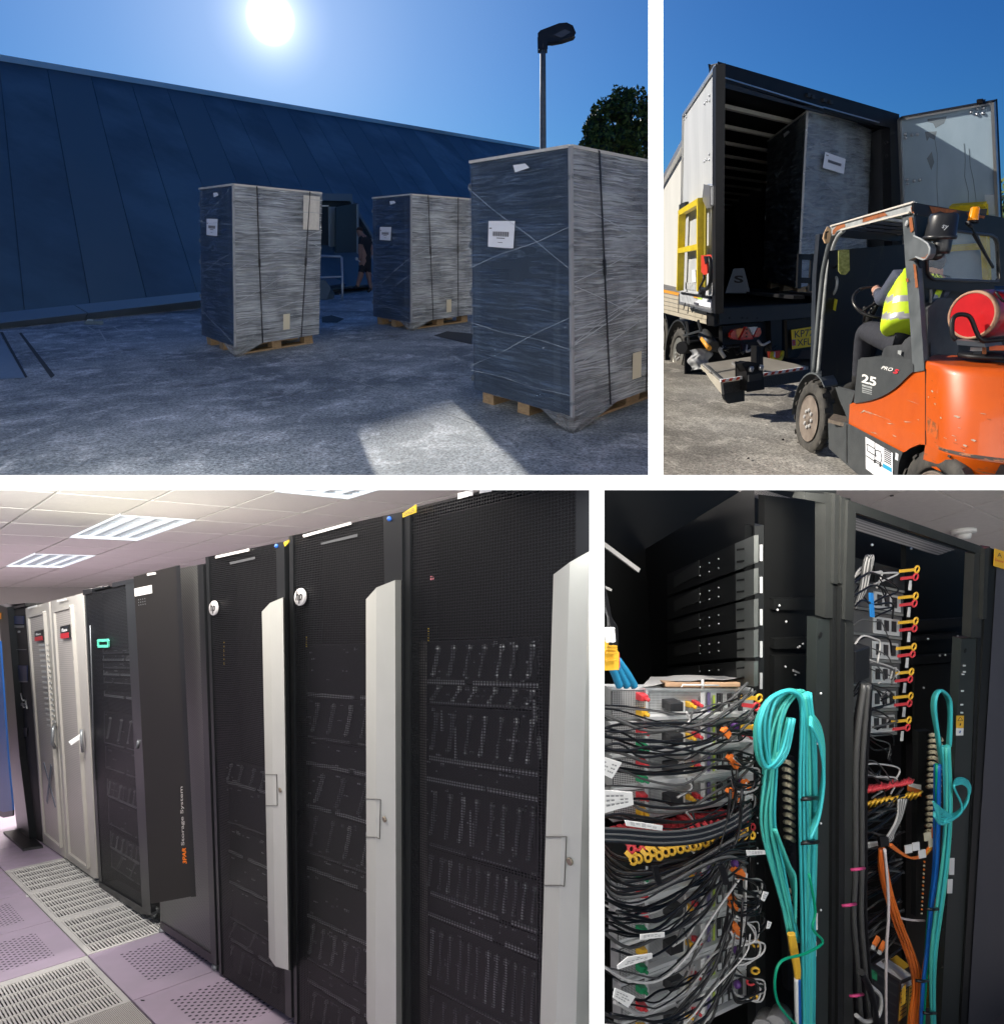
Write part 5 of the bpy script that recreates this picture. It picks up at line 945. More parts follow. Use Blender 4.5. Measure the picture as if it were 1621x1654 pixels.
def seg(p, a, b): ab = b - a; t = min(1, max(0, (p - a) @ ab / (ab @ ab))); return np.linalg.norm(p - a - ab * t)
reg = [(0, 'pelvis', 'waist'), (4, 'waist', 'chest'), (4, 'chest', 'neckb'), (2, 'neck', 'head'), (2, 'head', 'crown'), (1, 'sh1', 'el1'), (1, 'el1', 'wr1'), (2, 'wr1', 'hd1'), (1, 'sh2', 'el2'), (1, 'el2', 'wr2'), (0, 'hp1', 'kn1'), (0, 'kn1', 'an1'), (3, 'ft1', 'to1'), (0, 'hp2', 'kn2'), (0, 'kn2', 'an2')]
mf = lambda p: min(((seg(p, jp[a], jp[b]), k) for k, a, b in reg))[1]
skin('body', J, Ed, [trs, slv, skn, shoe, hv], dv, mf)
JV = {'w': (Pd(1462, 540, .24), (.20, .20)), 'w2': (Pd(1462, 520, .25), (.18, .19)), 'c': (Pd(1470, 482, .30), (.19, .20)), 'n': (Pd(1484, 456, .40), (.16, .13)), 'sa': (Pd(1458, 445, .28), .075), 'sb': (Pd(1518, 458, .60), .09)}
ys = lambda p: CY - (p - EYE) @ UP / ((p - EYE) @ FW) * F
vf = lambda p: 1 if (477 < ys(p) < 488 or 505 < ys(p) < 515) else 0
skin('vest', JV, [('w', 'w2'), ('w2', 'c'), ('c', 'n'), ('n', 'sa'), ('n', 'sb')], [hv, sil], dv, vf, sub=3)
sz_ = float((FSE(1512, 448, .42) - EYE) @ FW) - .18; text('SAS.', [W(1501, 447, sz_), W(1521, 451, sz_), W(1520, 443, sz_), W(1500, 439, sz_)], ink, 'lettering', dv, bold=.02)
MB().ball(FSE(1503, 421, .48), .098, 16, 0, ax=n2, sc=1.1).build('beanie', hair, dv)
def finger(root_, dirs, r=.009): return spline([root_, root_ + dirs[0], root_ + dirs[0] + dirs[1], root_ + dirs[0] + dirs[1] + dirs[2]], 9)
hcen = J['hd1'][0]; mb = MB(); mb.ball(hcen, .035, 12, 0, ax=nrm(hcen - J['wr1'][0]), sc=1.2)
u_ = nrm(hcen - J['wr1'][0]); s_ = nrm(np.cross(u_, E))
for k in range(4):
    rt = hcen + u_ * .025 + s_ * (.024 - .016 * k); mb.tube(finger(rt, [u_ * (.026 - .002 * abs(k - 1)), (u_ * .3 + E * .9) * .022, (-u_ * .6 + E * .6) * .016]), .0085, 8)
mb.tube(finger(hcen - s_ * .02 * -1 + u_ * -.005, [s_ * .022 + u_ * .01, u_ * .024, u_ * .016 + E * .01]), .0095, 8); mb.build('hand', skn, dv)
mb = MB(); mb.tube([J['wr1'][0] - u_ * .02, J['wr1'][0] + u_ * .02], [.05, .046], 12); mb.build('cuff', mat('cuff_pink_grey', (.45, .36, .36), .8), dv)
# hedge beyond, right
tree('hedge_tree', G2(1650, 470), [(W(1655, 320, 24), 1.0), (W(1660, 360, 24), 1.2), (W(1640, 400, 24), .9), (W(1625, 445, 23), .7), (W(1700, 330, 25), 1.6)], 'dark green tree behind the trailer door at the right edge', nleaf=2600, leaf=.12, seed=9)
for (x, y) in ((1263, 710), (1207, 740)): MB().poly([G2(x - 2, y, .02), G2(x + 2, y - 2, .03), G2(x + 3, y + 1, .01), G2(x, y + 1.6, .02)]).build('dead_leaf', blackm, label='dark scrap of leaf on the sunlit concrete, ' + ('nearer the forklift wheel' if x > 1230 else 'nearer the bottom left'), cat='leaf', group='leaf scraps on the concrete')
# =====================================================================================
# DATA HALL: a row of equipment racks on a raised floor
# =====================================================================================
PANEL[0] = 'hall'
VD, VX, VU = (-326, 1069), (2031, 953), (781, 7451)
G3 = ground(1053, 1.6, -.0492); eD, eX, eU = nrm(ray(*VD)), nrm(ray(*VX)), -nrm(ray(*VU)); n3 = G3.n
P0 = G3(141, 1543); stepA = (G3(44, 1442) - P0) / 2; lenA = np.linalg.norm(stepA); stepA = eD * lenA; stepB = eX * lenA
purple = (.43, .36, .45); holes = (.055, .045, .065)
perf = uvdots('purple_perforated', purple, holes, 34, .26, rot=math.pi / 4, rough=.6, margin=(.16 * lenA, .84 * lenA, .18 * lenA, .82 * lenA), soft=.05, bump=.5, col2=(.48, .39, .50), vs=5)
plainp = mat('purple_laminate', purple, .6, col2=(.47, .38, .50), vs=14, lo=.4, hi=.6, bump=.04, bs=60)
alw = (.72, .70, .66)
grille = mat('grille_white', (.66, .65, .62), .4, col2=(.58, .57, .55), vs=6); dark = mat('void_dark', (.02, .018, .018), .9); finem = uvdots('fine_grille', (.62, .60, .57), (.06, .05, .05), (150, 95), .3, rough=.45, rect=(.28, .33))
fl = thing('floor_void', P0 - n3 * .3, 'x', 'x'); bpy.data.objects.remove(fl)
floor = MB().quad(G3(-900, 1700, -.06), G3(1600, 2600, -.06), P0 + stepB * 6 + stepA * 20 - n3 * .06, P0 - stepB * 14 + stepA * 20 - n3 * .06).build('raised_floor', dark, kind='structure')
def cell(i, j, z=0): return [P0 + stepA * (i + u) + stepB * (j + v) + n3 * z for u, v in ((0, 0), (0, 1), (1, 1), (1, 0))]
layout = {}
for i in range(-5, 13):
    for j in range(-8, 3):
        k = 'plain'
        if j == 0: k = 'grille' if 0 <= i <= 2 else 'perf' if i < 0 else 'plain'
        if j == -1: k = {0: 'perf', 1: 'perf', -1: 'grille', -2: 'fine'}.get(i, 'plain' if i > 1 else 'perf')
        if j == -2: k = 'perf' if i in (0, 1) else ('grille' if i == -1 else 'plain')
        if j == 1: k = 'perf' if i < -1 else 'plain'
        layout[i, j] = k
for (i, j), k in layout.items():
    q = cell(i, j, 0); g = .004; a, b, c, d = q; u_, v_ = nrm(b - a) * g, nrm(d - a) * g; q = [a + u_ + v_, b - u_ + v_, c - u_ - v_, d + u_ - v_]
    if k in ('plain', 'perf', 'fine'):
        m_ = {'plain': plainp, 'perf': perf, 'fine': finem}[k]; mb = MB(); mb.quad(*q, uv=((0, 0), (lenA, 0), (lenA, lenA), (0, lenA)))
        for s0, s1 in ((0, 1), (1, 2), (2, 3), (3, 0)): mb.quad(q[s0], q[s0] - n3 * .03, q[s1] - n3 * .03, q[s1], uv=((0, 0),) * 4)
        mb.build('floor_tile', m_, floor)
    else:                                    # a real grille: frame, cross ribs, fine bars
        L_ = lambda u, v, z=0: lerp(lerp(q[0], q[1], u), lerp(q[3], q[2], u), v) + n3 * z
        mb = MB(); fr_w = .035
        for (u0, v0, u1, v1) in ((0, 0, 1, fr_w), (0, 1 - fr_w * 2.3, 1, 1), (0, fr_w, fr_w, 1 - fr_w * 2.3), (1 - fr_w, fr_w, 1, 1 - fr_w * 2.3)): mb.ext([L_(u0, v0), L_(u1, v0), L_(u1, v1), L_(u0, v1)], -n3 * .03)
        v0_, v1_ = fr_w, 1 - fr_w * 2.3; nr = 5
        for r in range(1, nr): v = lerp(v0_, v1_, r / nr); mb.ext([L_(fr_w, v - .006), L_(1 - fr_w, v - .006), L_(1 - fr_w, v + .006), L_(fr_w, v + .006)], -n3 * .025)
        nb_ = 46 if i == -1 else 40
        for r in range(nb_): u = fr_w + (1 - 2 * fr_w) * (r + .5) / nb_; w = .0062; mb.quad(L_(u - w, v0_, -.003), L_(u + w, v0_, -.003), L_(u + w, v1_, -.003), L_(u - w, v1_, -.003)); mb.quad(L_(u + w, v0_, -.003), L_(u + w, v0_, -.02), L_(u + w, v1_, -.02), L_(u + w, v1_, -.003))
        mb.build('floor_grille', grille, floor)
        MB().quad(*[L_(a_, b_, -.04) for a_, b_ in ((0, 0), (1, 0), (1, 1), (0, 1))]).build('grille_tray', mat('tray_grey', (.035, .034, .033), .7), floor)
tp = mat('white_tape', (.7, .7, .68), .6); MB().poly([G3(x, y, .003) for x, y in [(42, 1446), (46, 1446), (47, 1449), (43, 1449)]]).build('tape_scrap', tp, floor)
MB().poly([G3(x, y, .003) for x, y in [(227, 1614.5), (234, 1615), (234, 1616.6), (228, 1616.4)]]).build('floor_mark', dark, floor)
# ceiling
HC = 1.05; C3 = Plane(EYE + n3 * HC, n3); Q0 = C3(113, 868); ax_ = (C3(188, 831.6) - Q0) / 2; bx_ = C3(202.6, 877) - Q0
la, lb_ = np.linalg.norm(ax_), np.linalg.norm(bx_); ax_ = -eD * la; bx_ = eX * lb_
ctile = mat('ceiling_tile', (.90, .90, .84), .85, col2=(.87, .865, .81), vs=40, bump=.1, bs=160, bdist=.003); cgrid = mat('ceiling_grid', (.62, .58, .55), .6)
ceil = MB().quad(Q0 - ax_ * 26 - bx_ * 10 + n3 * .03, Q0 + ax_ * 30 - bx_ * 10 + n3 * .03, Q0 + ax_ * 30 + bx_ * 14 + n3 * .03, Q0 - ax_ * 26 + bx_ * 14 + n3 * .03).build('ceiling', cgrid, kind='structure')
lcorn = {'a': [(113, 868), (188, 831.6)], 'b': [(4.4, 918), (44, 896)], 'c': [(-25, 958), (14, 939.5)], 'd': [(426, 795), (520, 757)]}
def cidx(p): d = C3(*p) - Q0; M2 = np.array([ax_, bx_]).T; return np.linalg.lstsq(M2, d, rcond=None)[0]
lcells = []
for k, (p, q) in lcorn.items():
    i, j = cidx(p); lcells.append((int(round(i)), int(round(j))))
print('light cells', [tuple(cidx(p)) for p, q in lcorn.values()])
occ = {(i + d, j) for i, j in lcells for d in (0, 1)}
tq_ = None
for i in range(-16, 9):
    for j in range(-4, 9):
        if (i, j) in occ: continue
        a = Q0 + ax_ * i + bx_ * j; g1, g2 = nrm(ax_) * .010, nrm(bx_) * .010; q = [a + g1 + g2, a + ax_ - g1 + g2, a + ax_ + bx_ - g1 - g2, a + bx_ + g1 - g2]; ctr = sum(q) / 4
        zf = (ctr - EYE) @ FW
        if zf < 1: continue
        px_ = CX + (ctr - EYE) @ RT / zf * F; py_ = CY - (ctr - EYE) @ UP / zf * F
        if not (-350 < px_ < 1050 and 640 < py_ < 1100): continue
        if tq_ is None:
            mb = MB(); mb.quad(*q)
            for s0, s1 in ((0, 1), (1, 2), (2, 3), (3, 0)): mb.quad(q[s0], q[s0] + n3 * .02, q[s1] + n3 * .02, q[s1])
            tq_ = mb.build('ceiling_tile', ctile, ceil); tc0 = ctr
        else: dup(tq_, WL[tq_.name] + ctr - tc0 if False else WL[tq_.name] + (ctr - tc0), ceil)
louv = mat('louvre_white', (.85, .90, .95), .3, emit=(.85, .95, 1), es=.55); tubem = mat('tube_glow', (1, 1, 1), .5, emit=(.92, .97, 1.0), es=6); blade = mat('louvre_blade', (.80, .88, .94), .3)
names4 = ['ceiling light nearest the middle of the ceiling, above the beige cabinets', 'ceiling light second from the left, beyond the nearest full one', 'ceiling light farthest away at the left edge', 'ceiling light cut by the upper edge above the dark racks']
for (i, j), nm in zip(lcells, names4):
    a = Q0 + ax_ * i + bx_ * j; U2, V2 = ax_ * 2, bx_; t = thing('ceiling_light', a + U2 / 2 + V2 / 2, 'recessed fluorescent ' + nm, 'ceiling light', 'recessed ceiling lights')
    L_ = lambda u, v, z=0: a + U2 * u + V2 * v + n3 * z
    MB().quad(L_(.01, .01, .05), L_(.99, .01, .05), L_(.99, .99, .05), L_(.01, .99, .05)).build('lamp_tray', tubem, t)
    mb = MB()
    for (u0, v0, u1, v1) in ((0, 0, 1, .03), (0, .97, 1, 1), (0, .03, .015, .97), (.985, .03, 1, .97)): mb.ext([L_(u0, v0, -.004), L_(u1, v0, -.004), L_(u1, v1, -.004), L_(u0, v1, -.004)], n3 * .03)
    mb.build('frame', louv, t)
    for c in range(1, 4): MB().bar(L_(.0, c / 4, .016), L_(1, c / 4, .016), .022, n3, .03).build('louvre_spine', louv, t)
    mb = MB()
    for c in range(1, 16): mb.bar(L_(c / 16, .03, .018), L_(c / 16, .97, .018), .010, n3, .012)
    mb.build('louvre_blades', blade, t)['kind'] = 'stuff'
    l = bpy.data.lights.new('tube_or_fill_light', 'AREA'); l.shape = 'RECTANGLE'; l.size = la * 1.8; l.size_y = lb_ * .8; l.energy = 120; l.color = (1, .93, .86)
    o = bpy.data.objects.new('tube_or_fill_light', l); COL.objects.link(o); x, y = nrm(ax_), nrm(np.cross(n3, nrm(ax_)))
    o.matrix_world = Matrix(((x[0], y[0], n3[0], 0), (x[1], y[1], n3[1], 0), (x[2], y[2], n3[2], 0), (0, 0, 0, 1))); o.location = (a + U2 / 2 + V2 / 2 - n3 * .02).tolist()
# added fill lamps without fittings, tucked up under the slab above the viewer
def overhead(name, px, py, z, sx, sy, e, col=(1, .90, .80)):
    l = bpy.data.lights.new(name, 'AREA'); l.shape = 'RECTANGLE'; l.size = sx; l.size_y = sy; l.energy = e; l.color = col; o = bpy.data.objects.new(name, l); COL.objects.link(o)
    r = nrm(ray(px, py)); nn = nrm(np.cross(RT, r)); nn = nn if nn @ UP > 0 else -nn; x = RT; y = np.cross(nn, x); o.matrix_world = Matrix(((x[0], y[0], nn[0], 0), (x[1], y[1], nn[1], 0), (x[2], y[2], nn[2], 0), (0, 0, 0, 1))); o.location = W(px, py, z).tolist()
overhead('tube_or_fill_light', 250, 790.5, 2.6, 1.4, 1.2, 38); overhead('tube_or_fill_light', 600, 790.5, 1.9, .5, .5, 3)
def wash(px, py, z, tgt, sx, sy, e, col):  # added lamp with no fitting, aimed to brighten a ceiling
    l = bpy.data.lights.new('tube_or_fill_light', 'AREA'); l.shape = 'RECTANGLE'; l.size = sx; l.size_y = sy; l.energy = e; l.color = col; o = bpy.data.objects.new('tube_or_fill_light', l); COL.objects.link(o)
    p = W(px, py, z); o.rotation_euler = Vector((p - tgt).tolist()).to_track_quat('Z', 'Y').to_euler(); o.location = p.tolist()
wash(-120, 800, 3.0, C3(150, 860), .8, .3, 75, (1, .97, .93))
# walls
wallm = mat('hall_wall', (.45, .42, .40), .8)
ew = P0 + stepA * 13.5
MB().quad(ew - eX * 9 - n3 * .1, ew + eX * 12 - n3 * .1, ew + eX * 12 + n3 * 2.9, ew - eX * 9 + n3 * 2.9).build('end_wall', wallm, kind='structure')
lw_ = P0 - stepB * 7.8; MB().quad(lw_ + stepA * 14 - n3 * .1, lw_ - stepA * 6 - n3 * .1, lw_ - stepA * 6 + n3 * 2.9, lw_ + stepA * 14 + n3 * 2.9).build('side_wall', wallm, kind='structure')
# ---------------- racks ----------------
FB = G3(354, 1574); FP = plane_dirs(FB, eD, eU)
mesh = uvdots('mesh_door_black', (.012, .013, .015), (0, 0, 0), (98, 118), .36, rot=0, rough=.42, metal=0, alpha=True, soft=.05)
for n_ in mesh.node_tree.nodes:
    if n_.type == 'BSDF_PRINCIPLED': n_.inputs['Specular IOR Level'].default_value = .35
    if n_.type == 'MAPPING': n_.inputs['Rotation'].default_value = (0, 0, 0)
meshw = uvdots('mesh_fill_bright', (.20, .21, .22), (.01, .01, .012), (80, 110), .30, rough=.4, soft=.1)
blk = mat('rack_black', (.010, .011, .013), .42, col2=(.015, .016, .018), vs=3, bump=.03, bs=90); blk2 = mat('rack_black_satin', (.015, .017, .019), .38); rin = mat('rack_inside', (.006, .006, .007), .8)
hand = mat('handle_silver_white', (.50, .515, .48), .42, col2=(.46, .475, .44), vs=3, bump=.01, bs=150); hand2 = mat('handle_shade', (.34, .35, .33), .45)
def quadpts(px, pl, d=0): return [pl(x, y, d) for x, y in px]
def cabinet(px, label, depth=.9, name='server_rack', cat='server rack', body=blk, group=None, mk='mesh', pl=FP, top=True):
    """px: top-left, top-right, bottom-right, bottom-left of the front"""
    tl_, tr2, br_, bl_ = quadpts(px, pl); t = thing(name, (bl_ + br_) / 2, label, cat, group)
    bk = [p + eX * depth for p in (tl_, tr2, br_, bl_)]; mb = MB(); mb.quad(tl_, tr2, bk[1], bk[0]); mb.quad(tl_, bk[0], bk[3], bl_); mb.quad(tr2, br_, bk[2], bk[1]); mb.quad(bk[0], bk[1], bk[2], bk[3]); mb.quad(bl_, br_, bk[2], bk[3]); mb.build('casing', body, t, kind='open')
    return t
def face(px, m, name, par, d=0, t=.01, pl=FP, uvs=None, **k):
    q = quadpts(px, pl, d)
    if len(px) == 4:
        mb = MB(); w, h = np.linalg.norm(q[1] - q[0]), np.linalg.norm(q[3] - q[0]); mb.quad(*q, uv=((0, h), (w, h), (w, 0), (0, 0)))
        if t:
            r = [p - pl.n * t for p in q]
            for a_, b_ in ((0, 1), (1, 2), (2, 3), (3, 0)): mb.quad(q[a_], r[a_], r[b_], q[b_], uv=((0, 0),) * 4)
        return mb.build(name, m, par, **k)
    return MB().ext(q, -pl.n * max(t, .002)).build(name, m, par, **k)
def hl(x0, y0, x1): return y0 + (y0 - 1069) / (x0 + 326) * (x1 - x0)
srvb = mat('server_front', (.005, .0055, .0065), .5, col2=(.010, .011, .013), vs=12); lip = mat('server_lip', (.30, .32, .33), .35, metal=.5); lip2 = mat('server_lip_dim', (.16, .17, .18), .4, metal=.5); pink = mat('lamp_pink', (.5, .2, .22), .5, emit=(1, .3, .35), es=.4)
FI = lambda x, y, d=0: FP(x, y, -.07 + d)
PI_ = Plane(FP.p - FP.n * .07, FP.n)
def server(x0, y0, y1, x1, par, drives=0, bright=1, seed=0, dtilt=.5, cols=None):
    rnd = random.Random(seed); a, b = hl(x0, y0, x1), hl(x0, y1, x1)
    s_ = face([(x0, y0), (x1, a), (x1, b), (x0, y1)], srvb, 'server', par, t=.02, pl=PI_)
    mb = MB(); h = .012 if bright else .006
    x = x0 + (x1 - x0) * rnd.uniform(0, .06); 
    while x < x1 - 3:
        xe = min(x1, x + (x1 - x0) * rnd.uniform(.25, .8)); mb.bar(PI_(x, hl(x0, y1, x) - 1, .006), PI_(xe, hl(x0, y1, xe) - 1, .006), h, FP.n, .006); x = xe + (x1 - x0) * rnd.uniform(.02, .12)
    mb.bar(PI_(x0 + 1, y0, .006), PI_(x0 + 1, y1, .006), .004, FP.n); mb.build('server_edge', lip if bright else lip2, s_)
    mb = MB(); cnt = int((x1 - x0) / 9)  # short random bars drawn as glints on the server fronts
    for k in range(cnt):
        xx = rnd.uniform(x0 + 2, x1 - 3); yy = hl(x0, lerp(y0, y1, rnd.choice((.08, .14, .5, .9, rnd.random()))), xx); w_ = rnd.uniform(1, 6)
        mb.bar(PI_(xx, yy, .006), PI_(min(x1, xx + w_), hl(xx, yy, xx + w_), .006), rnd.choice((.003, .004, .007)), FP.n, .004)
    if cnt: mb.build('glint_row', lip2 if rnd.random() < .6 else lip, s_)['kind'] = 'stuff'
    for k in range(drives):
        xx = x0 + (x1 - x0) * (k + .5 + rnd.uniform(-.1, .1)) / drives; yt = hl(x0, lerp(y0, y1, .18), xx); yb = hl(x0, lerp(y0, y1, .80), xx); w = (x1 - x0) / drives * .22
        mb = MB(); mb.bar(PI_(xx + w, yt, .01), PI_(xx - w * dtilt, yb, .01), .006, FP.n); mb.ball(PI_(xx + w, yt, .014), .010, 6, 0); mb.ball(PI_(xx - w * dtilt, yb, .014), .008, 6, 0)
        if rnd.random() < .5: mb.bar(PI_(xx + w * 1.5, yt, .01), PI_(xx, yb, .01), .004, FP.n)
        mb.build('drive_handle', lip if rnd.random() < .35 else lip2, s_)
    return s_
# blue cabinet and open black rack at the far left
blue = mat('blue_cabinet', (.01, .075, .26), .45, col2=(.01, .06, .21), vs=2)
t = thing('blue_cabinet', G3(10, 1320), 'deep blue cabinet cut by the left edge of the room', 'cabinet')
bp_ = Plane(FP.p + FP.n * .35, FP.n); face([(-60, 1022), (0, 1036), (13, 1223), (21, 1309), (6, 1312), (-60, 1280)], blue, 'door', t, d=.01, pl=bp_); face([(-60, 1284), (6, 1312), (21, 1309), (21, 1318), (6, 1321), (-60, 1290)], blk, 'plinth', t, d=0, pl=bp_)
t = cabinet([(0, 978), (42, 974), (72, 1362), (30, 1338)], 'open-fronted black rack beside the blue cabinet, loose gear inside', .9, 'open_rack', 'open rack', blk)
face([(12, 985), (41, 981), (70, 1360), (44, 1352)], rin, 'inside', t, d=.002, t=0)
face([(-2, 977), (12, 981), (32, 1223), (50, 1366), (38, 1360), (28, 1340), (14, 1223)], blk2, 'front_post', t, d=.05, t=.06)
face([(20, 980), (41, 975), (41, 979), (22, 984)], blk2, 'top_bar', t, d=.02, t=.03)
for (x0, y0, x1, y1, m_) in ((20, 1010, 38, 1014, lip2), (22, 1049, 42, 1050, lip2), (24, 1100, 44, 1102, lip2), (30, 1136, 40, 1140, lip), (33, 1176, 44, 1190, srvb), (22, 1075, 44, 1100, mat('gear_navy', (.01, .02, .06), .5)), (20, 995, 38, 1008, mat('gear_navy', (.01, .02, .06), .5)), (24, 1078, 27, 1080, lip), (28, 1084, 29, 1092, lip), (22, 1018, 24, 1020, lip), (29, 1019, 32, 1022, lip)): face([(x0, y0), (x1, y0), (x1, y1), (x0, y1)], m_, 'equipment', t, d=.012, t=.006)
mb = MB(); mb.tube(spline([FP(34, 1120, .03), FP(37, 1132, .05), FP(41, 1130, .03), FP(44, 1145, .04)], 10), .006, 5); mb.tube(spline([FP(36, 1135, .03), FP(38, 1142, .04), FP(43, 1142, .03)], 8), .004, 5); mb.build('loose_cable', lip, t)
MB().ext([G3(x, y, .02) for x, y in [(6, 1343), (38, 1371), (70, 1366), (40, 1338)]], -n3 * .018).build('base_plate', blk, t)
orl = mat('orange_sticker', (.8, .35, .02), .5); face([(-2, 990), (2, 990), (2, 1000), (-2, 1000)], orl, 'sticker', t, d=.056, t=.002)
# two beige cabinets
beige = mat('beige_paint', (.46, .44, .40), .5, col2=(.42, .40, .365), vs=1.5); beigem = uvdots('beige_mesh', (.46, .43, .40), (.24, .22, .20), (70, 70), .3, rough=.55, soft=.15); lred = mat('badge_red', (.55, .03, .04), .45); lblk = mat('badge_black', (.02, .02, .02), .45)
def beige_cab(o, inn, label, bd, hx):
    t = cabinet(o, label, .9, 'beige_cabinet', 'cabinet', beige, 'pair of beige cabinets'); dr_ = face(o, beige, 'door', t, d=.0, t=.02)
    face(inn, beigem, 'door_mesh', dr_, d=.006, t=0)
    mb = MB()
    for a_, b_ in ((0, 1), (1, 2), (2, 3), (3, 0)): mb.bar(FP(*inn[a_], .01), FP(*inn[b_], .01), .018, FP.n, .02)
    mb.build('mesh_frame', beige, dr_)
    x0, y0, x1, y1 = bd; g = face([(x0, y0), (x1, y0 - 3), (x1 + .6, y1 - 2), (x0 + .6, y1)], lblk, 'badge', dr_, d=.03, t=.015); ym = lerp(y0, y1, .58); face([(x0, ym), (x1, ym - 2.4), (x1 + .6, y1 - 2), (x0 + .6, y1)], lred, 'badge_band', g, d=.032, t=.001)
    text('fas', [FP(x0 + 2, ym - 2.5, .033), FP(x1 - 2, ym - 4.5, .033), FP(x1 - 2, y0 + 2, .033), FP(x0 + 2, y0 + 3, .033)], wht, 'lettering', g, bold=.03)
    return t, dr_
t1, d1 = beige_cab([(40, 983), (79, 972.5), (106, 1386), (68, 1360)], [(47, 996), (72, 989), (99, 1368), (73, 1346)], 'left beige cabinet, door marked with a dark cross of tape', (56, 1020, 68.5, 1036), 86)
t2, d2 = beige_cab([(82, 971), (122, 961.5), (151, 1418), (108, 1387)], [(88.5, 987), (116, 979.5), (143, 1401), (113, 1379)], 'right beige cabinet beside the black rack, white handle turned out', (97.5, 1012, 111, 1032), 132)
face([(122, 961), (134, 958), (157, 1418), (151, 1419)], beige, 'side_strip', t2, d=.01)
for (x0, y0, x1, y1, dd) in ((45, 981, 60, 977, d1), (92, 970, 107, 966.5, d2)): face([(x0, y0), (x1, y1), (x1, y1 + 2.6), (x0, y0 + 2.6)], wht, 'name_label', dd, d=.024, t=.002)
tpe = mat('tape_slate', (.10, .13, .16), .6); mb = MB(); mb.bar(FP(71, 1232, .02), FP(90, 1304, .02), .03, FP.n, .003); mb.bar(FP(83, 1236, .024), FP(76, 1296, .024), .03, FP.n, .003); mb.build('tape_cross', tpe, d1)
mb = MB(); mb.tube([FP(88.5, 1170, .02), FP(86.5, 1176, .05), FP(85, 1200, .05), FP(89, 1208, .02)], .012, 7); mb.build('handle', lip, d1); mb = MB(); mb.bar(FP(113, 1201, .10), FP(132, 1188, .03), .025, FP.n, .02); mb.build('handle', wht, d2); mb = MB(); mb.tube([FP(132, 1178, .03), FP(132, 1192, .04), FP(134, 1214, .03)], .010, 7); mb.build('handle_plate', lip, d2)
for k in range(16):
    y = 1042 + k * 8.6; x = 63 + k * .9; MB().bar(FP(x, y, .012), FP(x + 14, hl(x, y, x + 14), .012), .014, FP.n, .003).build('vent_line', mat('vent_pale', (.50, .50, .48), .5), d1)
# black rack with green badge
t = cabinet([(133, 958), (217, 939), (244, 1477), (160, 1428)], 'black rack with a small green rectangle badge, right of the beige cabinets', .95, group='black server racks')
face([(137, 963), (204, 948), (229, 1468), (163, 1424)], rin, 'inside', t, d=-.11, t=0); face([(137, 960), (205, 945), (231, 1471), (163, 1427)], mesh, 'mesh_door', t, d=.0, t=0)
face([(133, 958), (138, 957), (165, 1430), (160, 1427)], blk2, 'door_edge', t, d=.004, t=.02); face([(203, 943), (217, 939), (244, 1477), (230, 1469)], blk2, 'door_edge', t, d=.01, t=.03)
face([(181, 941.5), (216, 934.5), (217, 941), (181, 949)], blk, 'top_cap', t, d=.01, t=.1); face([(134, 953), (148, 951), (148, 958), (134, 961)], blk, 'top_cap', t, d=.01, t=.1); face([(160, 1424), (244, 1474), (247, 1479), (226, 1476), (160, 1432)], blk, 'kick_plate', t, d=.008, t=.04)
gn_ = mat('badge_green', (.10, .55, .38), .35, emit=(.1, .7, .5), es=.01)
mb = MB()
for p, q in (((159, 1034.5), (175.5, 1034)), ((175.5, 1034), (175.5, 1043.5)), ((175.5, 1043.5), (159, 1044)), ((159, 1044), (159, 1034.5))): mb.bar(FP(*p, .012), FP(*q, .012), .014, FP.n, .008)
mb.build('green_badge', gn_, t)
for k, y in enumerate((1056, 1067, 1079, 1090, 1103, 1124)): server(166 + k * .4, y - 8, y, 212 + k * .4, t, 0, k % 2, k)
for k, (y0, y1) in enumerate(((1150, 1200), (1205, 1240), (1258, 1285), (1290, 1330), (1342, 1368), (1372, 1400))): server(168 + k * 2.4, y0, y1, 216 + k * 2.2, t, (3, 0, 6, 0, 6, 2)[k], k in (2, 4), 20 + k)
mb = MB(); mb.tube([FP(146, 1010, .006), FP(149, 1100, .006), FP(154, 1260, .006)], .004, 5); mb.tube([FP(225, 1196, .03), FP(222, 1208, .04)], .01, 6); mb.build('edge_glint', lip2, t)
mb = MB(); mb.ball(FP(251, 1470, -.02), .02, 8); mb.cyl(FP(251, 1472, -.02), G3(251, 1482), .012, 8); mb.build('foot', lip, t)
# storage rack: perforated front and its door standing open
t = cabinet([(250, 926), (327, 911), (349, 1560), (259, 1499)], 'dark rack with a fine perforated panel behind an open charcoal door', .95, 'storage_rack', 'storage rack', blk)
pan = uvdots('perforated_panel', (.12, .125, .12), (.025, .027, .028), (90, 78), .30, rot=.5, rough=.4, metal=.3, soft=.14)
face([(250, 926), (319, 912.5), (341, 1542), (259, 1489)], pan, 'perforated_panel', t, d=.004, t=.01); face([(319, 912.5), (328, 911), (350, 1560), (341, 1553)], blk2, 'panel_edge', t, d=.012, t=.02); face([(259, 1489), (343, 1543), (345, 1558), (260, 1500)], mat('plum_plinth', (.028, .022, .03), .5), 'plinth', t, d=.012, t=.02)
mb = MB()
for (x, y) in ((263, 1503), (348, 1562)): mb.ball(FP(x, y, -.01), .018, 8); mb.lathe(G3(x, y + 2), n3, [(0, .02), (.02, .02), (.022, .008), (.05, .008)], 8)
mb.build('foot', lip, t)
DZ = FP(313, 1448, .10); DPl = plane_dirs(DZ, RT, DZ * 0 + eU)
chc = mat('charcoal_door', (.019, .018, .017), .5, col2=(.016, .015, .0155), vs=1.2)
dd = face([(216, 931.5), (284, 914), (309, 1448), (244, 1460)], chc, 'open_door', t, d=.0, t=.0, pl=DPl)
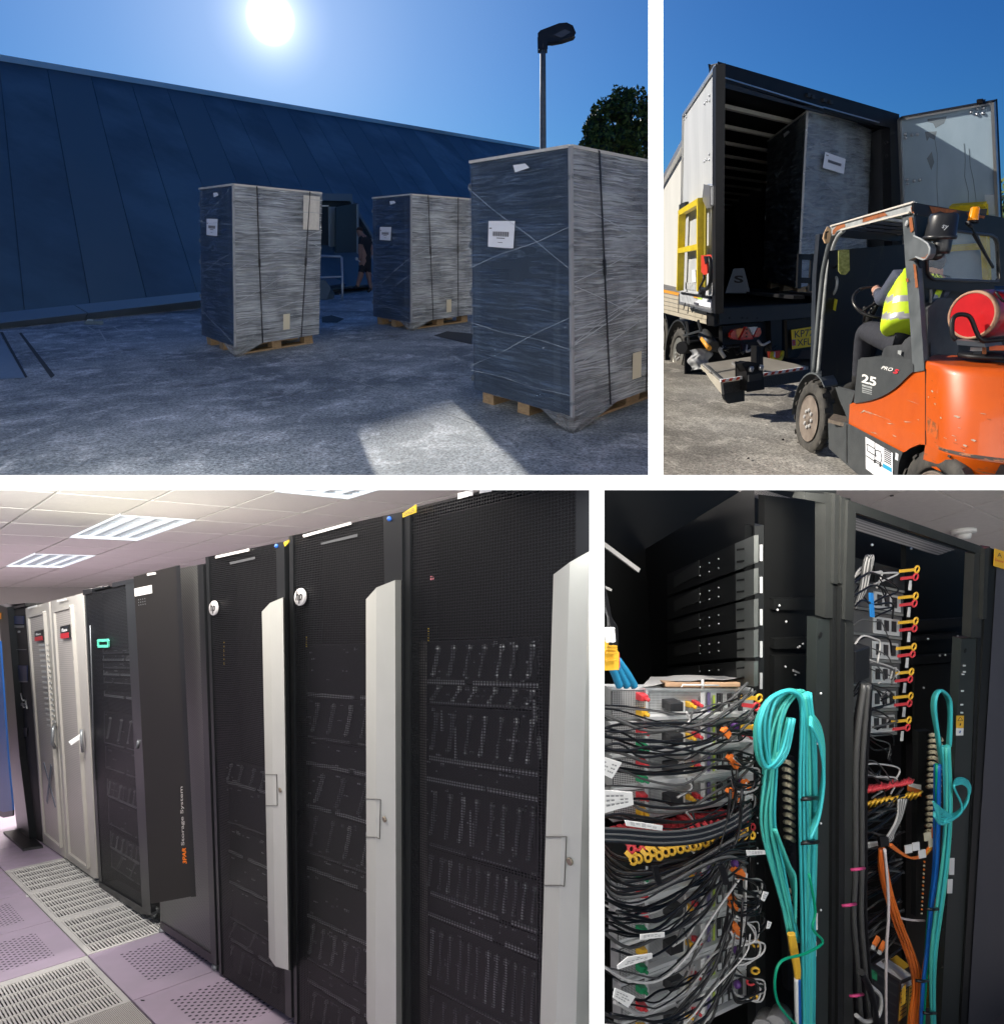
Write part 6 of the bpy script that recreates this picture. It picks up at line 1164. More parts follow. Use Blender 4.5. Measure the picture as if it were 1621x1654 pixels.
q = [DPl(x, y) for x, y in ((284, 914), (291, 913), (317, 1448), (309, 1449))]; mb = MB(); mb.quad(*q); mb.quad(*[p + nrm(ray(300, 1200)) * .03 for p in [DPl(216, 931.5), DPl(290, 912), DPl(317, 1448), DPl(244, 1460)]]); mb.build('door_edge', blk, dd)
face([(217, 951), (245, 945), (246, 958), (218, 963.5)], wht, 'white_label', dd, d=.004, t=.002, pl=DPl); face([(237.5, 926.5), (251, 924.5), (252, 927.5), (238, 930)], wht, 'small_label', dd, d=.004, t=.002, pl=DPl)
mb = MB()
for i in range(3):
    for j in range(4): x, y = 223.5 + j * 3.4 + i * .3, 968 + i * 4.3 - j * .6; mb.quad(*[DPl(x + u, y + w, .004) for u, w in ((0, 0), (1.1, 0), (1.1, 1.6), (0, 1.6))])
mb.build('speckle_mark', lip, dd)
text('Storage System', [DPl(299.5, 1365, .004), DPl(296.5, 1270, .004), DPl(290.5, 1271, .004), DPl(293, 1366, .004)], mat('text_grey', (.50, .48, .46), .5), 'lettering', dd, bold=.008)
text('3PAR', [DPl(302, 1395, .004), DPl(300.5, 1369, .004), DPl(294, 1370, .004), DPl(295.5, 1396, .004)], mat('text_orange', (.85, .20, .01), .45), 'lettering', dd, bold=.03, shear=.2)
# three mesh-door racks with silver handles
def hp_rack(o, msh, label, hnd, latch, screw, logo, edgeL, edgeR, units, x0i, x1i, tags=()):
    t = cabinet(o, label, .95, group='black server racks')
    face(msh, rin, 'inside', t, d=-.13, t=0); face(msh, mesh, 'mesh_door', t, d=0, t=0)
    face(edgeL, blk2, 'door_edge', t, d=.006, t=.03); face(edgeR, blk2, 'door_edge', t, d=.012, t=.03)
    (la1, la2, lb1, lb2, lc1, lc2, ld1, ld2), zt = hnd          # left/crease/right/far edges: top and bottom pixels of each
    hm = MB(); A1, A2 = FP(*la1, .012), FP(*la2, .012); B1_, B2_ = FP(*lb1, .055), FP(*lb2, .055); C1_, C2_ = FP(*lc1, .055), FP(*lc2, .055); D1_, D2_ = FP(*ld1, .012), FP(*ld2, .012)
    hm.quad(A1, B1_, B2_, A2); hm.quad(B1_, C1_, C2_, B2_); hm.quad(C1_, D1_, D2_, C2_, m=1); hm.poly([A1, D1_, C1_, B1_]); hm.poly([A2, B2_, C2_, D2_]); h_ = hm.build('handle', [hand, hand2], t)
    if latch:
        (x0, y0), (x1, y1), (x2, y2), (x3, y3) = latch; mb = MB()
        cr_ = lambda y: lerp(lb1[0], lb2[0], (y - lb1[1]) / (lb2[1] - lb1[1])); lf = lambda y: lerp(la1[0], la2[0], (y - la1[1]) / (la2[1] - la1[1]))
        gp_ = [FP(lf(y0), y0, .0135), FP(cr_(y0), y0, .0565), FP(x1, y1, .0565), FP(x2, y2, .0565), FP(cr_(y3), y3, .0565), FP(lf(y3), y3, .0135)]
        for p, q in zip(gp_[:-1], gp_[1:]): mb.bar(p, q, .0014, FP.n, .003)
        mb.build('latch_groove', mat('groove_dark', (.12, .12, .11), .6), h_)
        mb = MB(); mb.lathe(FP(*screw, .0555), FP.n, [(0, .009), (.004, .009), (.005, .006)], 14); s_ = mb.build('lock', mat('brass_screw', (.30, .26, .20), .3, metal=.8), h_)
    if logo:
        cx_, cy_, rx, ry = logo; c = FP(cx_, cy_, .012); X = FP(cx_ + rx, hl(cx_, cy_, cx_ + rx) * .5 + cy_ * .5, .012) - c; Y = FP(cx_, cy_ - ry, .012) - c; mb = MB(); mb.lathe3(c, FP.n, X, Y, [(-.006, 1.), (.0, 1.), (.002, .95), (.002, .01)], 30); lg = mb.build('round_badge', mat('badge_silver', (.62, .62, .62), .4), t)
        o_ = c + FP.n * .0035; text('hp', [o_ - X * .66 - Y * .72, o_ + X * .66 - Y * .72, o_ + X * .70 + Y * .76, o_ - X * .62 + Y * .76], lblk, 'lettering', lg, shear=.25, bold=.015)
    for k, u in enumerate(units): server(x0i + u[3] if len(u) > 3 else x0i, u[0], u[1], x1i, t, u[2], (k * 7 % 3) != 1, k + int(x0i))
    return t
yl = mat('yellow_tag', (.62, .45, .03), .5)
r1 = hp_rack([(332, 900), (459, 875), (471, 1645), (354, 1572)], [(334, 900), (446, 878), (462, 1639), (357, 1573)], 'first silver-handled black rack, narrow, beside the perforated panel rack',
    (((423, 988), (434.5, 1546), (436, 974), (445, 1561), (457, 965), (466, 1567), (459, 966), (469, 1567)), 0), [(428, 1251), (447, 1251), (448, 1301), (431, 1301)], (453, 1276), (344.5, 982.5, 6.4, 11.8),
    [(332, 900), (337, 899), (358, 1575), (354, 1572)], [(446, 877), (459, 875), (471, 1645), (461, 1639)], [(1228, 1262, 5), (1265, 1325, 0), (1332, 1372, 0), (1376, 1420, 0), (1424, 1476, 0), (1480, 1510, 3), (1515, 1560, 5)], 362, 448)
r2 = hp_rack([(467, 866), (649, 827), (652, 1760), (475, 1652)], [(471, 866), (626, 832), (640, 1750), (478, 1654)], 'second silver-handled black rack, in the middle of the three',
    (((591, 968), (592, 1648), (608, 949), (606, 1690), (638, 937), (640, 1700), (648, 937), (649, 1700)), 0), [(591, 1290.5), (614.5, 1291.5), (613, 1355), (591, 1352)], (621.5, 1323), (484, 964.5, 8.6, 14),
    [(467, 866), (473, 865), (480, 1655), (475, 1652)], [(619, 833), (649, 827), (652, 1760), (636, 1750)], [(1044, 1122, 0), (1126, 1190, 4), (1195, 1232, 0), (1238, 1300, 3), (1306, 1374, 4), (1378, 1400, 0), (1404, 1476, 0), (1480, 1545, 6), (1550, 1580, 0), (1585, 1660, 5)], 492, 600)
r3 = hp_rack([(652, 826), (990, 742), (985, 2010), (652, 1780)], [(660, 822), (960, 748), (950, 1985), (660, 1783)], 'nearest silver-handled black rack, large at the right of the row',
    (((893.5, 928), (862, 1990), (920, 908), (887, 1990), (952, 890), (920, 1990), (985, 880), (945, 1990)), 0), [(880, 1351.5), (914.5, 1351.5), (911, 1431.5), (878, 1430)], (920.5, 1391), None,
    [(652, 826), (662, 822), (662, 1785), (652, 1780)], [(930, 755), (990, 742), (985, 2010), (926, 1975)], [(1036, 1102, 7), (1106, 1134, 6), (1138, 1224, 7), (1228, 1258, 0), (1262, 1362, 8), (1370, 1440, 12), (1446, 1474, 0), (1480, 1590, 12), (1594, 1680, 10)], 687, 868)
face([(677, 1036), (685, 1036), (687, 1790), (679, 1785)], mat('mount_rail', (.10, .092, .085), .5, col2=(.16, .15, .14), vs=20), 'mounting_rail', r3, d=-.05, t=.01)
for (x, y) in ((842, 1050), (853, 1262)): pass
for (x, y0, y1, par, d) in ((713, 1148, 1180, r3, 1), (883 - 20, 1130, 1165, r3, 1), (759, 1310, 1366, r3, 1), (811, 1322, 1372, r3, 1), (735, 1175, 1232, r3, 1), (870, 1190, 1225, r3, 1)): mb = MB(); mb.bar(FI(x, y0, .02), FI(x + 1, y1, .02), .006, FP.n); mb.build('bright_edge', lip, par)
# top labels, yellow tags
face([(348, 898), (402, 886), (402, 890), (348, 902)], wht, 'top_label', r1, d=.01, t=.002); face([(371, 908), (412, 899), (412, 903), (372, 912)], lip2, 'printed_line', r1, d=.004, t=.001)
face([(489, 864), (566, 843), (567, 847), (490, 868)], wht, 'top_label', r2, d=.01, t=.002); face([(518, 877), (577, 862), (577, 867), (519, 880)], lip2, 'printed_line', r2, d=.004, t=.001)
face([(739, 797), (763, 791), (763, 800), (739, 806)], wht, 'top_label', r3, d=.01, t=.002); face([(774, 790), (793, 784), (793, 794), (774, 797)], wht, 'top_label', r3, d=.01, t=.002)
for (px_, par) in (([(650, 829), (671, 815), (671, 828), (650, 836)], r3), ([(458, 876), (466, 872), (466, 876), (460, 883)], r2)): face(px_, yl, 'yellow_tag', par, d=.03, t=.004)
text('DANGER', [FP(652, 834, .036), FP(669, 827, .036), FP(669, 820, .036), FP(652, 828, .036)], ink, 'lettering', r3)
for (x, y, par, m_) in ((629, 838, r2, 'blue'), (447, 882, r1, 'blue')): mb = MB(); mb.ball(FP(x, y, .014), .008, 8); mb.build('blue_dot', mat('dot_blue', (.02, .12, .5), .4), par)
for (x0, y0, y1, par) in ((361, 1035, 1076, r1), (494, 1028, 1046, r2), (690, 1014, 1037, r3)):
    n_ = 6
    for k in range(n_): y = lerp(y0, y1, k / n_); MB().poly([FI(x0 + u, y + w * (y1 - y0) / n_, .02) for u, w in ((0, 0), (3.2 if x0 > 600 else 2, .2), (3.2 if x0 > 600 else 2, .7), (0, .6))]).build('yellow_mark', yl, par)
mb = MB(); mb.ball(FI(697, 934, .02), .007, 8); mb.build('pink_dot', pink, r3)
# =====================================================================================
# RACK REAR: two open racks full of cabling
# =====================================================================================
PANEL[0] = 'rack'
V4R, V4L, V4U = (2249, 1122), (659, 1119), (1262, 5000)
f4R, f4L, f4U = nrm(ray(*V4R)), nrm(ray(*V4L)), -nrm(ray(*V4U)); FR4 = plane_dirs(W(1373, 810, 1.95), f4R, f4U)
off = lambda k: plane_dirs(FR4.p + f4L * k, f4R, f4U)      # planes parallel to the frame, deeper by k
SP = off(.10); BKP = off(.95); G4 = ground(1120, 1.6)
def f4(px, m, name, par, d=0, t=.01, pl=FR4, **k): return face(px, m, name, par, d=d, t=t, pl=pl, **k)
fgrey = mat('frame_charcoal', (.038, .040, .038), .38, metal=.3, col2=(.050, .053, .050), vs=5, bump=.03, bs=60); fdark = mat('frame_dark', (.013, .014, .014), .45); fin = mat('rack_inner_black', (.0045, .005, .005), .6); railm = mat('rail_zinc', (.18, .19, .18), .4, metal=.5, col2=(.14, .15, .14), vs=6)
srv = uvdots('server_rear_mesh', (.72, .73, .72), (.10, .10, .10), (210, 240), .3, rough=.4, metal=.4, soft=.12, col2=(.42, .43, .42), vs=9); srvp = mat('server_rear_plain', (.70, .71, .70), .35, metal=.2, col2=(.55, .56, .55), vs=12); lipz = mat('lip_zinc', (.82, .83, .82), .3, metal=.3)
port = mat('port_dark', (.03, .03, .032), .5); yk = mat('key_yellow', (.80, .46, .04), .4); rk = mat('key_red', (.62, .05, .06), .4); gk = mat('key_green', (.02, .30, .12), .4); ok_ = mat('connector_orange', (.85, .20, .03), .4); wt = mat('tag_white', (.78, .77, .74), .6); clearp = mat('clear_plug', (.6, .6, .58), .25)
cbk = mat('cable_black', (.008, .008, .009), .34, spec=.5); cgr = mat('cable_grey', (.075, .075, .073), .36); cpl = mat('cable_pale', (.50, .49, .47), .45); caq = mat('cable_aqua', (.07, .50, .42), .42); cay = mat('cable_cyan', (.05, .48, .50), .42); cog = mat('cable_orange', (.80, .19, .03), .42); cbl = mat('cable_blue', (.01, .12, .45), .42); cgn = mat('cable_green', (.0, .32, .17), .42); cwh = mat('cable_white', (.62, .55, .54), .45); cream = mat('clip_cream', (.62, .56, .40), .5)
# room round the racks
gt = mat('ceiling_tile_grey', (.85, .80, .76), .85, col2=(.80, .75, .71), vs=30, bump=.08, bs=150)
C4 = Plane(EYE + G4.n * 1.05, G4.n); N0 = C4(1571.5, 819); gA = -f4L; gB = f4R
ceil4 = MB().quad(N0 - f4R * 6 - f4L * 4 + G4.n * .03, N0 + f4R * 9 - f4L * 4 + G4.n * .03, N0 + f4R * 9 + f4L * 9 + G4.n * .03, N0 - f4R * 6 + f4L * 9 + G4.n * .03).build('ceiling', mat('ceiling_grid_dark', (.30, .29, .28), .7), kind='structure')
c40 = None; TS = .75
for i in range(-6, 8):
    for j in range(-6, 7):
        a = N0 + f4R * TS * i + f4L * TS * j; g = .006; q = [a + (f4R + f4L) * g, a + f4R * (TS - g) + f4L * g, a + (f4R + f4L) * (TS - g), a + f4L * (TS - g) + f4R * g]; ctr = sum(q) / 4
        if (ctr - EYE) @ FW < .8: continue
        if c40 is None:
            mb = MB(); mb.quad(*q)
            for s0, s1 in ((0, 1), (1, 2), (2, 3), (3, 0)): mb.quad(q[s0], q[s0] + G4.n * .02, q[s1] + G4.n * .02, q[s1])
            c40 = mb.build('ceiling_tile', gt, ceil4); c4c = ctr
        else: dup(c40, WL[c40.name] + (ctr - c4c), ceil4)
dt = thing('smoke_detector', C4(1555, 858), 'round white smoke detector on the grey ceiling', 'smoke detector')
MB().lathe(C4(1555, 856), -G4.n, [(0, .075), (.02, .075), (.03, .06)], 20).build('base', wt, dt); MB().lathe(C4(1555, 856) - G4.n * .03, -G4.n, [(0, .045), (.03, .035), (.035, .01)], 20).build('sensor_head', wt, dt)
MB().poly([C4(x, y, -.002) for x, y in ((1436, 800), (1442, 799), (1443, 801.5), (1437, 802.5))]).build('ceiling_slot', fin, ceil4)
wall4 = mat('rear_wall_grey', (.35, .34, .33), .8); wq = N0 + f4L * 5; MB().quad(wq - f4R * 6 - G4.n * 2.8, wq + f4R * 9 - G4.n * 2.8, wq + f4R * 9, wq - f4R * 6).build('rear_wall', wall4, kind='structure')
MB().quad(G4(-1200, 2600), G4(4200, 2600), G4(4200, 1230), G4(-1200, 1230)).build('rack_room_floor', mat('floor_grey_dark', (.10, .09, .10), .6), kind='structure')
# ---------- left rack ----------
k1 = thing('open_rack', G4(1180, 2200), 'tall open black rack at left, zinc rails above and stacked servers below', 'open rack', 'open equipment racks')
MB().quad(BKP(900, 700), BKP(1340, 700), BKP(1340, 1800), BKP(900, 1800)).build('back_panel', fin, k1)
IP = plane_dirs(SP(1218, 990), f4L, f4U)
MB().quad(IP(1218, 780), IP(1030, 1119 - (1119 - 780) * (1030 - 659) / (1218 - 659)), IP(1030, 1560), IP(1218, 1900)).build('inner_side', fin, k1)
for k, (a, b, c, d) in enumerate((((1186.5, 878), (1217, 865), (1217, 909), (1186.5, 922)), ((1188, 927), (1217, 918.6), (1217, 959), (1188, 970)), ((1188, 974), (1217, 968), (1217, 1013), (1188, 1016)), ((1189.6, 1021), (1217, 1018), (1217, 1062), (1189.6, 1062)), ((1188, 1069), (1217, 1069), (1217, 1109), (1189.6, 1106)))):
    T = lambda p: (1077, 1119 - (1119 - p[1]) * (1077 - 659) / (p[0] - 659))
    r = face([T(a), a, d, T(d)], mat('rail_rear_dark', (.025, .026, .026), .4, metal=.4), 'rail', k1, d=.03, t=.01, pl=IP); face([a, b, c, d], railm, 'rail_plate', r, d=.045, t=.012, pl=IP)
    for yy in (.28, .72):
        y0 = lerp(lerp(a[1], b[1], .2), lerp(d[1], c[1], .2), yy); face([(1189, y0 - 1), (1200, y0 - 2.5), (1200, y0 + .5), (1189, y0 + 2)], fin, 'slot', r, d=.05, t=.002, pl=IP)
    for q in range(6):
        x = 1130 + (q % 3) * 15; y = lerp(lerp(T(a)[1], a[1], (x - 1077) / 110), lerp(T(d)[1], d[1], (x - 1077) / 110), .3 + .35 * (q // 3)); MB().ball(IP(x, y, .034), .0022, 6).build('pin_hole', lipz, r)
    face([(1088, lerp(T(a)[1], T(d)[1], .2) - 3), (1128, lerp(T(a)[1], a[1], .46)), (1128, lerp(T(d)[1], d[1], .46) - 16), (1088, lerp(T(a)[1], T(d)[1], .6))], mat('rail_tab', (.06, .06, .058), .4, metal=.4), 'cut_plate', r, d=.034, t=.002, pl=IP)
f4([(1218, 850), (1233, 848), (1236, 1700), (1220, 1700)], fdark, 'mounting_post', k1, pl=SP, t=.03)
for k in range(5): y = (880, 932, 984, 1036, 1087)[k]; f4([(1227, y), (1231, y), (1231, y + 26), (1227, y + 26)], lipz, 'post_strip', k1, pl=SP, d=.006, t=.002)
for k in range(22): y = 880 + k * 24.5; MB().ball(SP(1222 + k * .05, y, .005), .0025, 6).build('cage_nut', lipz, k1)
f4([(1234, 800), (1336, 812), (1320, 1700), (1236, 1700)], fin, 'side_channel', k1, pl=off(.22), t=.02)
for (y0, y1) in ((968, 985), (1032, 1048), (1060, 1120)): f4([(1250, y0), (1322, y0 - 3), (1322, y1), (1250, y1)], fdark, 'cross_beam', k1, pl=off(.20), t=.02)
for (x, y) in ((1255, 985), (1258, 978), (1269, 1004), (1288, 1046), (1296, 1040), (1291, 1044), (1268, 1077), (1284, 1090)): MB().ball(off(.19)(x, y), .004, 6).build('screw', lipz, k1)
f4([(1281, 1081), (1291, 1086), (1291, 1088.5), (1281, 1085)], lipz, 'latch_bar', k1, pl=off(.18), t=.004)
mt_ = uvdots('top_mesh', (.30, .28, .27), (.02, .02, .02), (150, 100), .32, rough=.5, soft=.1)
f4([(1166, 784), (1190, 778), (1292, 809), (1270, 823)], mt_, 'top_mesh', k1, pl=off(.3), t=0); f4([(950, 760), (1350, 778), (1350, 801), (1262, 792), (1200, 776), (950, 780)], fdark, 'top_beam', k1, d=-.02, t=.02)
mb = MB(); mb.bar(off(.5)(970, 876), off(.5)(1030, 921), .012, FR4.n); mb.build('pale_bar', cpl, k1); mb = MB(); mb.bar(off(.5)(968, 944), off(.5)(986, 953), .007, FR4.n); mb.build('pale_bar', cpl, k1)
# frame posts between the two racks
pst = lambda px, m, d=0, t=.03, nm='frame_post', par=None: f4(px, m, nm, par or k1, d=d, t=t)
pst([(1333, 812), (1348, 800), (1344, 998), (1332, 998)], fgrey, .0, nm='door_post'); pst([(1319, 1000), (1342, 1000), (1336, 1700), (1309, 1700)], mat('plate_dark_green', (.035, .042, .040), .45, metal=.2), -.01, nm='side_plate')
pst([(1342, 801), (1373, 805), (1366, 1700), (1334, 1700)], fin, -.03, nm='gap_filler'); pst([(1348, 797), (1355, 799), (1352, 944), (1346, 942)], fgrey, .01, nm='door_tube'); pst([(1345, 947), (1350, 947), (1348, 1700), (1342, 1700)], fdark, .0, nm='door_tube')
pst([(1301, 795), (1348, 799), (1334, 813), (1296, 806)], fgrey, .0, nm='corner_block')
for y in (1120, 1180, 1330, 1470): MB().ball(FR4(1325, y, .0), .004, 6).build('screw', lipz, k1)
MB().lathe(FR4(1324, 1026, -.008), FR4.n, [(0, .009), (.001, .009)], 16).build('round_hole', fin, k1)
for (x, y0, y1) in ((1315, 1475, 1502), (1313, 1521, 1545)): f4([(x - 2, y0), (x + 5, y0), (x + 5, y1), (x - 2, y1)], wt, 'asset_label', k1, d=-.006, t=.001)
def warn(x, y, par, w=10):
    a = f4([(x, y), (x + w, y), (x + w - .6, y + 20), (x - .4, y + 20)], yk, 'warning_label', par, d=.002, t=.001); b = f4([(x - .4, y + 20.2), (x + w - .6, y + 20.2), (x + w - 1, y + 32), (x - .6, y + 32)], wt, 'notice_label', par, d=.002, t=.001)
    mb = MB()
    for p, q in (((x + w / 2, y + 2), (x + w - 2, y + 8)), ((x + w - 2, y + 8), (x + 2, y + 8)), ((x + 2, y + 8), (x + w / 2, y + 2))): mb.bar(FR4(*p, .004), FR4(*q, .004), .0012, FR4.n, .001)
    mb.lathe(FR4(x + w / 2, y + 14, .004), FR4.n, [(0, .005), (.001, .005), (.001, .0035), (0, .0035)], 14); mb.build('symbol', ink, a)
    mb = MB(); mb.lathe(FR4(x + w / 2 - .5, y + 26, .004), FR4.n, [(0, .005), (.001, .005)], 14); mb.build('symbol', cbl, b)
warn(1315, 1171, k1)
# ---------- right rack ----------
k2 = thing('open_rack', G4(1470, 2200), 'tall open black rack at right with coloured levers and hanging orange cables', 'open rack', 'open equipment racks')
pst([(1358, 802), (1369, 806), (1366, 945), (1356, 942)], fgrey, .012, par=k2, nm='door_tube'); pst([(1357, 948), (1364, 950), (1362, 1700), (1352, 1700)], fdark, .01, par=k2, nm='door_tube')
pst([(1369, 808), (1382, 812), (1378, 1003), (1364, 1001)], fgrey, .02, par=k2, nm='door_post'); pst([(1365, 1003), (1378, 1005), (1376, 1700), (1362, 1700)], fgrey, .012, par=k2, nm='door_post')
pst([(1371, 808), (1589, 884), (1584, 896), (1379, 827)], fgrey, .018, par=k2, nm='top_beam'); f4([(1380, 836), (1541, 888), (1513, 897), (1380, 856)], mt_, 'top_mesh', k2, pl=off(.25), t=0)
f4([(1372, 822), (1600, 895), (1600, 1720), (1366, 1720)], fin, 'back_panel', k2, pl=off(.75), t=.02)
f4([(1462, 860), (1600, 900), (1580, 1720), (1462, 1720)], fdark, 'inner_side', k2, pl=off(.4), t=.02)
for (x0, y0, x1, y1, y2, y3) in ((1478, 1003, 1565, 998, 1010, 1020), (1478, 1028, 1552, 1022, 1030, 1036), (1472, 1060, 1552, 1056, 1068, 1074)): f4([(x0, y0), (x1, y1), (x1, y2), (x0, y3)], mat('beam_dark', (.045, .046, .046), .4, metal=.3), 'cross_beam', k2, pl=off(.36), t=.02)
f4([(1476, 1075), (1552, 1070), (1545, 1200), (1476, 1205)], mat('panel_dark_grey', (.035, .037, .036), .5), 'blank_panel', k2, pl=off(.38), t=.01)
for (x, y) in ((1498, 1032), (1546, 1028), (1543, 1037), (1517, 1059), (1526, 1058), (1491, 1111), (1536, 1113), (1537, 1112), (1571, 1060), (1471, 886), (1408, 880)): MB().ball(off(.33)(x, y), .0055, 6).build('screw', lipz, k2)
pst([(1573, 895), (1588, 886), (1583, 1030), (1567, 1030)], fgrey, .016, par=k2, nm='door_post'); pst([(1552, 1032), (1578, 1031), (1556, 1700), (1516, 1700)], mat('plate_dark_green', (.035, .042, .040), .45), .0, par=k2, nm='side_plate')
pst([(1578, 1031), (1586, 887), (1598, 883), (1585, 1190), (1572, 1450), (1556, 1700), (1550, 1700)], fin, .004, par=k2, nm='gap_filler'); pst([(1590, 886), (1597, 884), (1592, 1000), (1586, 1000)], fgrey, .03, par=k2, nm='door_tube')
MB().lathe(FR4(1558, 1051, .004), FR4.n, [(0, .009), (.001, .009)], 16).build('round_hole', fin, k2)
for (x, y) in ((1557, 1074), (1557, 1084), (1555, 1088), (1554, 1115), (1553, 1137), (1553, 1150), (1536, 1354), (1527, 1460), (1522, 1500), (1521, 1560)): f4([(x - 2, y), (x + 2, y), (x + 2, y + 2.5), (x - 2, y + 2.5)], lipz if y < 1200 else fin, 'slot', k2, d=.004, t=.002)
warn(1544, 1156, k2, 12)
for (x, y0, y1) in ((1533, 1386, 1413), (1530, 1420, 1443)): f4([(x, y0), (x + 8, y0), (x + 7, y1), (x - 1, y1)], wt, 'asset_label', k2, d=.004, t=.001)
# closed rack at the far right edge
k3 = thing('closed_rack', G4(1610, 2300), 'closed dark rack with a perforated door at the right edge, yellow danger label', 'closed rack')
pf4 = uvdots('perforated_door_grey', (.085, .085, .10), (.022, .022, .028), (200, 230), .30, rough=.5, soft=.12)
f4([(1596, 884), (1700, 922), (1700, 1760), (1548, 1700)], fdark, 'casing', k3, d=.01, t=.02); f4([(1610, 894), (1700, 927), (1700, 1760), (1560, 1690)], pf4, 'perforated_door', k3, d=.014, t=0)
dl_ = f4([(1606, 886), (1625, 892), (1625, 921), (1604, 914)], yk, 'danger_label', k3, d=.02, t=.002); text('Danger', [FR4(1606.5, 907, .022), FR4(1620.5, 911, .022), FR4(1621, 906, .022), FR4(1607, 902, .022)], rk, 'lettering', dl_, bold=.02); text('A', [FR4(1610, 899, .022), FR4(1617, 901, .022), FR4(1617, 894, .022), FR4(1610, 892, .022)], ink, 'symbol', dl_)
# ---------- servers of the left rack ----------
slope = lambda x, y, x2: y + (1122 - y) / (2249 - x) * (x2 - x)
def ring_key(p, q, m, par, pl, r=.010, name='release_lever'):
    a, b = pl(*p, .03), pl(*q, .045); d = nrm(b - a); mb = MB(); mb.bar(a, b - d * r, .010, FR4.n, .004)
    X = d; Y = nrm(np.cross(d, FR4.n)); mb.tube([b + (X * math.cos(t) + Y * math.sin(t)) * r for t in np.linspace(0, 2 * math.pi, 13)], .0035, 6); mb.build(name, m, par)
def plug(x, y, m, par, pl, w=9, h=8, d=.05):
    a = pl(x, y, .0); mb = MB(); px1 = pl(x + w / 2, y, 0) - a; py1 = pl(x, y - h / 2, 0) - a; mb.box8([a - px1 - py1, a + px1 - py1, a + px1 + py1, a - px1 + py1] + [p + pl.n * d for p in (a - px1 * .8 - py1 * .75, a + px1 * .8 - py1 * .75, a + px1 * .8 + py1 * .75, a - px1 * .8 + py1 * .75)]); mb.tube([a + pl.n * d, a + pl.n * (d + .012)], .005, 8); mb.build('power_plug', m, par, bevel=.002)
ordn = ('topmost', 'second', 'third', 'fourth', 'fifth', 'sixth', 'seventh', 'eighth', 'ninth')
tops = [(986, 1112), (986, 1169), (988, 1222), (990, 1277), (994, 1408), (996, 1468), (999, 1530), (1002, 1592), (1004, 1655)]
for k, (x0, y0) in enumerate(tops):
    dk_ = k > 3; P_ = off(.10 + (.05 if dk_ else 0)); hgt = 51 + (6 if dk_ else 0); xr = 1216 if not dk_ else 1205
    yt = lambda x: y0 + (slope(x0, y0, x) - y0); yb = lambda x: slope(x0, y0 + hgt, x)
    t = thing('rack_server', P_((x0 + xr) / 2, y0 + hgt / 2), f'{ordn[k]} server from the top in the left rack stack, {"bright grey rear" if not dk_ else "dim rear behind cables"}', 'server', 'servers stacked in the left rack')
    Z = lambda x, v: (x, lerp(yt(x), yb(x), v))
    face([Z(x0, 0), Z(xr, 0), Z(xr, 1), Z(x0, 1)], srvp, 'chassis', t, pl=P_, t=.03); face([Z(1048, .10), Z(1128, .10), Z(1128, .82), Z(1048, .82)], srv, 'mesh_plate', t, pl=P_, d=.002, t=0)
    face([Z(x0 + 2, .08), Z(1042, .08), Z(1042, .92), Z(x0 + 2, .92)], uvdots('psu_grid', (.42, .42, .41), (.03, .03, .03), (170, 200), .36, rough=.5, soft=.05), 'power_supply', t, pl=P_, d=.004, t=.002)
    face([Z(1042, .0), Z(1046, .0), Z(1046, 1), Z(1042, 1)], lipz, 'divider', t, pl=P_, d=.008, t=.004)
    face([Z(1040, .94), Z(xr, .90), Z(xr, 1.04), Z(1040, 1.06)], lipz, 'lower_lip', t, pl=P_, d=.02, t=.02); face([Z(x0, -.03), Z(xr, -.03), Z(xr, .04), Z(x0, .04)], lipz, 'upper_lip', t, pl=P_, d=.006, t=.01)
    face([Z(1080, .44), Z(1106, .42), Z(1106, .82), Z(1080, .84)], lipz, 'connector_plate', t, pl=P_, d=.006, t=.003); c_ = face([Z(1083, .48), Z(1104, .46), Z(1104, .80), Z(1083, .80)], port, 'connector_block', t, pl=P_, d=.03, t=.03, bevel=.003)
    plug(1108, Z(1108, .50)[1], yk, t, P_, 8, 9, .018); plug(1119, Z(1119, .46)[1], rk, t, P_, 8, 9, .018)
    face([Z(1131, .12), Z(1137.5, .12), Z(1137.5, .84), Z(1131, .84)], wt, 'serial_label', t, pl=P_, d=.008, t=.001); face([Z(1142, .12), Z(1147, .12), Z(1147, .86), Z(1142, .86)], mat('strip_violet', (.16, .13, .26), .5), 'riser_strip', t, pl=P_, d=.006, t=.001); face([Z(1151, .22), Z(1154.5, .22), Z(1154.5, .84), Z(1151, .84)], mat('strip_lime', (.42, .55, .08), .5), 'riser_strip', t, pl=P_, d=.007, t=.001)
    for j in range(5): face([Z(1158 + j * 8.6, .16), Z(1164.5 + j * 8.6, .15), Z(1164.5 + j * 8.6, .82), Z(1158 + j * 8.6, .84)], (srv if j % 2 else port), 'expansion_card', t, pl=P_, d=.004, t=.003)
    for j in range(3): face([Z(1160 + j * 10, .5), Z(1165 + j * 10, .5), Z(1165 + j * 10, .7), Z(1160 + j * 10, .7)], lipz, 'port', t, pl=P_, d=.009, t=.003)
    cA, cB = ((rk, yk), (rk, gk), (rk, gk), (rk, yk), (gk, rk), (rk, gk), (yk, gk), (gk, rk), (yk, rk))[k]
    plug(1031, Z(1031, .22)[1], cA, t, P_, 14, 13, .02); plug(1031, Z(1031, .72)[1], cB, t, P_, 14, 13, .02)
    if k < 2: ring_key(Z(1196, .30), (1225 - k * 6, Z(1225, .34)[1]), yk, t, P_); ring_key(Z(1198, .58), (1221 - k * 5, Z(1221, .66)[1]), rk, t, P_)
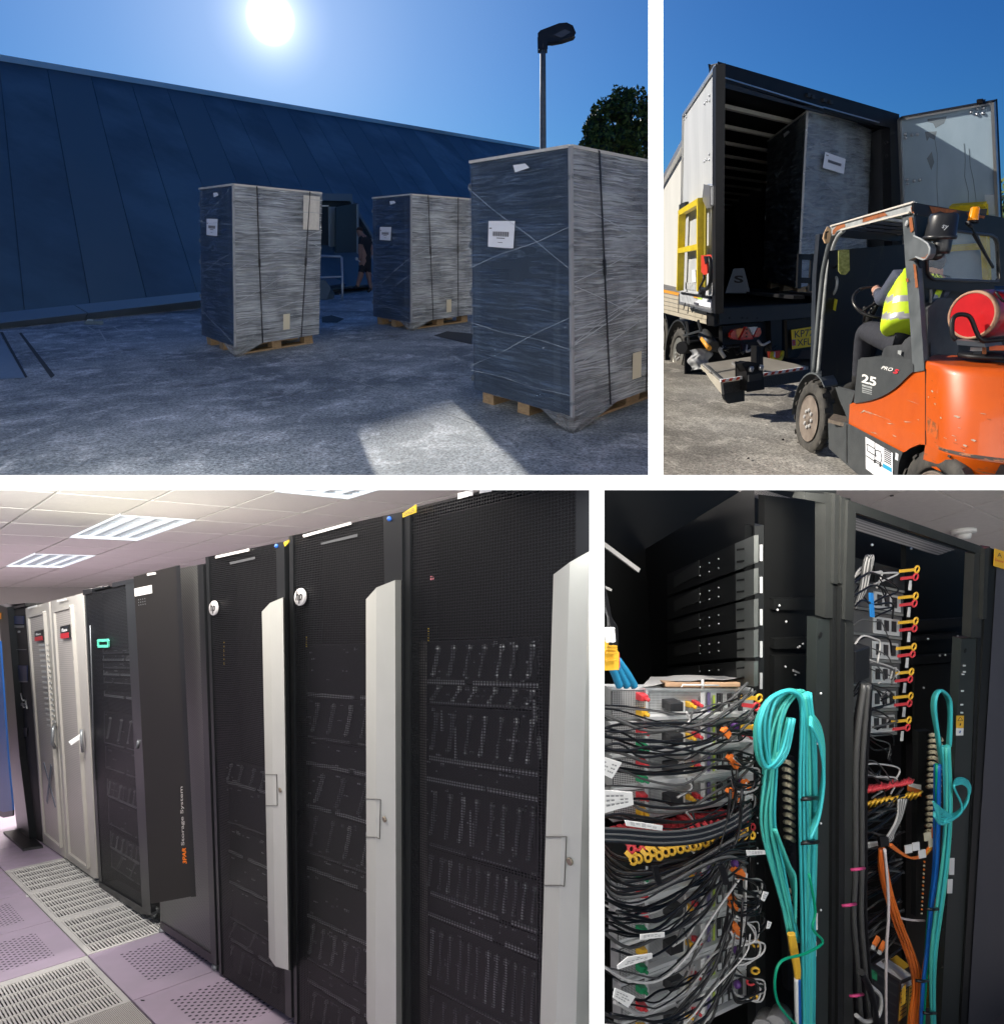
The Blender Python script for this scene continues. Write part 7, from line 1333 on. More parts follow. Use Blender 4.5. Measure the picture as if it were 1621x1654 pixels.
# patch shelf with the two rows of keys
ps = thing('key_shelf', SP(1110, 1360), 'shelf carrying a slanting row of red levers above a row of yellow ones', 'patch shelf')
f4([(985, 1348), (1215, 1308), (1215, 1392), (990, 1408)], fdark, 'shelf_plate', ps, pl=off(.14), t=.02)
rnd = random.Random(11)
for k in range(19):
    x = 1006 + k * 10.8; y = 1352 - k * 1.85 + rnd.uniform(-2, 2); f4([(x - 7, y - 6), (x + 2, y - 8), (x + 2, y + 2), (x - 7, y + 4)], rk, 'red_block', ps, pl=off(.05), t=.03, bevel=.003); ring_key((x, y), (x + 12 + rnd.uniform(-2, 3), y + 17 + rnd.uniform(-3, 3)), rk, ps, off(.04), .008, 'red_lever')
    x = 1010 + k * 10.6; y = 1376 - k * 2.3 + rnd.uniform(-3, 3); ring_key((x, y), (x + 12 + rnd.uniform(-3, 3), y + 13 + rnd.uniform(-4, 4)), yk, ps, off(.02), .008, 'yellow_lever')
# folder, yellow plug
fd = thing('paper_folder', SP(1110, 1108), 'tan cardboard folder tied with string on top of the server stack', 'folder')
card = mat('card_tan', (.62, .40, .24), .75, col2=(.55, .34, .20), vs=10); papr = mat('paper_grey', (.55, .53, .50), .7)
ft = off(.08); bk_ = off(.30)
mb = MB(); mb.box8([ft(1074, 1110), ft(1195, 1110), bk_(1180, 1107), bk_(1060, 1107), ft(1073, 1101.5), ft(1195, 1102), bk_(1182, 1098), bk_(1058, 1096)]); mb.build('folder', card, fd, bevel=.003)
mb = MB(); mb.grid(lambda u, v: lerp(ft(lerp(1036, 1190, u), lerp(1108, 1101, u) - 7 * math.sin(min(1, u * 2.2) * 1.57) + 1), bk_(lerp(1050, 1176, u), 1093), v) + G4.n * .012 * nz(A(u * 3, v * 2, 1), 1), 20, 4); mb.build('loose_sheets', papr, fd, kind='open')
mb = MB(); mb.tube([ft(1134, 1112, .004), ft(1134, 1100, .006), bk_(1126, 1097)], .004, 6); mb.tube([ft(1100, 1110, .01), ft(1102, 1106, .01), ft(1160, 1107, .01)], .002, 5); mb.build('string', wt, fd)
plg = thing('yellow_plug', off(-.02)(985, 1060), 'yellow power plug hanging at the left edge above the servers', 'plug')
Pz = off(.0); mb = MB(); mb.ext([Pz(x, y) for x, y in [(978, 1080), (997, 1079), (997, 1056), (994, 1051), (992, 1040), (982, 1040), (980, 1051), (977, 1056)]], -FR4.n * .04); mb.build('plug_body', yk, plg, bevel=.004)
for y in (1044, 1048, 1054, 1066): mb = MB(); mb.bar(Pz(979.5, y, .004), Pz(995.5, y, .004), .004, FR4.n); mb.build('plug_ridge', mat('key_amber', (.62, .34, .03), .45), plg)
f4([(995, 1056), (1000, 1054), (1001, 1078), (993, 1082)], rk, 'red_plug', plg, pl=off(.03), t=.03)
# ---------- cables ----------
def cab(pts, r, m, name, label, group, d=.05, pl=None, n=26, cat='cable'):
    pl = pl or SP; P = [pl(p[0], p[1], d + (p[2] if len(p) > 2 else 0)) for p in pts]; o = MB().tube(spline(P, n), r, 7).build(name, m, None, label=label, cat=cat, group=group); return o
rd = random.Random(5)
j_ = lambda v, s: v + rd.uniform(-s, s)
for k in range(30):                      # black leads sweeping across the server backs
    y0 = rd.uniform(1130, 1330); a = j_(y0, 9); s = rd.uniform(-4, 30)
    cab([(955, j_(a, 14)), (1000, j_(a + s * .3, 7)), (j_(1050, 12), j_(a + s, 8)), (1105, j_(a + s * .9, 8)), (1150, j_(a + s * .2, 8)), (j_(1192, 12), j_(a - s * .9, 8)), (j_(1215, 10), j_(a - s * 1.6, 8))], rd.choice((.002, .0028, .0036)), cbk if k % 3 else cgr, 'black_cable', 'thin dark lead sagging across the backs of the bright servers', 'dark leads across the upper servers', d=.05 + rd.random() * .06)
for k in range(20):                      # thick pack under the red and yellow keys
    a = 1332 + k * 3.2; cab([(952, j_(a - 10, 8)), (985, j_(a + 40 + k, 7)), (1030, j_(a + 62, 6)), (1080, j_(a + 58 - k, 6)), (1130, j_(a + 42 - k * 1.5, 7)), (1175, j_(a + 10 - k, 9)), (j_(1212, 9), j_(a - 40 + k * 2, 9))], rd.choice((.002, .0034, .0028)), cbk if k % 3 else cgr, 'black_cable', 'thick black cable in the bundle curving below the yellow levers', 'black bundle below the levers', d=.10 + .004 * k)
for k in range(8): a = 1338 + k * 3; cab([(952, a), (1010, a + 2), (1070, a + 6), (1130, a), (1180, a - 18), (1212, a - 40)], .0034, cbk if k % 3 else cgr, 'black_cable', 'black cable crossing in front of the red levers', 'black cables over the red levers', d=.12 + .003 * k)
for k in range(34):                      # lower stack: leads running up from lower left
    y = rd.uniform(1440, 1700); x0 = rd.uniform(950, 1000); xe = rd.uniform(1175, 1215)
    cab([(x0, y), (x0 + 45, y + rd.uniform(5, 30)), (1065, y + rd.uniform(0, 25)), (1110, y - rd.uniform(0, 30)), (1150, y - rd.uniform(40, 80)), (xe - 8, y - rd.uniform(95, 150)), (xe, y - rd.uniform(130, 210))], rd.choice((.002, .003, .0038)), cbk if k % 4 else (cgr if k % 8 else cpl), 'black_cable', 'dark cable rising from lower left across the lower servers', 'cables across the lower servers', d=.06 + rd.random() * .1)
for k in range(40):                      # loops bunched at the right of the stack
    y = rd.choice((1235, 1250, 1285, 1430, 1450, 1480, 1500, 1530, 1590)); w = rd.uniform(12, 30)
    cab([(1185, j_(y - 20, 10)), (1205, y - 10), (1205 + w, y + rd.uniform(-12, 10)), (1205 + w * .8, y + rd.uniform(12, 30)), (1190, y + rd.uniform(14, 34)), (1180, y + 5)], rd.choice((.0018, .0026)), cbk if k % 3 else cpl, 'black_cable', 'small dark loop of cable at the right end of the servers', 'cable loops beside the post', d=.06 + rd.random() * .08)
for k in range(10): cab([(j_(1120, 18), j_(1440, 30) + k * 18), (j_(1108, 6), j_(1480, 10) + k * 18), (j_(1090, 6), j_(1500, 8) + k * 18)], .003, cgr if k % 2 else cpl, 'grey_cable', 'short grey lead hanging from a dim lower server', 'short grey leads', d=.06)
for k in range(9): cab([(1108 + k % 2 * 10, 1150 + (k // 2) * 54), (1112 + k, 1165 + (k // 2) * 54), (j_(1100, 8), 1180 + (k // 2) * 54)], .0028, cgr if k % 2 else cpl, 'grey_cable', 'short pale lead below a black connector of a bright server', 'short pale leads', d=.07)
for k in range(5): cab([(972, 940 + k * 3), (982, 985 + k * 2), (984 + k * 2.5, 1015), (985 + k * 2.5, 1044)], .004, cbk, 'black_cable', 'black cord hanging down to the yellow plug', 'cords of the yellow plug', pl=off(.0), d=.0)
for x in (980, 987.5): cab([(x, 1015), (x + 2, 1036)], .006, wt, 'cord_sleeve', 'white sleeve on a cord above the yellow plug', 'white cord sleeves', pl=off(.0), d=.012, cat='cable sleeve')
for k in range(3): cab([(j_(980, 2) + k * 9, 1062 + k * 2), (992 + k * 10, 1088), (1000 + k * 12, 1108)], .009, mat('cable_teal_blue', (.02, .20, .36), .4), 'blue_cable', 'thick blue cable end behind the yellow plug', 'blue cable ends', pl=off(.06), d=0)
# tags on the cables
tagd = [([(972, 1222), (1004, 1232), (988, 1258), (972, 1250)], 'creased white tag at the left edge, uppermost'), ([(972, 1276), (1021, 1280), (1023, 1300), (974, 1314)], 'large white printed tag at the left edge'), ([(1009, 1325), (1070, 1334), (1069, 1342), (1012, 1334)], 'long white sleeve label on the upper black bundle'), ([(1034, 1510), (1073, 1506), (1073, 1514), (1034, 1518)], 'white label below the middle of the lower servers'), ([(1014, 1546), (1053, 1540), (1053, 1548), (998, 1566), (997, 1560)], 'pale folded label low at left'), ([(993, 1596), (1026, 1610), (1014, 1628), (990, 1612)], 'white square tag near the bottom left corner'), ([(1240, 1488), (1246, 1490), (1242, 1500), (1238, 1500)], 'tiny white tag beside the mounting post'), ([(1233, 1440), (1241, 1442), (1234, 1456), (1229, 1454)], 'small pale tag hanging right of the servers'), ([(1205, 1374), (1235, 1374), (1236, 1380), (1206, 1382)], 'white end label right of the yellow levers')]
for px_, lb in tagd:
    tg = MB().ext([SP(x, y, .21) for x, y in px_], -SP.n * .002).build('cable_tag', wt, None, label=lb, cat='tag', group='white cable tags'); q = [SP(x, y, .213) for x, y in px_]; TT = lambda u, v: lerp(lerp(q[0], q[1], u), lerp(q[3], q[2], u), v)
    mb = MB()
    for r_ in range(3):
        for c_ in range(5): 
            if rnd.random() < .75: u = .12 + c_ * .15; v = .22 + r_ * .22; mb.quad(TT(u, v), TT(u + .11, v), TT(u + .11, v + .08), TT(u, v + .08))
    mb.build('small_print', mat('print_grey', (.25, .25, .25), .6), tg)
for (x0, y0) in ((980, 1290), (980, 1297), (980, 1303)): pass
ties = [(1105, 1180), (1110, 1222), (1105, 1274), (1058, 1420), (1130, 1418), (1168, 1405), (1062, 1402)]
for (x, y) in ((1166, 1412), (1058, 1412)): MB().ext([SP(x - 5, y - 12, .2), SP(x + 4, y - 14, .2), SP(x + 12, y + 16, .2), SP(x + 3, y + 18, .2)], -SP.n * .004).build('cable_strap', cbk, None, label=('black strap round the bundle, right one' if x > 1100 else 'black strap round the bundle, left one'), cat='strap', group='black bundle straps')
for k, (x, y) in enumerate(((1181, 1230), (1186, 1236), (1180, 1284), (1186, 1290), (1188, 1412), (1196, 1414), (1181, 1455), (1184, 1468), (1186, 1500), (1190, 1512), (1205, 1270), (1172, 1186))):
    mb = MB(); mb.bar(SP(x - 6, y - 8, .1), SP(x + 3, y + 4, .1), .010, SP.n); mb.bar(SP(x - 1, y - 10, .1), SP(x + 6, y, .1), .007, SP.n); mb.build('orange_connector', ok_, None, label='orange clip connector at the right end of a server', cat='connector', group='orange connectors on the left rack')
for k, (x, y) in enumerate(((1186, 1173), (1192, 1265), (1188, 1535), (1190, 1590), (1186, 1395))): MB().ball(SP(x, y, .06), .012, 8).build('violet_connector', mat('plug_violet', (.12, .04, .22), .4), None, label='violet plug among the right-hand server leads', cat='connector', group='violet plugs')
for (x, y, m_) in ((1220, 1524, yk), (1219, 1568, yk), (1217, 1612, yk), (1212, 1586, rk), (1262, 1417, rk), (1243, 1357, yk)):
    P = SP(x, y, .08); MB().tube([P + (RT * math.cos(t) + f4U * math.sin(t)) * .011 for t in np.linspace(0, 6.283, 13)], .0035, 6).build('ring_lever', m_, None, label=('yellow' if m_ is yk else 'red') + ' ring lever right of the lower servers', cat='lever', group='ring levers, ' + ('yellow' if m_ is yk else 'red'))
# organiser strips with clips
og = thing('cable_organiser', off(.06)(1272, 1400), 'black vertical cable organiser with pale clips behind the aqua bundle', 'cable organiser', 'cable organisers')
f4([(1264, 1222), (1282, 1222), (1290, 1600), (1272, 1600)], fdark, 'strip', og, pl=off(.04), t=.02)
for k in range(30):
    y = 1230 + k * 12.2; x = 1265 + k * .25
    if k < 11 or 16 < k < 21: MB().tube(spline([off(.02)(x, y), off(-.02)(x + 7, y + 1), off(.0)(x + 14, y + 6)], 8), .0065, 6).build('clip', cream, og)
    else: f4([(x + 8, y + 2), (x + 13, y + 2), (x + 13, y + 7), (x + 8, y + 7)], port, 'slot', og, pl=off(.03), t=.004)
og2 = thing('cable_organiser', off(.06)(1500, 1290), 'black vertical cable organiser with a ladder of cream clips in the right rack', 'cable organiser', 'cable organisers')
f4([(1482, 1182), (1502, 1180), (1498, 1330), (1490, 1480), (1478, 1480), (1480, 1330)], fdark, 'strip', og2, pl=off(.12), t=.02)
for k in range(17): y = 1188 + k * 9.2 + (8 if k > 9 else 0); x = 1501 - k * .35; MB().tube(spline([off(.08)(x - 1, y), off(.04)(x + 8, y - 1), off(.06)(x + 17, y + 5), off(.06)(x + 19, y + 8)], 9), .0075, 6).build('clip', cream, og2)
for k in range(14): y = 1392 + k * 6.4; MB().ball(off(.10)(1492 - k * .35, y), .005, 6).build('stud', cream if k % 2 else ok_, og2)
# aqua bundles
def bundle(path, n, r, m, label, group, spread, d=0., pl=None, name='aqua_cable', seed=1, tube_n=40):
    q = random.Random(seed)
    for k in range(n):
        ph = q.uniform(0, 6.28); rr = q.uniform(.3, 1) * spread; fr2 = q.uniform(.6, 1.5)
        cab([(x + rr * math.cos(ph + i * fr2 * .35) * (p[0] if (p := (pt[2:] or (1,))) else 1), y + rr * .25 * math.sin(ph + i)) for i, pt in enumerate(path) for x, y in (pt[:2],)], r, m[k % len(m)], name, label, group, d=d + q.uniform(0, .02) * spread / 5, pl=pl, n=tube_n)
bundle([(1308, 1700), (1307, 1560), (1306, 1430), (1306, 1300), (1306, 1200), (1302, 1140), (1290, 1118), (1274, 1124, 1.5), (1258, 1150, 1.5), (1248, 1200, 1.4), (1243, 1260, 1.3), (1240, 1330, 1.4), (1255, 1400, 1.4), (1272, 1470), (1282, 1520)], 20, .0038, (caq, caq, cay), 'aqua fibre cable looping over the top of the left bundle', 'aqua fibre cables in the left rack', 9, pl=off(-.03), tube_n=70, seed=3)
bundle([(1300, 1700), (1300, 1500), (1298, 1350), (1298, 1250), (1300, 1170), (1296, 1130), (1280, 1116), (1262, 1120, 1.4), (1244, 1135, 1.5), (1232, 1170, 1.6), (1232, 1215, 1.5), (1240, 1240, 1.2), (1262, 1215, 1.2), (1275, 1160)], 16, .0038, (caq, cay), 'aqua fibre cable coiled at the head of the left bundle', 'coiled aqua fibre cables', 9, pl=off(-.05), tube_n=70, seed=4)
bundle([(1302, 1120), (1310, 1200), (1312, 1300), (1310, 1400), (1306, 1520), (1304, 1700)], 9, .0055, (cay, cay, caq), 'straight cyan fibre cable running down the left trunk', 'cyan trunk cables', 7, pl=off(-.06), seed=6)
for k in range(6): cab([(1308, 1150 + k * 4), (1324, 1175 + k * 6), (1330, 1220 + k * 8), (1322, 1290 + k * 6), (1308, 1330 + k * 5)], .0042, cay if k % 2 else caq, 'aqua_cable', 'aqua cable bowing out over the right side of the left trunk', 'aqua cables bowing right', pl=off(-.07), d=.01 * k)
for k in range(5): cab([(1240 + k * 3, 1340), (1262 + k * 3, 1385 + k * 3), (1276 + k * 2, 1420), (1284, 1470 + k * 5)], .004, caq, 'aqua_cable', 'green aqua cable drooping across the organiser', 'aqua cables over the organiser', pl=off(-.04), d=.01 * k)
cab([(1306, 1412), (1316, 1470), (1312, 1500), (1328, 1522), (1300, 1540), (1262, 1552), (1251, 1580), (1254, 1615), (1270, 1640), (1296, 1665)], .0038, cgn, 'green_cable', 'thin dark green cable looping at the bottom of the left rack', None, pl=off(-.06), n=60)
for k in range(4): cab([(1274 + k * 2, 1508), (1277 + k * 2.5, 1530), (1283 + k * 2, 1560), (1286 + k, 1580)], .006, yk, 'yellow_cable', 'short yellow cable at the foot of the organiser', 'short yellow cables', pl=off(-.03))
for k in range(3): cab([(1285 + k * 2, 1580), (1287 + k * 2, 1700)], .006, cbl if k else wt, 'blue_cable', 'blue cable going down beside the aqua trunk', 'blue cables low in the left rack', pl=off(-.03))
for (x, y) in ((1306, 1361), (1306, 1290)): MB().tube([off(-.09)(x - 14, y + 1), off(-.11)(x, y), off(-.09)(x + 14, y - 1)], .006, 7).build('cable_tie', cbk, None, label='black tie round the left aqua trunk, ' + ('lower' if y > 1300 else 'upper') + ' one', cat='cable tie', group='ties on the aqua trunk')
for k, (x, y, r) in enumerate(((1236, 1660, 20), (1256, 1650, 17))): z = 2.0; MB().tube([W(x - 4, y + 10, z), W(x + 6, y - 12, z + .1)], r * z / F, 16).build('grey_conduit', mat('conduit_grey', (.18, .18, .18), .35, metal=.3), None, label=('left' if k == 0 else 'right') + ' of two dark grey round conduit ends at the bottom', cat='conduit', group='conduit ends')
# ---------- right rack contents ----------
E2 = off(.16); slope2 = slope
for k in range(7):
    y0 = 905 + k * 41; x0, x1 = 1398 - k * 1, 1460 - k * 2; t = thing('rack_server', E2((x0 + x1) / 2, y0 + 20), f'{ordn[k]} server from the top in the right rack, one yellow and one red lever', 'server', 'servers in the right rack')
    Z = lambda x, v: (x, slope(x0, y0 + 40 * v, x) if True else 0)
    face([Z(1376, 0), Z(x1, 0), Z(x1, .96), Z(1376, .96)], fdark if k == 0 else mat('server_dim', (.10, .10, .10), .45), 'chassis', t, pl=E2, t=.2); face([Z(x0 + 14, .15), Z(x1 - 4, .15), Z(x1 - 4, .85), Z(x0 + 14, .85)], srvp if k else fdark, 'rear_panel', t, pl=E2, d=.005, t=.003)
    face([Z(1376, .90), Z(x1, .90), Z(x1, 1.), Z(1376, 1.)], mat('lip_dim', (.26, .27, .26), .4, metal=.4), 'lower_lip', t, pl=E2, d=.012, t=.012)
    for j in range(3): face([Z(x0 + 20 + j * 12, .25), Z(x0 + 27 + j * 12, .25), Z(x0 + 27 + j * 12, .7), Z(x0 + 20 + j * 12, .7)], port, 'port', t, pl=E2, d=.008, t=.002)
    yx, yy = (1480, 1478, 1478, 1475, 1471, 1470, 1467)[k], (919.6, 962.6, 1003, 1044.7, 1085, 1124, 1163)[k]
    ring_key((yx - 28, yy + 3), (yx, yy), yk, t, E2, .012); ring_key((yx - 26, yy + 15), (yx - 2, yy + 12), rk, t, E2, .012)
    face([(yx - 12, yy + 18), (yx - 8, yy + 18), (yx - 9, yy + 34), (yx - 14, yy + 34)], wt, 'serial_label', t, pl=E2, d=.01, t=.001)
f4([(1381, 1052), (1405, 1044), (1404, 1096), (1380, 1104)], blk, 'adapter_block', k2, pl=off(.0), t=.05, bevel=.004)
for k in range(34): y = rd.uniform(920, 1270); cab([(1378, y), (1392, y - rd.uniform(6, 20)), (1412, y - rd.uniform(0, 18)), (j_(1436, 16), y + rd.uniform(-10, 16)), (j_(1425, 20), y + rd.uniform(10, 30))], rd.choice((.002, .0032)), (cbk, cgr, cbk, cpl)[k % 4], 'black_cable', 'dark cable curling at the left of the right rack', 'curling cables in the right rack', pl=E2, d=.05 + rd.random() * .05)
for k in range(6): cab([(1378 + k * 2, 985 - k * 3), (1388 + k * 2, 950), (1393 + k * 2.4, 915), (1398 + k * 2, 898), (1404 + k, 905), (1402, 935)], .0035, cpl if k % 2 else cgr, 'grey_cable', 'pale grey cable bunched at the top of the right rack', 'pale cables at the top of the right rack', pl=E2, d=.07)
MB().ext([E2(x, y, .1) for x, y in [(1405, 958), (1410, 958), (1412, 997), (1407, 997)]], -SP.n * .006).build('blue_strap', mat('strap_blue', (.02, .22, .60), .6), None, label='bright blue strap round cables high in the right rack', cat='strap')
for k in range(5):                       # heavy black cables down the left of the right rack
    x = 1376 + k * 5; cab([(x + 16 - k * 2, 1105), (x + 4, 1180), (x, 1260), (x, 1400), (x - 4 + k, 1480), (x + 2 + k, 1560), (x + 10 + k * 2, 1700)], .0088, cgr if k in (1, 3) else cbk, 'heavy_cable', 'heavy dark cable hanging the full height of the right rack, held by pink ties', 'heavy dark cables', pl=off(-.01), d=.01 * (k % 2), n=50)
for i, (x, y) in enumerate(((1384, 1404), (1370, 1462), (1382, 1608))): MB().tube([off(-.05)(x - 11, y + 1), off(-.07)(x, y), off(-.06)(x + 11, y - 2)], .005, 6).build('pink_tie', mat('tie_pink', (.62, .06, .20), .5), None, label=('upper', 'middle', 'lowest')[i] + ' pink tie round the heavy dark cables', cat='cable tie', group='pink cable ties')
for k in range(26):                      # red fringe and yellow fringe
    x = 1370 + k * 3.7; y = 1284 - k * .7
    MB().tube(spline([E2(x, y + rd.uniform(-4, 4), .06), E2(x + 8, y - 2, .09), E2(x + 12, y - 10 + rd.uniform(-3, 3), .08)], 6), .0042, 6).build('red_tab', rk, k2)
    if k % 2: MB().tube(spline([E2(x + 14, y + 24, .06), E2(x + 20, y + 16, .09), E2(x + 26, y + 12 + rd.uniform(-3, 3), .08)], 6), .0045, 6).build('yellow_tab', yk, k2)
for k in range(44): y = rd.uniform(1290, 1560); cab([(1380, y + rd.uniform(0, 25)), (1400, y + rd.uniform(-10, 12)), (1425, y - rd.uniform(0, 20)), (j_(1450, 10), y - rd.uniform(5, 40))], rd.choice((.0035, .0045)), (cbk, cbk, cgr)[k % 3], 'black_cable', 'dark cable in the tangle low in the right rack', 'tangled cables low in the right rack', pl=E2, d=.03 + rd.random() * .06)
for k in range(8): cab([(1450 + k * 2, 1290), (1448 + k, 1320), (1436 + k, 1345), (1424 + k * 2, 1358), (1400, 1362 + k)], .004, cgr if k % 2 else cpl, 'grey_cable', 'grey cable gathered at the black strap in the right rack', 'grey cables at the strap', pl=E2, d=.09)
MB().ext([E2(x, y, .13) for x, y in [(1420, 1352), (1434, 1352), (1436, 1366), (1422, 1368)]], -SP.n * .01).build('black_strap', cbk, None, label='black strap above the orange bundle in the right rack', cat='strap')
bundle([(1424, 1371, .6), (1426, 1400), (1434, 1440), (1450, 1490), (1466, 1530), (1478, 1565), (1482, 1600), (1476, 1640), (1472, 1700)], 18, .0038, (cog, cog, mat('cable_orange_deep', (.62, .13, .02), .42)), 'orange cable in the hanging bundle of the right rack', 'hanging orange cables', 9, pl=off(.05), name='orange_cable', seed=8)
bundle([(1436, 1364), (1452, 1376), (1472, 1386), (1492, 1380), (1505, 1360), (1508, 1338)], 8, .0042, (cog, cog, yk), 'orange cable curving up to the cream clips', 'orange cables by the organiser', 5, pl=off(.03), name='orange_cable', seed=9)
for i, (x, y) in enumerate(((1497, 1352), (1504, 1362), (1478, 1368), (1466, 1372), (1488, 1380))): MB().ext([off(.0)(x - 5, y - 6), off(.0)(x + 6, y - 8), off(.0)(x + 7, y + 5), off(.0)(x - 4, y + 7)], -SP.n * .003).build('cable_flag', cream if i < 2 else wt, None, label='small folded paper flag on the curving orange cables', cat='tag', group='paper flags on orange cables')
cab([(1428, 1372), (1433, 1430), (1434, 1480), (1431, 1530), (1430, 1600), (1431, 1700)], .005, cwh, 'white_cable', 'single pinkish white cable hanging straight in the right rack', None, pl=off(-.0), n=40)
cab([(1436, 1456), (1450, 1480), (1470, 1486), (1492, 1487)], .0045, cwh, 'white_cable', 'short white cable crossing behind the orange bundle', None, pl=off(.1))
bundle([(1513, 1235), (1512, 1320), (1510, 1400), (1502, 1470), (1496, 1540), (1490, 1600), (1486, 1700)], 6, .0055, (cbl, cbl, cgn), 'blue or green cable in the right-hand bundle of the right rack', 'blue and green cables', 5, pl=off(.0), name='blue_cable', seed=12)
bundle([(1527, 1205), (1530, 1300), (1526, 1380), (1518, 1450), (1508, 1530), (1506, 1600), (1508, 1700)], 9, .0055, (caq, cay, caq), 'aqua cable running down the right side of the right rack', 'aqua cables in the right rack', 6, pl=off(-.02), seed=13)
bundle([(1507, 1450), (1500, 1510), (1494, 1560), (1484, 1640), (1480, 1700)], 4, .005, (cog,), 'deep orange cable beside the aqua cables at lower right', 'orange cables at lower right', 4, pl=off(.02), name='orange_cable', seed=14)
for k in range(4): cab([(1519 + k, 1240), (1512 + k, 1190), (1505 + k * 1.5, 1145), (1508 + k * 1.5, 1122), (1518 + k, 1116), (1529 + k * 1.5, 1130), (1532 + k, 1160), (1529 + k * 1.5, 1205)], .006, (caq, cay)[k % 2], 'aqua_cable', 'aqua cable in the tall loop beside the yellow warning label', 'tall aqua loop in the right rack', pl=off(.02), n=50, d=.008 * k)
for k in range(4): cab([(1525, 1318 + k * 3), (1545, 1312 + k * 2), (1558 + k, 1296), (1566 - k, 1275), (1560 - k * 2, 1260 + k * 2), (1545, 1258 + k * 3), (1540, 1272), (1552, 1300), (1548, 1316), (1520, 1325 + k * 2), (1508, 1312 + k * 2)], .0045, cay, 'aqua_cable', 'cyan cable in the loop sticking out right of the right bundle', 'cyan loop', pl=off(-.05), n=70, d=.006 * k)
for k in range(6): cab([(1506 + k, 1295 + k * 3), (1518, 1305 + k * 4), (1535, 1318 + k)], .0035, cay, 'aqua_cable', 'short cyan lead joining the clips to the loop', 'short cyan leads', pl=off(-.0))
for (x, y) in ((1504, 1468), (1488, 1584), (1500, 1636)): MB().tube([off(-.05)(x - 10, y), off(-.07)(x, y + 1), off(-.05)(x + 10, y)], .006, 7).build('cable_tie', cbk, None, label='black tie round the mixed bundle, ' + {1468: 'highest', 1584: 'middle', 1636: 'lowest'}[y] + ' one', cat='cable tie', group='ties on the mixed bundle')
pu = thing('power_unit', off(.0)(1445, 1620), 'black power unit with a white top label and yellow warning stickers, bottom of right rack', 'power unit')
PT4 = plane_dirs(off(.03)(1452, 1588), f4R * 0 + nrm(off(.03)(1452, 1588) - off(.03)(1405, 1558) + f4L * .0), nrm(f4L)); a_, b_, c_, d_ = off(.03)(1405, 1557), off(.03)(1452, 1587), off(.22)(1480, 1575), off(.22)(1428, 1541)
dn = -f4U * .5; mb = MB(); mb.box8([a_ + dn, b_ + dn, c_ + dn, d_ + dn, a_, b_, c_, d_]); mb.build('body', blk, pu)
Tq = lambda u, v: lerp(lerp(a_, b_, u), lerp(d_, c_, u), v) + f4U * .003
lab_ = MB().quad(Tq(.1, .12), Tq(.96, .12), Tq(.96, .8), Tq(.1, .8)).build('top_label', wt, pu)
text('CE', [Tq(.84, .2), Tq(.94, .2), Tq(.94, .45), Tq(.84, .45)], ink, 'printing', lab_)
mb = MB()
for i in range(5): mb.quad(Tq(.15 + .1 * i, .55), Tq(.2 + .1 * i, .55), Tq(.2 + .1 * i, .66), Tq(.15 + .1 * i, .66))
mb.build('small_print', mat('print_grey', (.25, .25, .25), .6), lab_)
Sq = lambda u, v, d=.002: lerp(b_, c_, u) - f4U * v + nrm(np.cross(f4U, c_ - b_)) * d * (1 if nrm(np.cross(f4U, c_ - b_)) @ (EYE - b_) > 0 else -1)
for (u0, u1, v0, v1, m_, nm) in ((.05, .95, .01, .04, mat('label_grey', (.5, .5, .5), .5), 'grey_label'), (.02, .45, .05, .20, yk, 'warning_sticker'), (.5, .98, .045, .40, yk, 'warning_sticker')):
    s_ = MB().quad(Sq(u0, v0), Sq(u1, v0), Sq(u1, v1), Sq(u0, v1)).build(nm, m_, pu)
    if m_ is yk:
        for i in range(6): MB().quad(Sq(lerp(u0, u1, .12), v0 + .01 + i * .022, .003), Sq(lerp(u0, u1, .88), v0 + .01 + i * .022, .003), Sq(lerp(u0, u1, .88), v0 + .016 + i * .022, .003), Sq(lerp(u0, u1, .12), v0 + .016 + i * .022, .003)).build('printed_line', ink, s_)
Fq = lambda u, v, d=.003: lerp(a_, b_, u) - f4U * v + FR4.n * d
for i in range(5): MB().quad(Fq(.1, .02 + i * .05), Fq(.9, .02 + i * .05), Fq(.9, .03 + i * .05), Fq(.1, .03 + i * .05)).build('vent_slot', fgrey, pu)
MB().quad(Fq(.02, .02), Fq(.2, .02), Fq(.2, .06), Fq(.02, .06)).build('green_socket', gk, pu)
f4([(1437, 1550), (1448, 1543), (1469, 1560), (1459, 1566)], yk, 'warning_sticker', k2, pl=off(.18), t=.002); f4([(1466, 1266), (1487, 1271), (1487, 1287), (1465, 1277)], ok_, 'orange_sticker', k2, pl=off(.1), t=.002); f4([(1466, 1264), (1487, 1268), (1487, 1276), (1467, 1270)], wt, 'white_sticker', k2, pl=off(.098), t=.002); f4([(1456, 1598), (1462, 1590), (1462, 1620), (1456, 1624)], yk, 'warning_sticker', pu, pl=off(.02), t=.001); f4([(1497, 1575), (1510, 1572), (1508, 1625), (1494, 1628)], yk, 'warning_sticker', k2, pl=off(.1), t=.001)
for i, (x, y) in enumerate(((1415, 1519), (1425, 1527))):
    mb = MB(); mb.bar(off(.0)(x - 4, y + 8), off(.0)(x + 3, y - 5), .018, SP.n, .012); ob = mb.build('network_plug', ok_, None, label=('upper left' if i == 0 else 'lower right') + ' of two orange network plugs hanging loose', cat='network plug', group='loose network plugs'); mb = MB(); mb.bar(off(.0)(x - 6, y + 14), off(.0)(x - 4, y + 8), .016, SP.n, .010); mb.build('clear_tip', clearp, ob)
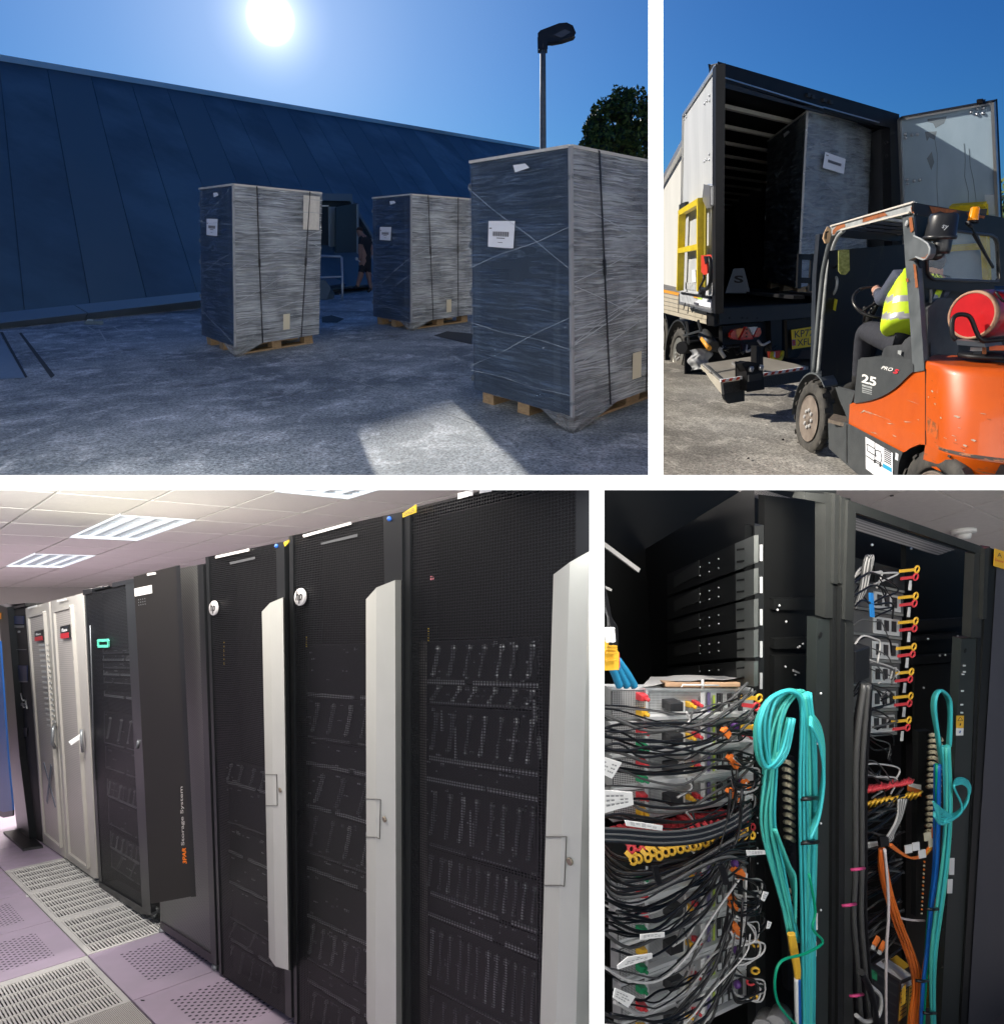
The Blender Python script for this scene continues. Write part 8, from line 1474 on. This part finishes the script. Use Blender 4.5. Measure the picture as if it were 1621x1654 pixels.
cab([(1400, 1590), (1412, 1598), (1422, 1612), (1418, 1640), (1398, 1650), (1382, 1640)], .007, cpl, 'white_cable', 'pale coiled cable at the very bottom of the right rack', None, pl=off(.0)); cab([(1390, 1570), (1405, 1600), (1415, 1650), (1418, 1700)], .011, cbk, 'heavy_cable', 'thick black cable bending down beside the power unit', None, pl=off(-.02))
overhead('tube_or_fill_light', 1180, 793, 1.36, .7, .10, 6, (1, .96, .92)); wash(1420, 796, 1.5, C4(1560, 850), .3, .1, 9, (1, .94, .86))  # added fill lamps for the rack fronts and the ceiling tiles
l = bpy.data.lights.new('tube_or_fill_light', 'AREA'); l.shape = 'RECTANGLE'; l.size = 1.2; l.size_y = .6; l.energy = 110; l.color = (1, .94, .88); o = bpy.data.objects.new('tube_or_fill_light', l); COL.objects.link(o); o.matrix_world = Matrix(((1, 0, 0, 0), (0, 1, 0, 0), (0, 0, 1, 0), (0, 0, 0, 1))); o.location = (C4(1700, 900) - G4.n * .05).tolist()  # extra ceiling lamp added out of view to light the rack room
# =====================================================================================
# cut what runs past a divider, so each room keeps to its own side
# =====================================================================================
bpy.context.view_layer.update()
def wallplane(x0, y0, x1, y1, inside):
    n = nrm(np.cross(ray(x0, y0), ray(x1, y1))); n = n if n @ ray(*inside) > 0 else -n; return n
VT = 1058.5; VB = 963.5; HM = 779.5
CUT = {'yard': [wallplane(VT, 0, VT, 700, (500, 300)), wallplane(0, HM, 1000, HM, (500, 300))],
       'truck': [wallplane(VT, 0, VT, 700, (1300, 300)), wallplane(0, HM, 1000, HM, (500, 300))],
       'hall': [wallplane(VB, 800, VB, 1600, (500, 1200)), wallplane(0, HM, 1000, HM, (500, 1200))],
       'rack': [wallplane(VB, 800, VB, 1600, (1300, 1200)), wallplane(0, HM, 1000, HM, (500, 1200))]}
def root(o):
    while o.parent: o = o.parent
    return o
removed = []
for o in [x for x in COL.objects if x.type == 'MESH']:
    pn = root(o).get('panel')
    if pn not in CUT: continue
    me = o.data; V = np.empty(len(me.vertices) * 3); me.vertices.foreach_get('co', V); V = V.reshape(-1, 3)
    MW = np.array(o.matrix_world); Vw = V @ MW[:3, :3].T + MW[:3, 3] - EYE
    for n in CUT[pn]:
        d = Vw @ n
        if d.min() >= -1e-5: continue
        if d.max() <= 0: removed.append(o); break
        if me.users > 1: o.data = me = me.copy()
        bm = bmesh.new(); bm.from_mesh(me); inv = np.linalg.inv(MW); loc = (inv @ np.append(EYE, 1))[:3]; ln = MW[:3, :3].T @ n
        bmesh.ops.bisect_plane(bm, geom=bm.verts[:] + bm.edges[:] + bm.faces[:], dist=1e-6, plane_co=loc.tolist(), plane_no=ln.tolist(), clear_inner=True)
        if len(bm.faces) == 0: bm.free(); removed.append(o); break
        bm.to_mesh(me); bm.free()
        V = np.empty(len(me.vertices) * 3); me.vertices.foreach_get('co', V); V = V.reshape(-1, 3); Vw = V @ MW[:3, :3].T + MW[:3, 3] - EYE
def kill(o):
    for c in list(o.children): kill(c)
    bpy.data.objects.remove(o)
names = [o.name for o in removed]
for nme in names:
    o = bpy.data.objects.get(nme)
    if o and not o.children: bpy.data.objects.remove(o)
for o in [x for x in COL.objects if x.type == 'EMPTY' and not x.children]: bpy.data.objects.remove(o)
# the photographs were taken at different hours: each yard is lit by its own sun
def coll(name, panels):
    c = bpy.data.collections.new(name)
    for o in COL.objects:
        if o.type == 'MESH' and root(o).get('panel') in panels: c.objects.link(o)
    return c
ly = coll('yard_light', ('yard',)); ly.objects.link(yard_behind); ly.objects.link(tb); lt_ = coll('truck_light', ('truck',))
for s, c in ((sun_yard, ly), (sun_truck, lt_)):
    s.light_linking.receiver_collection = c; s.light_linking.blocker_collection = c
for o in COL.objects:
    if 'panel' in o: del o['panel']

if globals().get("DEBUG"):
    bpy.context.view_layer.update(); dg = bpy.context.evaluated_depsgraph_get()
    for q in DEBUG:
        o = EYE.copy(); r = nrm(ray(*q)); out = []
        for _ in range(4):
            h, loc, nn, i, ob, m = SC.ray_cast(dg, Vector(o.tolist()), Vector(r.tolist()))
            if not h: break
            out.append((ob.name, ob.parent.name if ob.parent else '', round(float((A(*loc) - EYE) @ FW), 2))); o = A(*loc) + r * 1e-3
        print('DBG', q, out)
